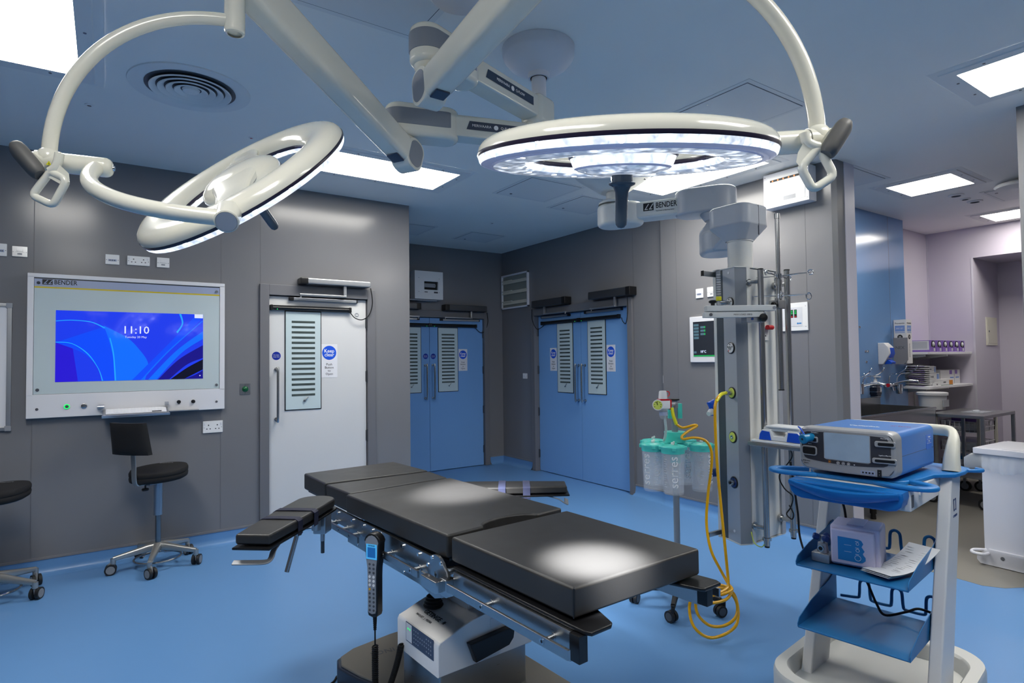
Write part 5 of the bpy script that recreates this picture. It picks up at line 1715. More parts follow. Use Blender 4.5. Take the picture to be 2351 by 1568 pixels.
# blue electrical plugs on the hidden side
for zz, nm in ((1.14, 'bright blue'), (.69, 'navy')):
    c = at_depth(1634, 945 if zz > 1 else 1085, 3.6)
    mb = MB(); mb.cyl((3.12, 2.30, c.z), (c.x, c.y, c.z), .03, .026, n=22, m=0)
    if zz > 1:
        q = (c - Vector((3.12, 2.30, c.z))).normalized()
        mb.cyl(c - Vector((0, 0, 0)), c + q * .035 + Vector((0, 0, -.012)), .022, .014, n=20, m=1); mb.tube([c + Vector((.0, .0, .025)), c + Vector((-.01, .005, .045)), c + Vector((.03, .0, .062))], [.016, .02, .014], n=12, m=0)
    PL(mb, 'power_plug', [nm, 'white plastic'], label='blue round power socket')
# steel pole pair on the white face
for (x, zb, zt) in ((3.083, .405, 1.967), (3.352, .405, 1.982)):
    mb = MB()
    mb.cyl((x, 1.975, zb), (x, 1.975, zt), .0165, n=24); mb.cyl((x, 1.975, zt), (x, 1.975, zt + .006), .0168, n=24, m=1); mb.cyl((x, 1.975, zb + .03), (x, 1.975, zb + .045), .024, n=24); mb.cyl((x, 1.975, zb - .01), (x, 1.975, zb), .014, n=20, m=1)
    for z in (.55 - .05, 1.90):
        mb.cyl((x, 1.975, z), (x, 2.06, z), .012, n=16); mb.cyl((x, 2.045, z), (x, 2.062, z), .022, n=20)
    PL(mb, 'steel_pole', ['steel', 'black plastic'], label='vertical steel pole')
q_ = WORLD.hit(1757, 752, 1, 2.056)
mb = MB(); mb.box(q_.x - .03, q_.x + .03, 2.052, 2.062, q_.z - .075, q_.z + .02, m=0); mb.cyl((q_.x - .02, 2.03, q_.z), (q_.x + .03, 2.03, q_.z), .014, n=16, m=1); mb.cyl((q_.x + .005, 2.03, q_.z), (q_.x + .005, 2.055, q_.z), .012, n=12, m=1); mb.disc((q_.x - .005, 2.052, q_.z - .05), (0, -1, 0), .005, n=10, m=2)
PL(mb, 'isolator_valve', ['pendant white', 'red', 'ink black'], label='small plate with a red valve')
mb = MB(); mb.box(3.085, 3.35, 2.0, 2.012, .985, 1.005, bev=.001); PL(mb, 'cross_rail', 'steel brushed')

# infusion pole with hooks clamped on the pendant
ix, iy = 3.215, 1.945
t2 = thing('infusion_pole', 'tall steel infusion pole with two tiers of wire hooks clamped to the pendant', 'infusion pole', (ix, iy, 1.28))
mb = MB(); mb.cyl((0, 0, 0), (0, 0, .62), .0155, n=22); mb.cyl((0, 0, -.006), (0, 0, 0), .0165, n=22, m=1); mb.cyl((0, 0, .62), (0, 0, .99), .0125, n=22); mb.cyl((0, 0, .99), (0, 0, 1.02), .0155, n=22); mb.cyl((0, 0, .60), (0, 0, .635), .0185, n=22)
mb.build('pole', ['steel', 'black plastic'], t2)
for z, a0, L_ in ((.655, 0, .175), (.54, 25, .155)):
    mb = MB(); mb.cyl((0, 0, z - .012), (0, 0, z + .012), .021, n=20)
    for k in range(4):
        a = R(a0 + 90 * k + 10); c_, s2 = math.cos(a), math.sin(a); px_, py_ = -s2, c_
        pts = [(c_ * .018, s2 * .018, z), (c_ * L_ * .55, s2 * L_ * .55, z + .004), (c_ * (L_ - .02), s2 * (L_ - .02), z + .002)]
        for q in range(9):
            b = R(200 - 40 * q)
            pts.append((c_ * L_ + (c_ * math.cos(b)) * .014 + px_ * 0, s2 * L_ + s2 * math.cos(b) * .014, z + .004 + .014 * math.sin(b) * (1 if z > .6 else -1.4) - (0 if z > .6 else .012)))
        mb.tube(pts, .0032, n=8)
        mb.tube([(c_ * .05 + px_ * .0, s2 * .05, z), (c_ * (L_ * .8) + px_ * .018, s2 * (L_ * .8) + py_ * .018, z + .003), (c_ * L_, s2 * L_, z + .004)], .0028, n=8)
    mb.build('hook_cross', 'chrome', t2, 'wire hooks')
mb = MB(); mb.box(-.035, .035, -.022, .045, .465, .515, bev=.006); mb.cyl((-.035, 0, .49), (-.055, 0, .49), .013, n=16, m=1); mb.cyl((-.055, 0, .49), (-.068, 0, .49), .010, n=16, m=1); mb.build('clamp', ['steel', 'black plastic'], t2)

# swing arm shelf at eye level, seen edge on
p0 = at_depth(1623, 714, 3.22); p1 = at_depth(1783, 711, 3.22)
e = (p1 - p0); e.z = 0; L_ = e.length; e.normalize()
t3 = thing('swing_shelf', 'narrow white swing arm shelf at eye level on the pendant, seen edge on', 'shelf', p0, math.degrees(math.atan2(e.y, e.x)))
mb = MB(); mb.box(0, L_, 0, .05, -.002, .030, bev=.004); mb.cyl((L_ - .012, 0, .014), (L_ - .012, -.003, .014), .009, n=16, m=1); mb.build('top_bar', ['pendant white', 'grey plastic'], t3)
mb = MB(); mb.box(-.012, L_ * .82, .004, .046, -.036, -.006, bev=.003); mb.cyl((.022, .004, -.02), (.022, .0, -.02), .009, n=16, m=1); mb.text('MAX LOAD 10KG', .013, face_front(L_ * .52, .0035, -.021), m=2)
mb.build('lower_bar', ['pendant white', 'screw', 'ink black'], t3)
mb = MB(); mb.box(L_ * .58, L_ * .86, .012, .09, -.062, -.008, bev=.003)
for a in (.66, .84):
    for z in (-.022, -.045):
        mb.cyl((L_ * a, .012, z), (L_ * a, .008, z), .007, n=12, m=1)
mb.build('bracket', ['alu', 'navy'], t3)
mb = MB(); mb.lathe([(.0005, .034), (.018, .032), (.023, .02), (.018, .008), (.009, 0)], c=(L_ * .80, .012, -.04), axis=(0, -1, 0), n=24); mb.build('knob', 'black plastic', t3, 'black ball knob')

# flow meter on the top outlet
c = fb + fe * .069 + Vector((0, 0, 1.787)) + fn * .014
t4 = thing('flow_meter', 'oxygen flow meter with a clear graduated tube plugged in the top outlet', 'flow meter', c)
fcx = at_depth(1656, 660, 3.42) - c
mb = MB(); mb.cyl((0, 0, 0), fn * .03, .011, n=16); mb.cyl(fn * .03, fn * .062, .014, n=16); mb.build('coupling', 'steel', t4)
b_ = fn * .062
mb = MB(); mb.cyl(b_ + Vector((0, 0, -.03)), b_ + Vector((0, 0, .03)), .014, n=18, m=0); mb.cyl(b_ + Vector((0, 0, .012)), b_ + Vector((0, 0, .035)), .0155, n=18, m=1); mb.build('valve_body', ['clear liner', 'yellow bright'], t4)
mb = MB(); mb.cyl(b_ + Vector((0, 0, .035)), b_ + Vector((0, 0, .185)), .0125, n=20, m=0); mb.cyl(b_ + Vector((0, 0, .185)), b_ + Vector((0, 0, .192)), .0145, n=20, m=1)
for k in range(9):
    mb.cyl(b_ + Vector((0, 0, .05 + k * .014)), b_ + Vector((0, 0, .0508 + k * .014)), .0128, n=16, m=2)
mb.build('graduated_tube', ['clear liner', 'grey plastic', 'ink white'], t4, 'clear graduated tube')
kx = (at_depth(1632, 706, 3.40) - c)
kd = Vector((kx.x - b_.x, kx.y - b_.y, 0)).normalized()
mb = MB(); mb.cyl(b_ + Vector((0, 0, -.01)), b_ + kd * .05 + Vector((0, 0, -.01)), .008, n=12, m=1); q = b_ + kd * .062
mb.cyl(q + Vector((0, 0, -.03)), q + Vector((0, 0, -.005)), .011, n=14, m=0); mb.lathe([(.0005, .012), (.016, .011), (.023, .004), (.021, -.004), (.009, -.008)], c=q, n=20, m=0); mb.build('control_knob', ['black plastic', 'clear liner'], t4, 'black control knob')

# lower shelf with a wipe pack
t5 = thing('pendant_shelf', 'small steel shelf on the pendant poles just behind the blue generator', 'shelf', (3.02, 2.02, .985))
mb = MB(); mb.box(0, .36, -.325, .02, -.018, .004, bev=.003); mb.build('board', 'steel brushed', t5)
mb = MB(); mb.box(.003, .35, -.318, .0, .004, .020, bev=.005); mb.build('tray', 'white plastic', t5, 'white tray')
t6 = thing('wipes_pack', 'white and blue pack of wipes lying on the small pendant shelf', 'wipes', (3.03, 1.985, 1.006))
mb = MB()
out = [(-.265, .0), (-.01, .0), (-.012, .04), (-.03, .058), (-.08, .062), (-.10, .028), (-.16, .028), (-.18, .062), (-.235, .058), (-.262, .03)]
P3 = Matrix(((0, 0, 1, 0), (1, 0, 0, 0), (0, 1, 0, 0), (0, 0, 0, 1)))
mb.prism(out, .0, .14, bev=.006, seg=3, M=P3); mb.build('holder', 'white plastic', t6)
mb = MB(); mb.prism([(-.012, .002), (-.085, .003), (-.075, .048), (-.03, .052), (-.016, .03)], -.002, .142, M=P3); mb.build('end_wrap', 'bright blue', t6, 'blue end')
mb = MB(); mb.prism([(-.264, .002), (-.175, .003), (-.185, .052), (-.235, .052), (-.262, .03)], -.002, .142, M=P3); mb.build('end_wrap', 'bright blue', t6, 'blue end')
mb = MB(); mb.box(.01, .13, -.25, -.03, .052, .072, bev=.008, seg=3); mb.box(.0, .12, -.24, -.05, .07, .082, bev=.006, seg=3); mb.build('wipes_packet', 'paper', t6)
# thin black cables by the pole
mb = MB(); mb.tube(spline([at_depth(x, y, d) for x, y, d in ((1810, 1025, 3.3), (1818, 1050, 3.35), (1790, 1090, 3.42), (1800, 1120, 3.4), (1820, 1140, 3.38), (1815, 1165, 3.42), (1806, 1180, 3.42), (1818, 1192, 3.38), (1822, 1180, 3.36), (1812, 1160, 3.40))], 8), .0035, n=8)
solo(mb, 'cable', 'black matte', 'thin black cable looping round the rear pendant pole', 'cable', loc=at_depth(1822, 1180, 3.36))
mb = MB(); mb.tube(spline([(3.062, 2.06, .47), (3.03, 2.02, .42), (3.05, 1.99, .40), (3.08, 1.985, .415)], 8), .003, n=8)
solo(mb, 'earth_wire', 'lime', 'short green yellow earth wire at the bottom of the pendant', 'wire', loc=(3.05, 1.99, .40))

# ================================================================== SUCTION STAND
SXx, SYy = 2.826, 2.398
st = thing('suction_stand', 'wheeled stand pole holding clear suction canisters beside the pendant', 'suction stand', (SXx, SYy, 0))
mb = MB(); mb.cyl((0, 0, .09), (0, 0, 1.215), .0185, n=24); mb.build('pole', 'stand grey', st) if mat('stand grey', '8e959c', .35, metal=.3) else None
mb = MB(); mb.lathe([(.022, 1.212), (.030, 1.215), (.030, 1.222), (.0005, 1.224)], n=24); mb.build('pole_cap', 'black plastic', st)
a0 = math.degrees(math.atan2(2.245 - SYy, 2.597 - SXx))
for k in range(5):
    a = R(a0 + 72 * k); c_, s_ = math.cos(a), math.sin(a)
    mb = MB(); mb.tube([(c_ * .02, s_ * .02, .105), (c_ * .15, s_ * .15, .10), (c_ * .255, s_ * .255, .088)], [.020, .017, .014], n=14, flat=(1, .9, 4), ref=(0, 0, 1)); mb.build('leg', 'rubber', st)
    w_ = MB(); cx_, cy_ = c_ * .262, s_ * .262
    ax = Vector((math.cos(a + 1.0), math.sin(a + 1.0), 0)); n_ = ax.cross(Vector((0, 0, 1)))
    for s2 in (-1, 1):
        q = Vector((cx_, cy_, .033)) + n_ * .013 * s2 + ax * -.012
        w_.cyl(q - n_ * .009, q + n_ * .009, .032, n=24, m=0); w_.cyl(q + n_ * s2 * .009, q + n_ * s2 * .0105, .022, n=20, m=1)
    w_.box(-.02, .02, -.006, .006, .03, .085, m=0, M=Matrix.Translation((cx_, cy_, 0)) @ Matrix.Rotation(a, 4, 'Z')); w_.cyl((cx_, cy_, .06), (cx_, cy_, .095), .011, n=12, m=0)
    w_.build('castor', ['rubber', 'grey dark plastic'], st, 'black twin wheel castor')
mb = MB(); mb.cyl((0, 0, .965), (0, 0, 1.02), .062, n=36); mb.cyl((0, 0, .84), (0, 0, .965), .03, n=24); mb.cyl((.0, 0, 1.02), (0, 0, 1.026), .064, n=36)
for k in range(5):
    a = R((215, 163, 298, 22, 100)[k]); mb.box(.02, .10, -.02, .02, .945, .965, bev=.004, M=Matrix.Rotation(a, 4, 'Z'))
mb.build('canister_hub', 'teal', st, 'teal canister hub')
for dx in (-.026, .030):
    p = rt * dx
    mb = MB(); mb.box(-.014, .014, -.012, .012, 1.105, 1.195, bev=.003, M=Matrix.Translation((p.x, p.y, 0)) @ Matrix.Rotation(R(-35), 4, 'Z')); mb.build('teal_clip', 'teal', st)


def wrap_text(mb, body, size, r, zc, a0, m, offs=0.0):
    """lettering that climbs the canister wall, bent round it"""
    tmp = MB(); tmp.text(body, size, Matrix.Identity(4), 0, ext=0.0)
    v = []
    for (x, y, z) in tmp.v:
        a = a0 + (-y) / r
        v.append(((r + offs) * math.cos(a), (r + offs) * math.sin(a), zc + x))
    mb.add(v, tmp.f, m)


def canister(k, ang, label):
    a = R(ang); rr = .152
    cx_, cy_ = SXx + rr * math.cos(a), SYy + rr * math.sin(a)
    t = thing('suction_canister', label, 'canister', (cx_, cy_, .690), 0, 'suction canisters on the stand')
    mb = MB(); mb.lathe([(.0005, .006), (.052, .004), (.056, .0), (.058, .006), (.066, .255), (.064, .256), (.056, .012), (.0005, .012)], n=40); mb.build('jar', 'clear plastic', t, 'clear jar', ang=50)
    fa = math.atan2(-cy_, -cx_) + (R(4) if k == 0 else R(-38) if k == 1 else R(46) if k == 2 else R(20))
    mb = MB(); wrap_text(mb, 'serres', .072, .0650, .130, fa, 0)
    mb.build('lettering', 'ink white', t, 'white serres lettering')
    mb = MB()
    for q in range(14):
        z = .045 + q * .013
        da = .95 if k != 1 else -.8
        L_ = .012 if q % 2 else .02
        v = []
        for s_ in range(4):
            b = fa - da + s_ / 3 * L_ / .063
            v += [(.0648 * math.cos(b), .0648 * math.sin(b), z), (.0648 * math.cos(b), .0648 * math.sin(b), z + .0014)]
        mb.add(v, [[2 * i, 2 * i + 2, 2 * i + 3, 2 * i + 1] for i in range(3)])
    for z in (.05, .145):
        pass
    mb.build('scale_marks', 'ink white', t)
    mb = MB()
    n_ = 20
    for i in range(6):
        pass
    mb.lathe([(.05, .235), (.048, .16), (.030, .07), (.018, .03), (.0005, .028)], n=9); mb.build('liner_bag', 'clear liner', t, 'crumpled clear liner bag')
    mb = MB(); mb.lathe([(.0665, .232), (.0675, .250), (.071, .256), (.072, .268), (.066, .274), (.058, .268), (.045, .270), (.030, .277), (.0005, .279)], n=40)
    for q in range(4):
        b = R(45 + 90 * q); mb.box(-.012, .012, -.006, .006, .250, .270, bev=.003, M=Matrix.Translation((.073 * math.cos(b), .073 * math.sin(b), 0)) @ Matrix.Rotation(b + PI / 2, 4, 'Z'))
    mb.build('lid', 'teal', t, 'teal lid')
    mb = MB(); mb.cyl((.0, .0, .276), (0, 0, .292), .009, n=14); mb.cyl((0, 0, .288), (.02, .008, .290), .006, n=12); mb.cyl((-.012, .0, .285), (.012, 0, .285), .0045, n=10); mb.build('port', 'white plastic', t, 'white port')
    return (cx_, cy_)


cpos = [canister(k, a, l) for k, (a, l) in enumerate(((215, 'clear suction canister with a teal lid at the front of the stand'), (163, 'clear suction canister with a teal lid on the left, joined to the regulator tube'),
                                        (298, 'clear suction canister with a teal lid on the right beside the yellow hose'), (22, 'clear suction canister hidden behind the right one'), (100, 'clear suction canister at the back left of the stand')))]

# suction regulator with gauge and bowl
rc = at_depth(1520, 929, 3.43)
tr = thing('suction_regulator', 'white and red suction regulator with a yellow dial on the stand', 'regulator', rc, math.degrees(CAM_YAW) - 90 + 8)
mb = MB(); mb.box(-.028, .042, -.025, .025, -.024, .026, bev=.007); mb.build('body', 'white plastic', tr)
mb = MB(); mb.box(-.020, .036, -.0252, .0252, .024, .034, bev=.002); mb.box(.042, .052, -.02, .02, -.03, .028, bev=.004); mb.build('trim', 'red', tr, 'red collar and clip')
mb = MB(); mb.lathe([(.025, .034), (.025, .045), (.022, .075), (.018, .080), (.0005, .081)], c=(.006, 0, 0), n=28); mb.build('knob', 'white plastic', tr)
mb = MB(); mb.cyl((-.022, 0, 0), (-.034, -.02, 0), .031, n=32, m=0); q0 = Vector((-.034, -.02, 0)); qd = Vector((-.012, -.02, 0)).normalized()
mb.disc(q0, qd, .026, n=32, m=1, h=.001)
mb.tube([q0 + qd * .0015 + Vector((0, 0, 0)), q0 + qd * .0015 + Vector((0, 0, .018)) + qd.cross(Vector((0, 0, 1))) * .006], .0018, n=6, m=2)
for k in range(7):
    b = R(-30 + 40 * k); e_ = qd.cross(Vector((0, 0, 1))); mb.disc(q0 + qd * .001 + (e_ * math.cos(b) + Vector((0, 0, math.sin(b)))) * .019, qd, .0025, n=6, m=2, h=.0006)
mb.build('gauge', ['white plastic', 'lime', 'ink black'], tr, 'round dial with a yellow face')
mb = MB(); mb.lathe([(.026, -.024), (.027, -.032), (.024, -.036), (.024, -.066), (.020, -.078), (.010, -.084), (.0005, -.084)], c=(.008, 0, 0), n=28, m=0); mb.lathe([(.0245, -.042), (.0245, -.062)], c=(.008, 0, 0), n=28, m=1); mb.build('bowl', ['clear liner', 'header lilac'], tr, 'clear filter bowl')
mb = MB(); mb.cyl((.05, 0, .0), (.085, .0, .0), .010, n=16); mb.cyl((.085, 0, .008), (.085, .0, -.02), .012, n=16); mb.build('hose_tail', 'alu', tr)
mb = MB(); mb.tube([(.034 + .012 * math.cos(b), .0, .062 + .014 * math.sin(b)) for b in [2 * PI * k / 16 for k in range(16)]], .003, n=8, closed=True); mb.build('ring', 'red', tr, 'small red ring')
b0 = tr.matrix_basis @ Vector((.008, 0, -.084)) if False else at_depth(1527, 958, 3.43)
mb = MB(); mb.tube(spline([b0 + Vector((0, 0, .012)), b0 + Vector((0, 0, -.02)), at_depth(1529, 985, 3.44), at_depth(1527, 1003, 3.46), at_depth(1524, 1012, 3.48)], 8), .0075, n=12)
solo(mb, 'suction_tube', 'tube pale', 'short pale tube from the regulator bowl down to the left canister', 'tube', loc=b0) if mat('tube pale', 'c8d4d0', .3) else None

# yellow hose from the outlet, coiled near the floor and back up to the regulator
oc = fb + fe * .069 + Vector((0, 0, 1.261)) + fn * .012
def D_(L): return [at_depth(x, y, d) for x, y, d in L]
path = [oc, oc + fn * .03 + Vector((0, 0, .001))] + D_(((1655, 906, 3.32), (1644, 922, 3.27), (1641.5, 955, 3.25), (1646, 1060, 3.22), (1654, 1150, 3.20), (1662, 1230, 3.17), (1669, 1300, 3.14), (1672, 1340, 3.11)))
path += D_(((1668, 1352, 3.09), (1640, 1366, 3.05), (1602, 1370, 3.04), (1590, 1362, 3.10), (1610, 1346, 3.18), (1650, 1343, 3.20), (1678, 1352, 3.15), (1670, 1374, 3.06), (1640, 1384, 3.02), (1605, 1384, 3.0), (1585, 1374, 3.05), (1596, 1356, 3.15), (1640, 1350, 3.2), (1680, 1358, 3.16)))
path += D_(((1694, 1395, 3.13), (1690, 1435, 3.08), (1660, 1458, 3.04), (1625, 1463, 3.04), (1594, 1440, 3.06), (1583, 1402, 3.10), (1590, 1372, 3.12), (1625, 1356, 3.13), (1665, 1352, 3.12), (1690, 1380, 3.10), (1690, 1415, 3.07), (1664, 1436, 3.05), (1630, 1436, 3.06), (1603, 1412, 3.08), (1598, 1380, 3.10), (1615, 1360, 3.10), (1650, 1366, 3.06)))
path += D_(((1680, 1355, 3.08), (1672, 1340, 3.12), (1655, 1310, 3.16), (1632, 1262, 3.20), (1622, 1200, 3.25), (1626, 1130, 3.28), (1633, 1075, 3.30), (1633, 1035, 3.31), (1620, 1012, 3.33), (1595, 1005, 3.34), (1570, 1008, 3.35), (1566, 1002, 3.36), (1580, 990, 3.37), (1599, 979, 3.38), (1594, 976, 3.39), (1568, 982, 3.40), (1553, 974, 3.41)))
pts = spline(path, 8)
for p in pts:
    p.z = max(p.z, .0085)
mb = MB(); mb.tube(pts, .0078, n=12); hz = MB()
sl = spline(D_(((1553, 974, 3.41), (1546, 955, 3.41), (1542.5, 936, 3.42))), 8)
th = thing('suction_hose', 'long yellow suction hose from the pendant outlet coiled above the floor', 'hose', (pts[70].x, pts[70].y, 0))
def TH(m_, n_, mm, lab=None):
    m_.v = [tuple(Vector(v) - Vector(th.location)) for v in m_.v]; return m_.build(n_, mm, th, lab)
TH(mb, 'hose', 'yellow hose')
mb = MB(); mb.tube(sl, .0098, n=12); TH(mb, 'sleeve', 'yellow bright', 'bright yellow printed sleeve')
mb = MB(); mb.tube(spline(path[1:4], 8), .0098, n=12); mb.cyl(oc + fn * .0, oc + fn * .03, .013, n=18, m=1); TH(mb, 'connector', ['yellow bright', 'steel'])
# ================================================================== EQUIPMENT CART
CF = Fr((2.40, 1.18, 0), -82.5)          # local: x to the right, y to the back, z up
ct = thing('equipment_cart', 'grey and blue equipment cart with two blue shelves in the right foreground', 'equipment cart', CF.o, -82.5)
XZ = Matrix(((1, 0, 0, 0), (0, 0, -1, 0), (0, 1, 0, 0), (0, 0, 0, 1)))     # prism outline in x,z; height runs to -y
YZ = Matrix(((0, 0, 1, 0), (1, 0, 0, 0), (0, 1, 0, 0), (0, 0, 0, 1)))      # prism outline in y,z; height runs along x
# base tray with raised rim
out = rrect(-.315, .315, -.14, .69, .17, 10); inn = rrect(-.262, .262, -.075, .60, .13, 10)
mb = MB(); n = len(out); v = []; f = []
lv = [(out, .055), (out, .165), ([(p[0] * .985, (p[1] - .27) * .985 + .27) for p in out], .185), ([(p[0] * 1.03, (p[1] - .27) * 1.03 + .27) for p in inn], .187), (inn, .178), ([(p[0] * .96, (p[1] - .27) * .96 + .27) for p in inn], .125)]
for o_, z in lv:
    v += [(p[0], p[1], z) for p in o_]
for k in range(len(lv) - 1):
    for i in range(n):
        j = (i + 1) % n; f.append([k * n + i, k * n + j, (k + 1) * n + j, (k + 1) * n + i])
f.append([(len(lv) - 1) * n + i for i in range(n)]); f.append([i for i in range(n)][::-1])
mb.add(v, f); mb.build('base', 'cart base grey', ct, 'pale grey moulded base tray') if mat('cart base grey', 'c9c9c4', .42) else None
for x in (-.25, .25):
    for y in (-.07, .60):
        mb = MB()
        for s in (-1, 1):
            mb.cyl((x + s * .012 - .009, y, .036), (x + s * .012 + .009, y, .036), .036, n=24)
        mb.cyl((x, y, .04), (x, y, .07), .018, n=14); mb.build('castor', 'rubber', ct)
# leaning side posts
for s in (-1, 1):
    mb = MB(); mb.prism([(.405, .975), (.555, .975), (.30, .12), (.10, .12)][::-1], -.0225, .0225, bev=.008, seg=3, M=Matrix.Translation((s * .225, 0, 0)) @ YZ)
    mb.build('post', 'cart grey', ct, 'leaning grey side post')
mb = MB()
c = CF.hit(2192, 1158, 0, .2482); M0 = Matrix.Translation((.2485, c.y, c.z)) @ Matrix.Rotation(R(90), 4, 'Z') @ Matrix.Rotation(R(90), 4, 'X')
for s in (-1, 1):
    mb.box(s * .017 - .003, s * .017 + .003, -.024, .024, 0, .0006, M=M0); mb.box(*((-.017, -.006) if s < 0 else (.006, .017)), .017, .024, 0, .0006, M=M0); mb.box(*((-.017, -.006) if s < 0 else (.006, .017)), -.024, -.017, 0, .0006, M=M0)
mb.text('COVIDIEN', .014, M0 @ Matrix.Translation((0, -.045, 0)))
mb.build('brand_mark', 'navy', ct, 'navy bracket logo on the post')
# shelves: bent blue sheet with rising side flanges
def shelf(z, hi, lab):
    mb = MB()
    mb.box(-.197, .197, -.03, .385, z - .003, z, bev=.001)
    mb.tube([(-.197, -.03, z - .004), (.197, -.03, z - .004)], .004, n=8)
    for s in (-1, 1):
        mb.prism([(-.034, z - .004), (-.036, z + .012), (-.02, z + .03), (.10, z + .03 + hi * .35), (.30, z + hi), (.37, z + hi + .02), (.385, z + hi), (.385, z - .004)][::-1], -.0015, .0015, M=Matrix.Translation((s * .197, 0, 0)) @ YZ)
        for (y, zz) in ((.30, z + .03), (.34, z + .085), (.345, z + .03)):
            mb.cyl((s * .1988, y, zz), (s * .1992, y, zz), .005, n=10, m=1)
    return mb.build('shelf', ['shelf blue', 'seam dark'], ct, lab)
shelf(.62, .085, 'upper blue shelf with side flanges'); shelf(.37, .10, 'lower blue shelf with side flanges')
# hose hooks behind the shelves: a wavy blue rod
for z in (.63, .385):
    pts = [(-.18, .385, z)]
    for k in range(3):
        x = -.085 + k * .125
        pts += [(x - .032, .40, z + .004), (x - .022, .40, z + .018), (x - .019, .40, z + .066), (x - .013, .40, z + .081), (x, .40, z + .087), (x + .013, .40, z + .081), (x + .019, .40, z + .066), (x + .022, .40, z + .018), (x + .032, .40, z + .004)]
    pts.append((.20, .385, z))
    mb = MB(); mb.tube(spline(pts, 4), .0062, n=10); mb.build('hose_hook', 'shelf blue', ct, 'wavy blue hook rod')
# housing under the tray and the drawer
mb = MB(); mb.box(-.205, .205, .0, .44, .895, .972, bev=.006); mb.box(.2055, .2075, .008, .03, .91, .955, m=1); mb.cyl((.205, .11, .945), (.212, .11, .945), .010, n=14); mb.build('drawer_housing', ['cart grey', 'seam dark'], ct)
mb = MB()
prof = [(-.196, .974), (.200, .974), (.203, .955), (.196, .925), (.180, .909), (.155, .903), (-.150, .903), (-.176, .910), (-.192, .926), (-.20, .955)]
mb.prism(prof, .0, .085, bev=.010, seg=3, M=XZ)
dr = mb.build('drawer', 'drawer blue', ct, 'bright blue drawer') if mat('drawer blue', '0d66b0', .32) else None
mb = MB()
pts = [(-.19 + .38 * k / 16, -.088 - .03 * math.sin(PI * k / 16), .962 - .020 * math.sin(PI * k / 16)) for k in range(17)]
mb.tube(pts, [.012 + .008 * math.sin(PI * k / 16) for k in range(17)], n=12, flat=(.8, 1.4)); mb.build('drawer_lip', 'drawer blue', dr)
# blue top tray with loop handles at the front corners
mb = MB()
body = [(-.145, .035), (.075, .030), (.165, .10), (.19, .20), (.205, .33), (.262, .40), (.275, .50), (.270, .60), (.22, .64), (-.22, .64), (-.270, .60), (-.275, .50), (-.262, .40), (-.205, .33), (-.20, .20), (-.19, .12)]
mb.prism(body, .972, .988, bev=.005, seg=3)
for s, cx in ((-1, -.045), (1, -.015)):
    lp = [(cx + s * .095, .045), (cx + s * .15, .02), (cx + s * .215, .012), (cx + s * .262, .030), (cx + s * .278, .062), (cx + s * .262, .098), (cx + s * .21, .128), (cx + s * .165, .150)]
    mb.tube(spline([(p[0], p[1], .980) for p in lp], 6), .0155, n=16, flat=(.62, 1.15, 3), ref=(0, 0, 1))
mb.tube(spline([(.262, .56, .98), (.30, .585, .98), (.31, .615, .98), (.285, .63, .98)], 5), .008, n=10)
mb.build('top_tray', 'cart blue', ct, 'blue top tray with loop handles')
mb = MB()
hp2 = [(.232, .475, .985), (.232, .485, 1.03), (.232, .51, 1.075), (.228, .555, 1.115), (.205, .60, 1.135), (.15, .62, 1.138), (0, .625, 1.138), (-.15, .62, 1.138), (-.205, .60, 1.135), (-.228, .555, 1.115), (-.232, .51, 1.075), (-.232, .485, 1.03), (-.232, .475, .985)]
q = spline(hp2, 6); rs = [.040 - .018 * min(1, min(k, len(q) - 1 - k) / 20) for k in range(len(q))]
mb.tube(q, rs, n=18, flat=(.8, 1.05, 3), ref=(1, 0, 0)); mb.build('push_handle', 'cream plastic', ct, 'cream push handle') if mat('cream plastic', 'd6d4c6', .4) else None
# mains cord of the cart
mb = MB(); W2 = lambda x, y, d: CF.i @ at_depth(x, y, d)
mb.tube(spline([W2(1922, 1120, 2.45), W2(1938, 1165, 2.5), W2(1944, 1210, 2.52), W2(1950, 1260, 2.52), W2(1990, 1335, 2.5), W2(2012, 1385, 2.48), W2(2032, 1412, 2.46), W2(2080, 1405, 2.44), W2(2110, 1398, 2.42), W2(2150, 1412, 2.4)], 8), .005, n=8)
mb.build('mains_cord', 'black matte', ct, 'black mains cord')

# ---------------- electrosurgical generator on the tray
gx, gy = -.024, .035
G0 = CF.W((gx, gy, .9975))
gt = thing('electrosurgical_generator', 'blue generator with a silver front, dark control face and grey touchscreen on the cart', 'medical device', G0, -82.5 - 2.5)
GF = Fr(G0, -82.5 - 2.5)
w2 = .178
mb = MB()
sec = rrect(-w2, w2, .006, .176, .022, 6)
mb.prism(sec, -.455, -.045, bev=.012, seg=3, M=XZ); mb.box(-w2 - .0004, w2 + .0004, .06, .44, .0835, .085, m=1)
for x in (-.14, .14):
    for y in (.08, .40):
        mb.cyl((x, y, 0), (x, y, .01), .014, n=14, m=1)
mb.build('case', ['esu blue', 'seam dark'], gt, 'blue metal case')
def bulge(mb):
    mb.v = [(x, y - .018 * (1 - min(1, (x / w2) ** 2)) * (1 if y < .02 else .0), z) for (x, y, z) in mb.v]
def grid_plate(x0, x1, z0, z1, r, y, m, mb, nx=20, corner=None):
    """rounded plate finely cut across so that it can follow the bowed front"""
    xs = [x0 + (x1 - x0) * k / nx for k in range(nx + 1)]
    v = []; f = []
    for x in xs:
        d = min(x - x0, x1 - x)
        c = 0 if d >= r else r - math.sqrt(max(0, r * r - (r - d) ** 2))
        v.append((x, y, z0 + c)); v.append((x, y, z1 - c))
    for k in range(nx):
        f.append([2 * k, 2 * k + 2, 2 * k + 3, 2 * k + 1])
    mb.add(v, f, m)
mb = MB(); h0, h1 = .004, .180
xs = [-w2 - .004 + (2 * w2 + .008) * k / 28 for k in range(29)]
v = []; f = []
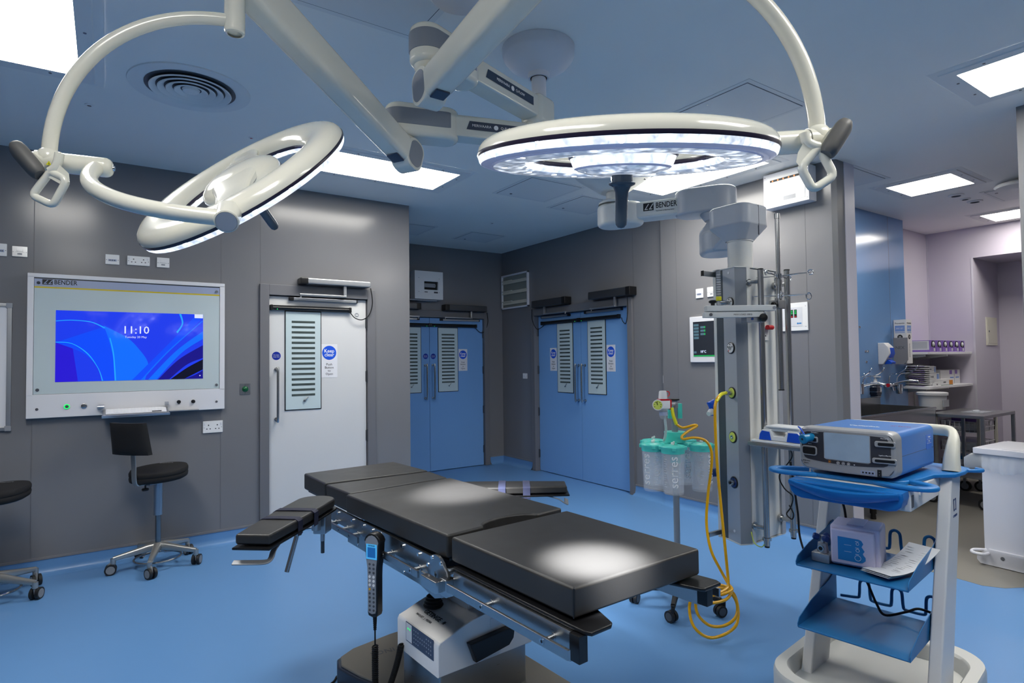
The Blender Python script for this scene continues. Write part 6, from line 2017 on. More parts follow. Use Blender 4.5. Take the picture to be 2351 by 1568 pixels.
prof = [(.055, 0.0), (.02, .0), (.004, .006), (.0, .016)]
r = .032
def rim(x, ins):
    d = min(x + w2 + .004, w2 + .004 - x)
    c = 0 if d >= r else r - math.sqrt(max(0, r * r - (r - d) ** 2))
    return c
ring = []
for (y, ins) in prof:
    o_ = rrect(-w2 - .004 + ins * .6, w2 + .004 - ins * .6, h0 + ins * .6, h1 - ins * .6, r - ins * .3, 8)
    # subdivide the long edges
    o2 = []
    for i in range(len(o_)):
        a, b = o_[i], o_[(i + 1) % len(o_)]
        o2.append(a)
        if abs(a[0] - b[0]) > .05:
            for q_ in range(1, 14):
                o2.append((a[0] + (b[0] - a[0]) * q_ / 14, a[1] + (b[1] - a[1]) * q_ / 14))
    ring.append([(p[0], y, p[1]) for p in o2])
n = len(ring[0])
for rg in ring:
    v += rg
for k in range(len(ring) - 1):
    for i in range(n):
        j = (i + 1) % n; f.append([k * n + i, k * n + j, (k + 1) * n + j, (k + 1) * n + i])
mb.add(v, f, 0)
grid_plate(-w2 + .0056, w2 - .0056, h0 + .0096, h1 - .0096, .027, .0, 0, mb)
mb.box(-w2 + .006, w2 - .006, .004, .030, h0 + .010, h1 - .010, bev=.003)
bulge(mb); mb.build('front_bezel', 'esu silver', gt, 'silver front bezel')
def g(px, py):
    p = GF.hit(px, py, 1, -.012); return p.x, p.z
mb = MB()
# charcoal face, lower edge sagging in the middle
nx = 26; v = []; f = []
fx0, fx1 = -w2 + .010, w2 - .014
for k in range(nx + 1):
    x = fx0 + (fx1 - fx0) * k / nx; u = (k / nx - .5) * 2
    d = min(x - fx0, fx1 - x); rr = .026
    c = 0 if d >= rr else rr - math.sqrt(max(0, rr * rr - (rr - d) ** 2))
    v.append((x, -.0008, .050 - .010 * (1 - u * u) + c)); v.append((x, -.0008, .158 + .006 * (1 - u * u) - c))
for k in range(nx):
    f.append([2 * k, 2 * k + 2, 2 * k + 3, 2 * k + 1])
mb.add(v, f); bulge(mb); fa = mb.build('control_face', 'esu charcoal', gt, 'dark grey control face')
mb = MB()
x0, z1 = g(1893, 992); x1, z1b = g(1996, 1003); _, z0 = g(1992, 1063); 
z0 = min(z0, g(1889, 1051)[1]); z1 = max(z1, z1b)
grid_plate(x0 - .003, x1 + .003, z0 - .003, z1 + .003, .005, -.0015, 0, mb); grid_plate(x0, x1, z0, z1, .002, -.0022, 1, mb)
bulge(mb); mb.build('touchscreen', ['esu silver', 'esu screen'], fa, 'pale grey touchscreen') if mat('esu screen', '8294a6', .12, spec=.6, emit='6f8296', es=.25, noise=.25, nscale=9) else None
def sock(px0, py0, px1, py1, dark, name, lab, rnd):
    a = g(px0, py0); b = g(px1, py1)
    x0, x1, z0, z1 = a[0], b[0], b[1], a[1]
    mb = MB(); mb.prism(rrect(x0, x1, z0, z1, min(rnd, (z1 - z0) * .49), 6), .0, .006, m=0, bev=.0025, M=XZ)
    i = .0055; mb.prism(rrect(x0 + i + dark, x1 - i, z0 + i, z1 - i, min(rnd * .6, (z1 - z0 - 2 * i) * .48), 6), .005, .0068, m=1, M=XZ)
    bulge(mb); mb.build(name, ['esu silver', 'black plastic'], fa, lab)
sock(1845, 1000, 1879, 1017, .0, 'outlet', 'monopolar outlet', .006); sock(1839, 1021, 1877, 1047, 0, 'outlet', 'oval bipolar outlet', .012)
sock(2008, 1012, 2055, 1030, .006, 'outlet', 'second monopolar outlet', .007); sock(2003, 1050, 2058, 1069, .004, 'outlet', 'lower bipolar outlet', .007)
mb = MB()
for (px, py, tx, s) in ((1870, 993, 'Monopolar 1', .0058), (1859, 1018.5, 'Bipolar', .0052), (2032, 1008, 'Monopolar 2', .0064), (2031, 1047, 'LigaSure/Bipolar', .0062)):
    x, z = g(px, py); mb.text(tx, s, face_front(x, -.0016, z))
for px, py in ((1906, 1059), (1926, 1062), (1938, 1063.5), (1950, 1065), (1963, 1067)):
    x, z = g(px, py); a = [2 * PI * k / 18 for k in range(18)]
    if px < 1960:
        mb.tube([(x + .0052 * math.cos(b), -.0018, z + .0052 * math.sin(b)) for b in a], .0005, n=5, closed=True, m=1 if px < 1910 else 0)
    mb.box(x - .002, x + .002, -.002, -.0012, z - .0016, z + .0016, m=1 if px < 1910 else 0)
bulge(mb); mb.build('face_printing', ['ink white', 'orange'], fa, 'white lettering and round button marks')
mb = MB()
x, z = g(1858, 1062)
x = -.150; z = .035
mb.box(x - .018, x + .018, -.0012, .0, z - .011, z + .011, m=0)
for s in (-1, 1):
    q_ = x - .009 + s * .0035; mb.box(q_ - .0009, q_ + .0009, -.0018, -.001, z - .0005, z + .0065, m=1); mb.box(q_ - (.0022 if s > 0 else -.0004) , q_ + (.0004 if s > 0 else .0022), -.0018, -.001, z + .005, z + .0065, m=1)
mb.text('COVIDIEN', .004, face_front(x + .007, -.0016, z + .003), m=1); mb.text('Valleylab FT10', .0036, face_front(x, -.0016, z - .006), m=1)
bulge(mb); mb.build('maker_label', ['esu silver', 'ink black', 'header lilac'], gt)
mb = MB(); x, z = .085, .020; mb.box(x - .024, x + .024, -.0012, .0, z - .0075, z + .0075, m=2)
for k in range(4):
    mb.box(x - .018 + k * .011, x - .012 + k * .011, -.0018, -.001, z - .003, z + .003, m=1)
bulge(mb); mb.build('icon_label', ['esu silver', 'ink black', 'header lilac'], gt)
mb = MB(); x, z = .125, .022; mb.box(x - .007, x + .007, -.0022, .0, z - .014, z + .014, m=1, bev=.001); mb.box(x - .001, x + .001, -.003, -.002, z + .004, z + .006, m=0); mb.box(x - .001, x + .001, -.003, -.002, z - .006, z - .004, m=0)
bulge(mb); mb.build('power_switch', ['esu silver', 'ink black', 'header lilac'], gt)
mb = MB()
Mt = Matrix.Translation((.0, .20, .1762))
mb.text('Valleylab', .034, Mt @ Matrix.Rotation(R(0), 4, 'Z'), bold=.0004); mb.text('FT Series', .02, Matrix.Translation((.11, .28, .1762)), m=1)
mb.build('top_lettering', ['paper', 'red'], gt, 'worn pale lettering on the top')
mb = MB(); c = GF.hit(2145, 1010, 0, w2); c.y = min(c.y, .385)
mb.box(w2, w2 + .0008, c.y - .035, c.y + .03, c.z - .03, c.z + .03, m=0)
M1 = Matrix.Translation((w2 + .0012, c.y, c.z)) @ Matrix.Rotation(R(90), 4, 'Z') @ Matrix.Rotation(R(90), 4, 'X')
mb.box(-.028, .025, .0105, .0115, 0, .0003, m=1, M=M1); mb.box(-.028, .025, -.006, -.005, 0, .0003, m=1, M=M1)
mb.text('Tested', .009, M1 @ Matrix.Translation((0, .02, 0)), m=1); mb.text('Pass', .009, M1 @ Matrix.Translation((0, .003, 0)), m=1)
mb.build('test_sticker', ['bright sticker', 'ink white'], gt, 'blue test sticker') if mat('bright sticker', '2f6fd0', .3) else None
# teal blue plug in the first outlet
c = GF.W((g(1856, 1004)[0], -.012, g(1856, 1004)[1]))
pt = thing('adapter_plug', 'round teal blue plug sticking out of the upper left outlet of the generator', 'plug', c, -82.5 - 2.5)
mb = MB(); mb.cyl((.012, .006, .002), (-.005, -.045, -.004), .0165, n=26, m=0); q_ = Vector((-.005, -.045, -.004)); d_ = (q_ - Vector((.012, .006, .002))).normalized(); mb.cyl(q_, q_ + d_ * .0006, .005, n=14, m=1); mb.lathe([(.0165, -.014), (.0195, -.012), (.0195, -.002), (.0165, 0)], c=q_, axis=d_, n=26)
mb.build('plug_body', ['plug teal', 'ink black'], pt) if mat('plug teal', '0f78a8', .35) else None
mb = MB(); mb.tube(spline([(-.002, -.03, .014), (-.022, -.02, .035), (-.045, .01, .04), (-.055, .05, .03)], 6), .003, n=8); mb.tube(spline([(-.002, -.03, .012), (-.03, -.01, .012), (-.055, .05, .012)], 6), .0025, n=8); mb.build('strap', 'bright blue', pt, 'blue retaining strap')

# ---------------- things on the upper shelf
def S_(x, y, z): return CF.W((x, y, z))
bt = thing('insufflator_unit', 'pale lilac plastic unit with a blue label on the upper shelf of the cart', 'medical device', S_(-.012, .075, .6205), -82.5 + 9)
mb = MB(); mb.box(-.088, .088, .0, .155, .004, .163, bev=.010, seg=3); mb.box(-.03, .03, .02, .14, .161, .168, bev=.002); mb.box(-.078, .06, .03, .13, .0, .006, m=1)
mb.build('case', ['lavender plastic', 'seam dark'], bt)
mb = MB(); mb.box(-.084, .072, -.012, .004, .012, .150, bev=.008, seg=3); fc_ = mb.build('front_cover', 'lavender plastic', bt)
mb = MB()
lab = [(-.058, .030), (.018, .028)] + [(.018 + .022 * math.cos(R(a)), .046 + .018 * math.sin(R(a))) for a in (-60, -20, 20, 50)] + [(.018 + .018 * math.cos(R(a)), .076 + .013 * math.sin(R(a))) for a in (-50, 0, 50)] + [(.014 + .018 * math.cos(R(a)), .104 + .016 * math.sin(R(a))) for a in (-50, 0, 50, 85)] + [(-.058, .122)]
mb.prism(lab, .0115, .0128, M=XZ, m=0)
for z, r_ in ((.046, .0105), (.076, .006), (.102, .005)):
    mb.tube([(.012 + r_ * math.cos(b), -.0132, z + r_ * math.sin(b)) for b in [2 * PI * k / 22 for k in range(22)]], .0007, n=5, closed=True, m=1); mb.box(.030 - .026, .030 - .014, -.0134, -.0128, z + r_ + .003, z + r_ + .0045, m=1)
for z in (.066, .092):
    mb.box(-.035, -.01, -.0134, -.0128, z - .0004, z + .0004, m=1)
mb.build('front_label', ['label blue', 'ink white'], fc_, 'blue label with white rings')
gr_ = thing('gas_regulator', 'small metal gas regulator with blue knobs left of the lilac unit', 'regulator', S_(-.135, .08, .6205), -82.5)
mb = MB(); mb.box(-.036, .036, -.03, .03, 0, .038, bev=.005); mb.cyl((0, 0, .038), (0, 0, .075), .022, .018, n=24); mb.cyl((0, -.016, .056), (0, -.024, .056), .012, n=20, m=1); mb.cyl((0, -.0235, .056), (0, -.0245, .056), .008, n=18, m=2); mb.cyl((0, 0, .07), (0, 0, .105), .008, n=14)
mb.build('body', ['alu', 'steel', 'black plastic'], gr_)
for a in (0, 120, 240):
    mb = MB(); q_ = Vector((.024 * math.cos(R(a + 200)), .024 * math.sin(R(a + 200)), .098)); mb.lathe([(.0005, -.013), (.011, -.012), (.0135, -.006), (.0135, .008), (.009, .013), (.0005, .013)], c=q_, axis=(math.cos(R(a + 200)), math.sin(R(a + 200)), .25), n=14); mb.build('knob', 'navy', gr_, 'dark blue knob')
pp = thing('paper_leaflet', 'folded paper leaflet lying on the right of the upper shelf', 'paper', S_(.125, .16, .622), -82.5 - 20)
for k in range(3):
    mb = MB(); nx = 12; v = []; f = []
    for i in range(nx + 1):
        u = i / nx
        zz = .012 + .006 * k + .055 * u ** 2.2 - .012 * math.sin(PI * u) * (1 if k else .6)
        y = -.155 + .30 * u; xo = .004 * k
        v += [(-.055 + xo - .02 * u, y, zz), (.06 + xo - .01 * u, y, zz + .004)]
    v += [(x, y, z - .0012) for (x, y, z) in v]
    m_ = 2 * (nx + 1)
    for i in range(nx):
        a = 2 * i
        f.append([a, a + 1, a + 3, a + 2]); f.append([m_ + a, m_ + a + 2, m_ + a + 3, m_ + a + 1])
        f.append([a, a + 2, m_ + a + 2, m_ + a]); f.append([a + 1, m_ + a + 1, m_ + a + 3, a + 3])
    f += [[0, m_, m_ + 1, 1], [2 * nx, 2 * nx + 1, m_ + 2 * nx + 1, m_ + 2 * nx]]
    mb.add(v, f, 0)
    if k == 2:
        random.seed(5)
        for q_ in range(15):
            u = .25 + .047 * q_
            zz = .012 + .006 * k + .055 * u ** 2.2 - .012 * math.sin(PI * u)
            for c in range(2):
                xa = -.04 + c * .05 + random.uniform(0, .01) - .018 * u; y = -.155 + .30 * u
                mb.add([(xa, y, zz + .0022), (xa + random.uniform(.015, .038), y, zz + .004), (xa + random.uniform(.015, .038), y + .0018, zz + .0042), (xa, y + .0018, zz + .0026)], [[0, 1, 2, 3]], 1)
    mb.build('sheet', ['paper', 'grey dark plastic'], pp)
# loose cords near the floor left of the cart
mb = MB(); mb.tube(spline([at_depth(x, y, d) for x, y, d in ((1815, 1060, 2.9), (1822, 1110, 2.92), (1832, 1180, 2.95), (1836, 1230, 2.95), (1850, 1275, 2.9), (1868, 1310, 2.85), (1885, 1322, 2.8))], 8), .005, n=8)
solo(mb, 'mains_cable', 'black matte', 'black cable hanging from the pendant to behind the cart shelves', 'cable', loc=at_depth(1885, 1322, 2.8))
# ================================================================== SCRUB ROOM
SCF = Fr((0, SY, 0), 0)
# stainless scrub trough on the blue wall
t = thing('scrub_trough', 'long stainless steel scrub trough along the blue wall', 'sink', (5.28, SY, 0))
X1 = 1.50; D = .52
mb = MB()
mb.box(0, X1, -D, -D + .012, .70, .945, bev=.003); mb.box(0, X1, -.014, -.002, .70, 1.03, bev=.002); mb.box(0, X1, -D - .008, -D + .03, .928, .952, bev=.006)
mb.box(0, .012, -D, 0, .70, .95); mb.box(X1 - .012, X1, -D, 0, .70, .95); mb.box(0, X1, -D, 0, .70, .712); mb.box(X1 * .52, X1 * .52 + .05, -.09, -.014, .90, 1.06, bev=.006)
mb.tube([(.55, -.05, .94), (.55, -.2, .90), (.60, -.40, .80)], .008, n=8)
mb.build('basin', 'steel', t)
mb = MB(); mb.box(.0, X1 - .3, -.35, -.01, .56, .70, bev=.01); mb.build('underside', 'alu dark', t)
for (x, y) in ((.42, -.40), (1.4, -.40)):
    mb = MB(); mb.cyl((x, y, .70), (x, y, .06), .017, n=14); mb.build('leg', 'steel brushed', t)
    mb = MB(); mb.cyl((x, y, .0), (x, y, .07), .024, .02, n=16); mb.cyl((x, y, .05), (x, y, .09), .028, n=16); mb.build('foot', 'black plastic', t, 'black adjustable foot')
mb = MB(); mb.cyl((X1 + .28, -.30, .0), (X1 + .28, -.30, .30), .02, n=10); mb.tube(spline([(X1 - .1, -.3, .70), (X1 - .05, -.3, .5), (X1 + .1, -.3, .45), (X1 + .28, -.3, .30)], 6), .02, n=10); mb.build('waste_pipe', 'black plastic', t)

# elbow taps
def tap(px, py, label):
    c = SCF.hit(px, py, 1, -.06)
    t = thing('elbow_tap', label, 'tap', (c.x, SY, c.z), 0, 'elbow operated taps')
    mb = MB()
    for s in (-.075, .075):
        mb.cyl((s, 0, 0), (s, -.05, 0), .022, n=18); mb.ball((s, -.05, 0), .026, n=14)
    mb.cyl((-.09, -.05, 0), (.09, -.05, 0), .02, n=18); mb.cyl((-.11, -.05, 0), (-.085, -.05, 0), .025, n=16)
    mb.build('body', 'chrome', t)
    mb = MB(); mb.tube(spline([(0, -.05, .01), (.02, -.10, .03), (.05, -.18, .05), (.08, -.25, .045), (.09, -.27, .02)], 6), .011, n=12); mb.cyl((0, -.05, -.02), (0, -.06, -.06), .018, n=14); mb.build('spout', 'chrome', t)
    for s in (-1, 1):
        mb = MB(); mb.tube(spline([(s * .09, -.05, .02), (s * .10, -.06, .09), (s * .12, -.09, .12), (s * .13, -.16, .13), (s * .13, -.22, .17), (s * .13, -.24, .20)], 6), .006, n=10); mb.ball((s * .13, -.24, .20), .009, n=10); mb.build('elbow_lever', 'chrome', t)
    mb = MB(); mb.cyl((-.115, -.05, 0), (-.11, -.05, 0), .02, n=16); mb.build('hot_mark', 'red', t, 'red mark')
    return t


tap(1972, 892, 'chrome elbow tap cut by the pale door lining'); tap(2052, 884, 'chrome elbow tap with long levers at the right end of the trough')
for px, lab in ((1975, 'chrome cup below the left tap'), (2064, 'chrome cup below the right tap')):
    c = SCF.W(SCF.hit(px, 893, 1, -.08))
    mb = MB(); mb.lathe([(.0005, -.05), (.03, -.05), (.036, .05), (.033, .05), (.028, -.044), (.0005, -.044)], c=(c.x, c.y, c.z), n=20); mb.box(c.x - .01, c.x + .01, c.y, SY, c.z - .01, c.z + .01)
    solo(mb, 'tumbler_holder', 'chrome', lab, 'holder', loc=c)
# pump bottle in a wire holder
c = SCF.W(SCF.hit(2010, 890, 1, -.10))
t = thing('pump_bottle', 'dark scrub lotion bottle with a white pump top in a wire holder', 'bottle', (c.x, c.y, c.z - .10))
mb = MB(); mb.prism(rrect(-.05, .05, -.035, .035, .015, 5), 0, .13, bev=.008); mb.box(-.0505, .0505, -.0358, .0358, .03, .10, m=1); mb.build('bottle', ['bottle dark', 'bottle dark'], t)
mb = MB(); mb.prism(rrect(-.049, .049, -.034, .034, .02, 5), .128, .16, bev=.012); mb.cyl((0, 0, .158), (0, 0, .185), .017, n=16); mb.cyl((0, 0, .185), (0, 0, .215), .008, n=12); mb.box(-.012, .012, -.05, .012, .205, .218, bev=.003); mb.build('pump_top', 'white plastic', t, 'white pump top')
mb = MB(); mb.box(.02, .0512, -.0362, .036, .05, .12, m=0); mb.box(.02, .0514, -.0364, .036, .105, .12, m=1); mb.build('label', ['paper', 'bright blue'], t)
mb = MB()
for z in (.01, .06, .11):
    mb.tube([(x, y, z) for x, y in rrect(-.056, .056, -.04, .04, .015, 4)], .0025, n=6, closed=True)
for x in (-.05, .05):
    mb.tube(spline([(x, .04, .0), (x, .06, .15), (x, .08, .23), (x * .8, .09, .25)], 5), .0025, n=6)
mb.build('wire_holder', 'chrome', t)
# soap dispenser
t, w, h = wallthing('soap_dispenser', 'white wall soap dispenser with a blue front badge on the blue wall', 'soap dispenser', SCF, (2004, 787), (2038, 836), off=.0)
mb = MB(); prof = [(0, -h / 2), (0, h / 2), (-.06, h / 2), (-.105, h * .30), (-.115, 0), (-.08, -h * .30), (-.05, -h / 2)]
mb.prism(prof, -.06, .06, bev=.008, seg=3, M=YZ); mb.build('case', 'white plastic', t)
mb = MB(); mb.prism([(-.066, h * .40), (-.108, h * .26), (-.1185, 0), (-.10, -h * .20), (-.09, -h * .14), (-.10, 0), (-.09, h * .22)], -.03, .061, M=YZ); mb.build('badge', 'bright blue', t, 'blue badge')
mb = MB(); mb.prism([(-.075, -h * .25), (-.125, -h * .40), (-.12, -h * .48), (-.05, -h * .50)], -.035, .062, bev=.004, M=YZ); mb.build('push_lever', 'bright blue', t, 'blue push lever')
# carton held in a grey metal wall dispenser
p0 = SCF.W(SCF.hit(2051.7, 775, 1, 0)); yb = WORLD.hit(2081.5, 775, 0, p0.x).y
x1_ = WORLD.hit(2093.7, 775, 1, yb).x
zt_, zm_, zb_ = WORLD.hit(2081.5, 733, 0, p0.x).z, WORLD.hit(2081.5, 775, 0, p0.x).z, WORLD.hit(2078, 836, 0, p0.x).z
dw, dd = x1_ - p0.x, SY - yb
t = thing('card_dispenser', 'grey metal wall dispenser at the right end of the blue wall', 'dispenser', (p0.x, SY, zb_))
mb = MB(); hh = zm_ - zb_
mb.prism([(0, 0), (-dd * .78, 0), (-dd - .012, hh * .16), (-dd - .012, hh), (0, hh)], -.012, -.006, M=YZ)
mb.prism([(0, 0), (-dd * .78, 0), (0, .006)], 0, dw, M=YZ)
M2 = Matrix.Translation((-.0125, -dd * .5, hh * .62)) @ Matrix.Rotation(R(-90), 4, 'Z') @ Matrix.Rotation(R(90), 4, 'X')
mb.text('NEX', .045, M2, m=1); mb.build('case', ['card grey', 'seam dark'], t)
t = thing('carton', 'tall white and blue carton standing in the grey wall dispenser', 'carton', (p0.x, SY, zb_ + .008))
mat('label blue soft', '7f9fd8', .5)
H_ = zt_ - zb_ - .008
mb = MB(); mb.box(0, dw, -dd, -.004, 0, H_, m=0)
for (w_, c_, rot_) in ((dd, Vector((-.0008, -dd / 2, 0)), -90), (dw, Vector((dw / 2, -dd - .0008, 0)), 0)):
    M2 = Matrix.Translation(c_) @ Matrix.Rotation(R(rot_), 4, 'Z')
    mb.box(-w_ * .38, w_ * .38, 0, .0006, H_ - .13, H_ - .065, m=1, M=M2)
    mb.box(-w_ * .38, w_ * .38, 0, .0006, H_ - .145, H_ - .138, m=1, M=M2)
    F2 = M2 @ Matrix.Rotation(R(90), 4, 'X')
    mb.text('Proventix', w_ * .19, F2 @ Matrix.Translation((0, H_ - .04, .0006)), m=2); mb.text('DRY SET', w_ * .15, F2 @ Matrix.Translation((0, H_ - .097, .0012)), m=3)
    mb.cyl(M2 @ Vector((0, 0, H_ - .19)), M2 @ Vector((0, -.001, H_ - .19)), .026, n=20, m=2); mb.text('25', .03, F2 @ Matrix.Translation((0, H_ - .19, .0018)), m=3)
mb.text('preventix sterile', .022, Matrix.Translation((dw / 2, -dd - .0012, H_ * .30)) @ Matrix.Rotation(R(90), 4, 'X') @ Matrix.Rotation(R(90), 4, 'Z'), m=2)
mb.build('box', ['white plastic', 'label blue soft', 'ink black', 'ink white'], t)

# shelves on the lilac wall
for z, lab in ((1.50, 'upper white shelf with purple glove boxes'), (1.12, 'lower white shelf with cartons and packs')):
    t = thing('wall_shelf', lab, 'shelf', (7.98, 3.2, z))
    mb = MB(); mb.box(-.62, .63, -.45, 0, -.028, 0, bev=.004); mb.build('board', 'white powder', t)
    for x in (-.45, .15):
        mb = MB(); mb.prism([(-.02, -.03), (-.36, -.03), (-.36, -.05), (-.02, -.10)], -.008, .008, M=Matrix.Translation((x, 0, 0)) @ YZ); mb.build('bracket', 'white plastic', t)
for x in (7.53, 8.13):
    mb = MB(); mb.box(x - .012, x + .012, 3.185, 3.2, .85, 1.62)
    solo(mb, 'shelf_upright', 'white powder', 'white slotted shelf upright ' + ('near the blue panel' if x < 8 else 'near the back corner'), 'shelf upright', loc=(x, 3.19, .85))
# glove boxes
order = ['first purple glove box at the left end of the row on the upper shelf', 'second purple glove box from the left on the upper shelf', 'third purple glove box from the left on the upper shelf',
         'fourth purple glove box from the left on the upper shelf', 'fifth purple glove box from the left on the upper shelf', 'last purple glove box at the right end of the row']
for k in range(6):
    x = 7.53 + k * .162
    t = thing('glove_box', order[k], 'box', (x, 2.76, 1.5005), 0, 'purple glove boxes')
    mb = MB(); mb.box(-.072, .072, 0, .42, 0, .128); mb.box(-.0725, -.0715, .012, .41, .022, .122, m=1); mb.box(-.0727, -.0722, .03, .20, .035, .112, m=2); mb.box(-.0727, -.0722, .215, .40, .035, .112, m=2); mb.build('carton', ['purple', 'paper', 'paper print'], t)
    mb = MB(); mb.prism([(-.045, .06), (.045, .05), (.05, .085), (.03, .12), (-.03, .122), (-.05, .09)], .001, .002, M=XZ, m=0); mb.ball((.0, .0, .085), .028, n=10, m=1, sc_=(1, .5, 1)); mb.box(.01, .05, -.0015, 0, .01, .04, m=1); mb.build('opening', ['black matte', 'paper'], t, 'opening with a white glove tip')
# packs and cartons on the lower shelf
random.seed(11)
for k in range(11):
    z = 1.1205 + k * .0215
    mb = MB(); nx = 6; v = []; f = []
    a0 = random.uniform(-.04, .04)
    top = []
    for i in range(nx + 1):
        for j in range(5):
            u = i / nx; w_ = j / 4
            zz = .012 * math.sin(PI * u) * math.sin(PI * w_) * 1.4 + random.uniform(-.002, .002)
            top.append((-.12 + .24 * u + random.uniform(-.004, .004), -.16 + .32 * w_, .006 + zz))
    bot = [(x, y, 0.0 if 0 < 1 else 0) for x, y, z_ in top]
    N_ = len(top)
    for i in range(nx):
        for j in range(4):
            a = i * 5 + j; f.append([a, a + 5, a + 6, a + 1]); f.append([N_ + a, N_ + a + 1, N_ + a + 6, N_ + a + 5])
    for i in range(nx):
        f.append([i * 5, N_ + i * 5, N_ + i * 5 + 5, i * 5 + 5]); f.append([i * 5 + 4, i * 5 + 9, N_ + i * 5 + 9, N_ + i * 5 + 4])
    f.append([j for j in range(5)] + [N_ + j for j in range(4, -1, -1)]); f.append([nx * 5 + j for j in range(4, -1, -1)] + [N_ + nx * 5 + j for j in range(5)])
    mb.add(top + bot, f)
    mb.box(-.121, -.1195, -.15, .0, .002, .006, m=1)
    rows = ['bottom', 'second', 'third', 'fourth', 'fifth', 'sixth', 'seventh', 'eighth', 'ninth', 'tenth', 'topmost']
    o = mb.build('sterile_pack', ['paper', 'purple'])
    tag(o, rows[k] + (' white sterile pack in the stack on the lower shelf' if k in (0, 10) else ' white sterile pack from the bottom of the stack'), 'pack', 'sterile packs stacked on the lower shelf')
    o.location = (7.53 + random.uniform(-.012, .012), 2.96, z); o.rotation_euler = (0, 0, a0)
def carton(lab, x0, x1, y0, z0, z1, front, side=None, mark=None, dep=.2, extra=None):
    t = thing('carton', lab, 'carton', ((x0 + x1) / 2, y0, z0), 0, 'cartons on the lower shelf')
    w = (x1 - x0) / 2; h = z1 - z0
    mb = MB(); mb.box(-w, w, 0, dep, 0, h); mb.build('box', front, t)
    mb = MB()
    if mark:
        for (a, b, c_, d_, m_) in mark:
            mb.box(-w + 2 * w * a, -w + 2 * w * b, -.0012, .001, h * c_, h * d_, m=m_)
    mb.build('print', ['label blue soft', 'orange', 'purple', 'grey dark plastic', 'green'], t)
    return t
carton('small white carton with a blue end, upper one behind the packs', 7.68, 7.86, 2.86, 1.262, 1.335, 'paper', mark=[(.7, .92, .1, .9, 0), (.1, .3, .4, .7, 3)])
carton('white carton with a blue end, under the small carton behind the packs', 7.68, 7.95, 2.86, 1.1205, 1.260, 'paper', mark=[(.72, .92, .1, .9, 0), (.1, .4, .6, .8, 3)])
carton('flat white carton with an orange end in front on the lower shelf', 7.75, 8.08, 2.775, 1.1205, 1.19, 'white plastic', mark=[(.68, .98, .1, .8, 1), (.0, 1, 0, .08, 4), (.2, .4, .4, .6, 3)], dep=.07)
carton('tiny white carton beside the packs on the lower shelf', 7.58, 7.66, 2.765, 1.1205, 1.155, 'white plastic', mark=[(.3, .6, .3, .7, 3)], dep=.03)
carton('large white carton with a purple flash on the lower shelf', 8.0, 8.40, 2.87, 1.1205, 1.285, 'white plastic', mark=[(.66, .84, .70, .98, 2), (.02, .5, .25, .38, 3), (.70, .95, .4, .5, 0)])
carton('narrower white carton with a purple flash at the right end of the shelf', 8.41, 8.57, 2.87, 1.1205, 1.285, 'white plastic', mark=[(.1, .5, .70, .98, 2), (.2, .8, .4, .5, 0)])
# white tub
t = thing('plastic_tub', 'white round tub with a lid under the lower shelf', 'tub', (7.30, 2.70, .889))
mb = MB(); mb.lathe([(.0005, 0), (.115, 0), (.128, .15), (.0005, .15)], n=32); mb.box(-.07, .07, -.128, -.118, .03, .10, m=1); mb.build('tub', ['white plastic', 'paper print'], t)
mb = MB(); mb.lathe([(.128, .148), (.142, .15), (.142, .175), (.132, .18), (.0005, .18)], n=32); mb.build('lid', 'white plastic', t)
# stainless trolleys
def steel_table(name, lab, x0, x1, y0, y1, z, mid, mats_, wheels=True):
    t = thing(name, lab, 'trolley', ((x0 + x1) / 2, (y0 + y1) / 2, 0))
    w, d = (x1 - x0) / 2, (y1 - y0) / 2
    mb = MB(); mb.box(-w, w, -d, d, z - .03, z, bev=.004); mb.build('top', mats_, t)
    for q in mid:
        mb = MB(); mb.box(-w + .02, w - .02, -d + .02, d - .02, q - .02, q, bev=.003); mb.build('shelf', mats_, t)
    for sx in (-1, 1):
        for sy in (-1, 1):
            mb = MB(); mb.box(sx * (w - .015) - .015, sx * (w - .015) + .015, sy * (d - .015) - .015, sy * (d - .015) + .015, .11, z - .02, bev=.003); mb.build('leg', mats_, t)
            mb = MB(); cx_, cy_ = sx * (w - .015), sy * (d - .015); mb.cyl((cx_ - .014, cy_, .055), (cx_ + .014, cy_, .055), .055, n=22); mb.cyl((cx_ - .016, cy_, .055), (cx_ + .016, cy_, .055), .035, n=18, m=1); mb.box(cx_ - .022, cx_ + .022, cy_ - .012, cy_ + .012, .055, .13, m=1); mb.build('castor', ['rubber', 'grey plastic'], t)
    return t
steel_table('steel_trolley', 'stainless steel trolley at the end of the trough in the scrub room', 6.80, 7.66, 2.10, 2.56, .885, (.30,), 'steel brushed')
mb = MB(); mb.box(-.16, .16, -.10, .08, .0, .004); mb.ball((.0, .0, .01), .04, n=10, sc_=(1.6, .7, .35)); mb.v = [(x + 7.25, y + 2.3, z + .886) for x, y, z in mb.v]
solo(mb, 'wrapped_tray', 'bag clear', 'clear wrapped sheet lying on the steel trolley', 'wrap', loc=(7.25, 2.3, .886))
t = steel_table('supply_trolley', 'tall pale supply trolley with wire baskets under the steel trolley top', 7.72, 8.25, 2.42, 2.85, .80, (.15,), 'panel cream')
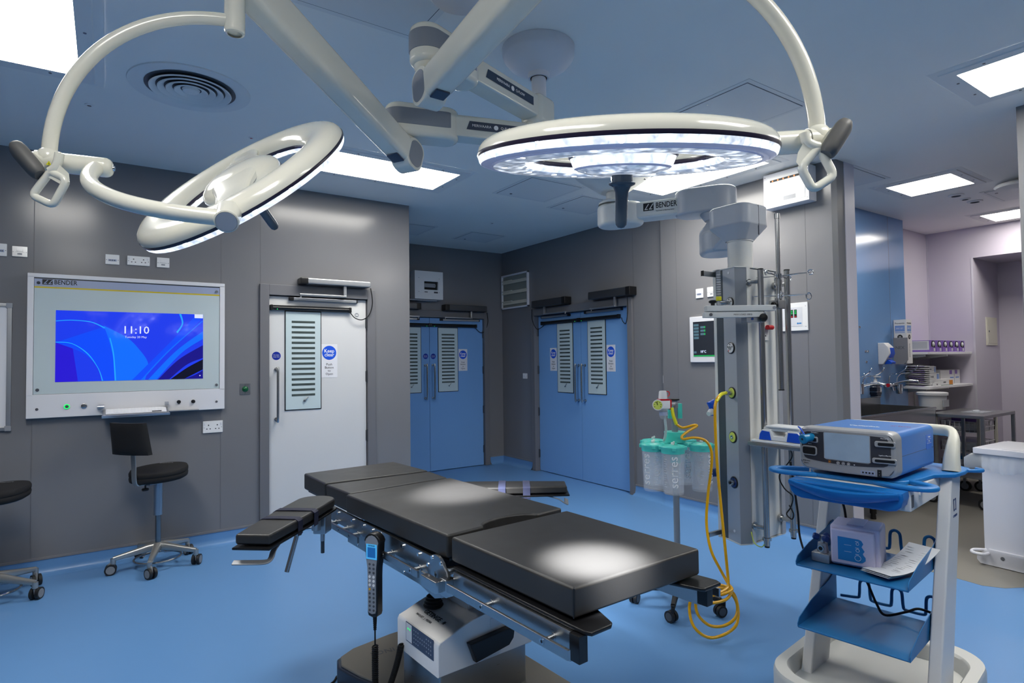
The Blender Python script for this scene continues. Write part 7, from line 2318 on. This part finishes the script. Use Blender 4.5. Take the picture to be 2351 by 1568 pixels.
# wire baskets with packs
k_ = 0
for (bx, by, bz, lab1, lab2) in ((7.985, 2.62, .62, 'upper wire basket in the supply trolley', 'purple lidded pack in the upper wire basket'), (7.985, 2.62, .40, 'middle wire basket in the supply trolley', 'pale pack in the middle wire basket'), (7.985, 2.62, .20, 'lowest wire basket in the supply trolley', 'blue and white pack in the lowest wire basket')):
    mb = MB()
    for s in (-1, 1):
        for q in range(11):
            x = -.22 + .44 * q / 10; mb.box(x - .003, x + .003, s * .18 - .003, s * .18 + .003, 0, .11)
        for q in range(9):
            y = -.18 + .36 * q / 8; mb.box(s * .22 - .003, s * .22 + .003, y - .003, y + .003, 0, .11)
        for z in (.0, .05, .11):
            mb.box(-.223, .223, s * .18 - .004, s * .18 + .004, z - .004, z + .004); mb.box(s * .22 - .004, s * .22 + .004, -.18, .18, z - .004, z + .004)
    mb.box(-.22, .22, -.18, .18, -.002, .002)
    mb.v = [(x + bx, y + by, z + bz) for x, y, z in mb.v]
    solo(mb, 'wire_basket', 'white powder', lab1, 'basket', 'wire baskets of the supply trolley', loc=(bx, by, bz))
    mb = MB(); mb.box(-.16, .10, -.14, .10, .004, .09, bev=.02); mb.box(-.05, .18, -.10, .14, .06, .13 if k_ else .15, m=1, bev=.02)
    mb.v = [(x + bx, y + by, z + bz) for x, y, z in mb.v]
    solo(mb, 'supply_pack', ['paper', ['purple', 'lavender plastic', 'label blue'][k_]], lab2, 'pack', loc=(bx, by, bz)); k_ += 1
# white sack holder bin
t = thing('sack_holder', 'white pedal sack holder bin with a clear bag at the right edge', 'waste bin', (5.07, 1.635, 0), -93)
mb = MB(); mb.box(.04, .60, .02, .50, .10, .765, bev=.004); mb.box(.30, .302, .018, .03, .10, .74, m=1); mb.build('body', ['bin white', 'trim white'], t)
mb = MB(); mb.box(-.0, .62, -.01, .52, .770, .812, bev=.006); mb.box(.03, .60, .01, .50, .80, .818, bev=.004); mb.build('lid', 'bin white', t)
mb = MB(); mb.prism([(0, .03), (.02, .005), (.62, .005), (.62, .115), (.07, .115), (.0, .05)], -.03, .0, bev=.003, M=XZ); mb.prism([(0, .03), (.02, .005), (.62, .005), (.62, .115), (.07, .115), (.0, .05)], -.52, -.49, bev=.003, M=XZ); mb.box(.03, .60, .0, .52, .02, .1)
mb.cyl((.15, -.002, .07), (.15, .0, .07), .012, n=14, m=1); mb.build('base', ['bin white', 'screw'], t)
mb = MB(); mb.tube(spline([(.05, .02, .10), (.0, -.03, .10), (-.01, -.05, .09), (.01, -.06, .085), (.06, -.05, .085), (.07, -.0, .085)], 6), .011, n=12); mb.build('pedal', 'bin white', t, 'white foot pedal bar')
mb = MB(); v = []; f = []
n_ = 40
for i in range(n_ + 1):
    u = i / n_
    x = -.015 + .36 * u
    sw_ = .5 + .5 * math.sin(u * 38)
    for (y, z) in ((.012, .768), (.0 - .010 * sw_, .735), (-.004 - .012 * sw_, .69), (.006 - .012 * sw_, .655 + .012 * math.sin(u * 9))):
        v.append((x - (.04 * (1 - u / .15) if u < .15 and z < .76 else 0), y, z))
for i in range(n_):
    for j in range(3):
        a = i * 4 + j; f.append([a, a + 4, a + 5, a + 1])
mb.add(v, f); mb.build('bag_edge', 'bag clear', t, 'clear plastic bag edge hanging below the lid')
# small cream access box in the niche
c0 = WORLD.hit(2262, 728, 1, nz.y); c1 = WORLD.hit(2288, 793, 1, nz.y)
t = thing('access_panel', 'small cream access panel on the side of the doorway niche', 'access panel', ((c0.x + c1.x) / 2, nz.y, (c0.z + c1.z) / 2))
w, h = (c1.x - c0.x) / 2, (c0.z - c1.z) / 2
mb = MB(); mb.box(-w, w, -.012, 0, -h, h, bev=.003); mb.build('frame', 'panel cream', t)
mb = MB(); mb.box(-w + .025, w - .025, -.015, -.010, -h + .025, h - .025, bev=.002); mb.cyl((-w + .06, -.015, 0), (-w + .06, -.02, 0), .012, n=12, m=1); mb.build('flap', ['panel cream', 'screw'], t)
# chrome studs on the blue panel
for px, py in ((1973, 751), (1987, 806.5), (1992, 806.5), (1989, 831)):
    c = SCF.W(SCF.hit(px, py, 1, 0)); mb = MB(); mb.lathe([(.014, 0), (.012, .008), (.0005, .012)], c=c, axis=(0, -1, 0), n=14)
    solo(mb, 'wall_stud', 'chrome', {1973: 'upper chrome stud on the blue wall', 1987: 'left one of the chrome stud pair on the blue wall', 1992: 'right one of the chrome stud pair on the blue wall', 1989: 'chrome stud below the pair on the blue wall'}[px], 'stud', loc=c)
# ================================================================== SWIVEL STOOLS
def stool(label, x, y, rz, seat_h=.675, back=True, aim=None):
    t = thing('swivel_stool', label, 'stool', (x, y, 0), rz, 'swivel stools by the left wall')
    for k in range(5):
        a = R(72 * k); c_, s_ = math.cos(a), math.sin(a)
        mb = MB()
        mb.tube([(c_ * .015, s_ * .015, .142), (c_ * .06, s_ * .06, .140), (c_ * .17, s_ * .17, .122), (c_ * .272, s_ * .272, .106)], [.030, .027, .020, .0155], n=18, flat=(1.0, .9, 3), ref=(0, 0, 1))
        mb.cyl((c_ * .272, s_ * .272, .072), (c_ * .272, s_ * .272, .110), .0165, n=18)
        mb.build('base_arm', 'steel cast', t)
        mb = MB(); b = a + 1.2 + .9 * k
        ax = Vector((math.cos(b), math.sin(b), 0)); n_ = Vector((-ax.y, ax.x, 0)); q = Vector((c_ * .272, s_ * .272, .0365)) + ax * -.014
        for s2 in (-1, 1):
            mb.cyl(q + n_ * s2 * .017 - n_ * .009, q + n_ * s2 * .017 + n_ * .009, .0365, n=28, m=0); mb.cyl(q + n_ * s2 * .026, q + n_ * s2 * .0275, .027, n=26, m=1)
        mb.tube([q + Vector((0, 0, .0)), q + Vector((0, 0, .03)) + ax * .005, Vector((c_ * .272, s_ * .272, .078))], [.02, .022, .016], n=14, m=1, flat=(.45, 1.1), ref=n_)
        mb.build('castor', ['rubber', 'castor grey'], t, 'black and grey twin wheel castor')
    mb = MB(); mb.tube([(.15 * math.cos(a), .15 * math.sin(a), .062) for a in [2 * PI * k / 40 for k in range(40)]], .0075, n=10, closed=True)
    mb.tube([(.02, 0, .11), (.08, .02, .075), (.148, .02, .062)], .006, n=8); mb.build('foot_ring', 'steel', t, 'steel foot ring')
    mb = MB(); mb.cyl((0, 0, .12), (0, 0, .42), .0185, n=24); mb.cyl((0, 0, .15), (0, 0, .158), .024, n=24); mb.build('inner_column', 'steel dark', t)
    mb = MB(); mb.cyl((0, 0, .37), (0, 0, seat_h - .06), .0295, n=28); mb.build('outer_column', 'steel blue', t)
    mb = MB(); mb.lathe([(.0005, seat_h - .065), (.14, seat_h - .055), (.165, seat_h - .045), (.165, seat_h - .035)], n=40); mb.box(-.10, .05, -.03, .03, seat_h - .075, seat_h - .045, bev=.004); mb.build('seat_pan', 'grey plastic', t)
    # padded seat with a welted seam, slightly egg shaped and tilted forward
    mb = MB(); n_ = 48; prof = [(.05, -.044), (.90, -.044), (.985, -.034), (1.0, -.018), (.985, -.006), (.975, -.002), (1.0, .004), (1.0, .020), (.965, .033), (.80, .040), (.4, .043), (.02, .044)]
    v = []; f = []
    for i in range(n_):
        a = 2 * PI * i / n_
        rx = .190 + .006 * math.cos(4 * a) + (.012 if math.cos(a) > 0 else 0) * math.cos(a)
        for (r_, z) in prof:
            tz = -.045 * (1 - 0) * 0
            x = rx * 1.0 * math.cos(a) * r_; y = rx * math.sin(a) * r_
            v.append((x, y, seat_h + z + .035 * x / .19 * 0 + .012 * (x / .19)))
    P = len(prof)
    for i in range(n_):
        j = (i + 1) % n_
        for k in range(P - 1):
            f.append([i * P + k, j * P + k, j * P + k + 1, i * P + k + 1])
    f.append([i * P for i in range(n_)][::-1]); f.append([i * P + P - 1 for i in range(n_)])
    mb.add(v, f); se = mb.build('seat', 'fabric black', t, 'round black padded seat', ang=50)
    mb = MB(); mb.text('Support', .028, Matrix.Translation((.10, .03, seat_h + .053)) @ Matrix.Rotation(R(-60), 4, 'Z')); mb.build('seat_lettering', 'grey plastic', se)
    if back:
        # upright bar on the back (-x) carrying a small cushion
        mb = MB(); mb.tube(spline([(-.04, 0, seat_h - .060), (-.15, 0, seat_h - .060), (-.185, 0, seat_h - .055), (-.200, 0, seat_h - .02), (-.205, 0, seat_h + .08), (-.215, 0, seat_h + .20), (-.222, 0, seat_h + .26)], 6), .016, n=10, flat=(.28, 1.3, 5), ref=(1, 0, 0)); mb.build('back_bar', 'steel cast', t, 'flat metal back bar')
        mb = MB(); b = bmesh.new()
        nx, nz_ = 10, 8
        for s2 in (0, 1):
            pass
        v = []; f = []
        for layer, off in ((0, -.032), (1, .032)):
            for i in range(nx + 1):
                for j in range(nz_ + 1):
                    u = -1 + 2 * i / nx; w_ = -1 + 2 * j / nz_
                    puff = (1 - abs(u) ** 6) * (1 - abs(w_) ** 6)
                    y = .150 * u * (1 - .05 * w_); z = .112 * w_
                    cx = -.235 + .055 * (1 - u * u) * -.5 + .03 * w_ * -.6
                    v.append((cx + off * (.55 + .45 * puff), y, seat_h + .277 + z))
        N_ = (nx + 1) * (nz_ + 1); rw = nz_ + 1
        for i in range(nx):
            for j in range(nz_):
                a = i * rw + j; f.append([a, a + 1, a + rw + 1, a + rw]); f.append([N_ + a, N_ + a + rw, N_ + a + rw + 1, N_ + a + 1])
        for i in range(nx):
            a = i * rw; f.append([a, a + rw, N_ + a + rw, N_ + a]); a = i * rw + nz_; f.append([a, N_ + a, N_ + a + rw, a + rw])
        for j in range(nz_):
            a = j; f.append([a, N_ + a, N_ + a + 1, a + 1]); a = nx * rw + j; f.append([a, a + 1, N_ + a + 1, N_ + a])
        b.free(); mb.add(v, f); mb.build('backrest', 'fabric black', t, 'small black back cushion', ang=60)
        mb = MB(); mb.cyl((-.11, -.0, seat_h - .095), (-.11, 0, seat_h - .06), .006, n=10); mb.lathe([(.0005, -.012), (.02, -.011), (.024, -.002), (.02, .006), (.006, .008)], c=(-.11, 0, seat_h - .098), n=14); mb.build('adjust_knob', 'black plastic', t, 'black adjusting knob')
    return t


mat('steel cast', 'b9b8b4', .33, metal=.85); mat('castor grey', '84868a', .45); mat('steel dark', '8a8a8a', .2, metal=1.0); mat('steel blue', 'a4afba', .3, metal=.9)
stool('black swivel stool with a small back cushion standing under the display', .325, 5.07, 40)
stool('black swivel stool cut by the left picture edge', -.585, 4.95, 40, seat_h=.665)
# ================================================================== light and exposure
w = bpy.data.worlds.new('world'); sc.world = w
w.use_nodes = True
w.node_tree.nodes['Background'].inputs[0].default_value = (0.5, 0.55, 0.6, 1)
w.node_tree.nodes['Background'].inputs[1].default_value = 0.05
sc.view_settings.view_transform = 'Standard'
sc.view_settings.look = 'None'
sc.view_settings.gamma = 1.0
sc.view_settings.use_curve_mapping = False
sc.view_settings.exposure = EXPO
sc.cycles.use_denoising = True
sc.cycles.max_bounces = 10
sc.cycles.diffuse_bounces = 5
sc.cycles.glossy_bounces = 5
sc.cycles.transmission_bounces = 8
sc.cycles.transparent_max_bounces = 24
sc.cycles.sample_clamp_indirect = 6.0
sc.cycles.caustics_reflective = False
sc.cycles.caustics_refractive = False
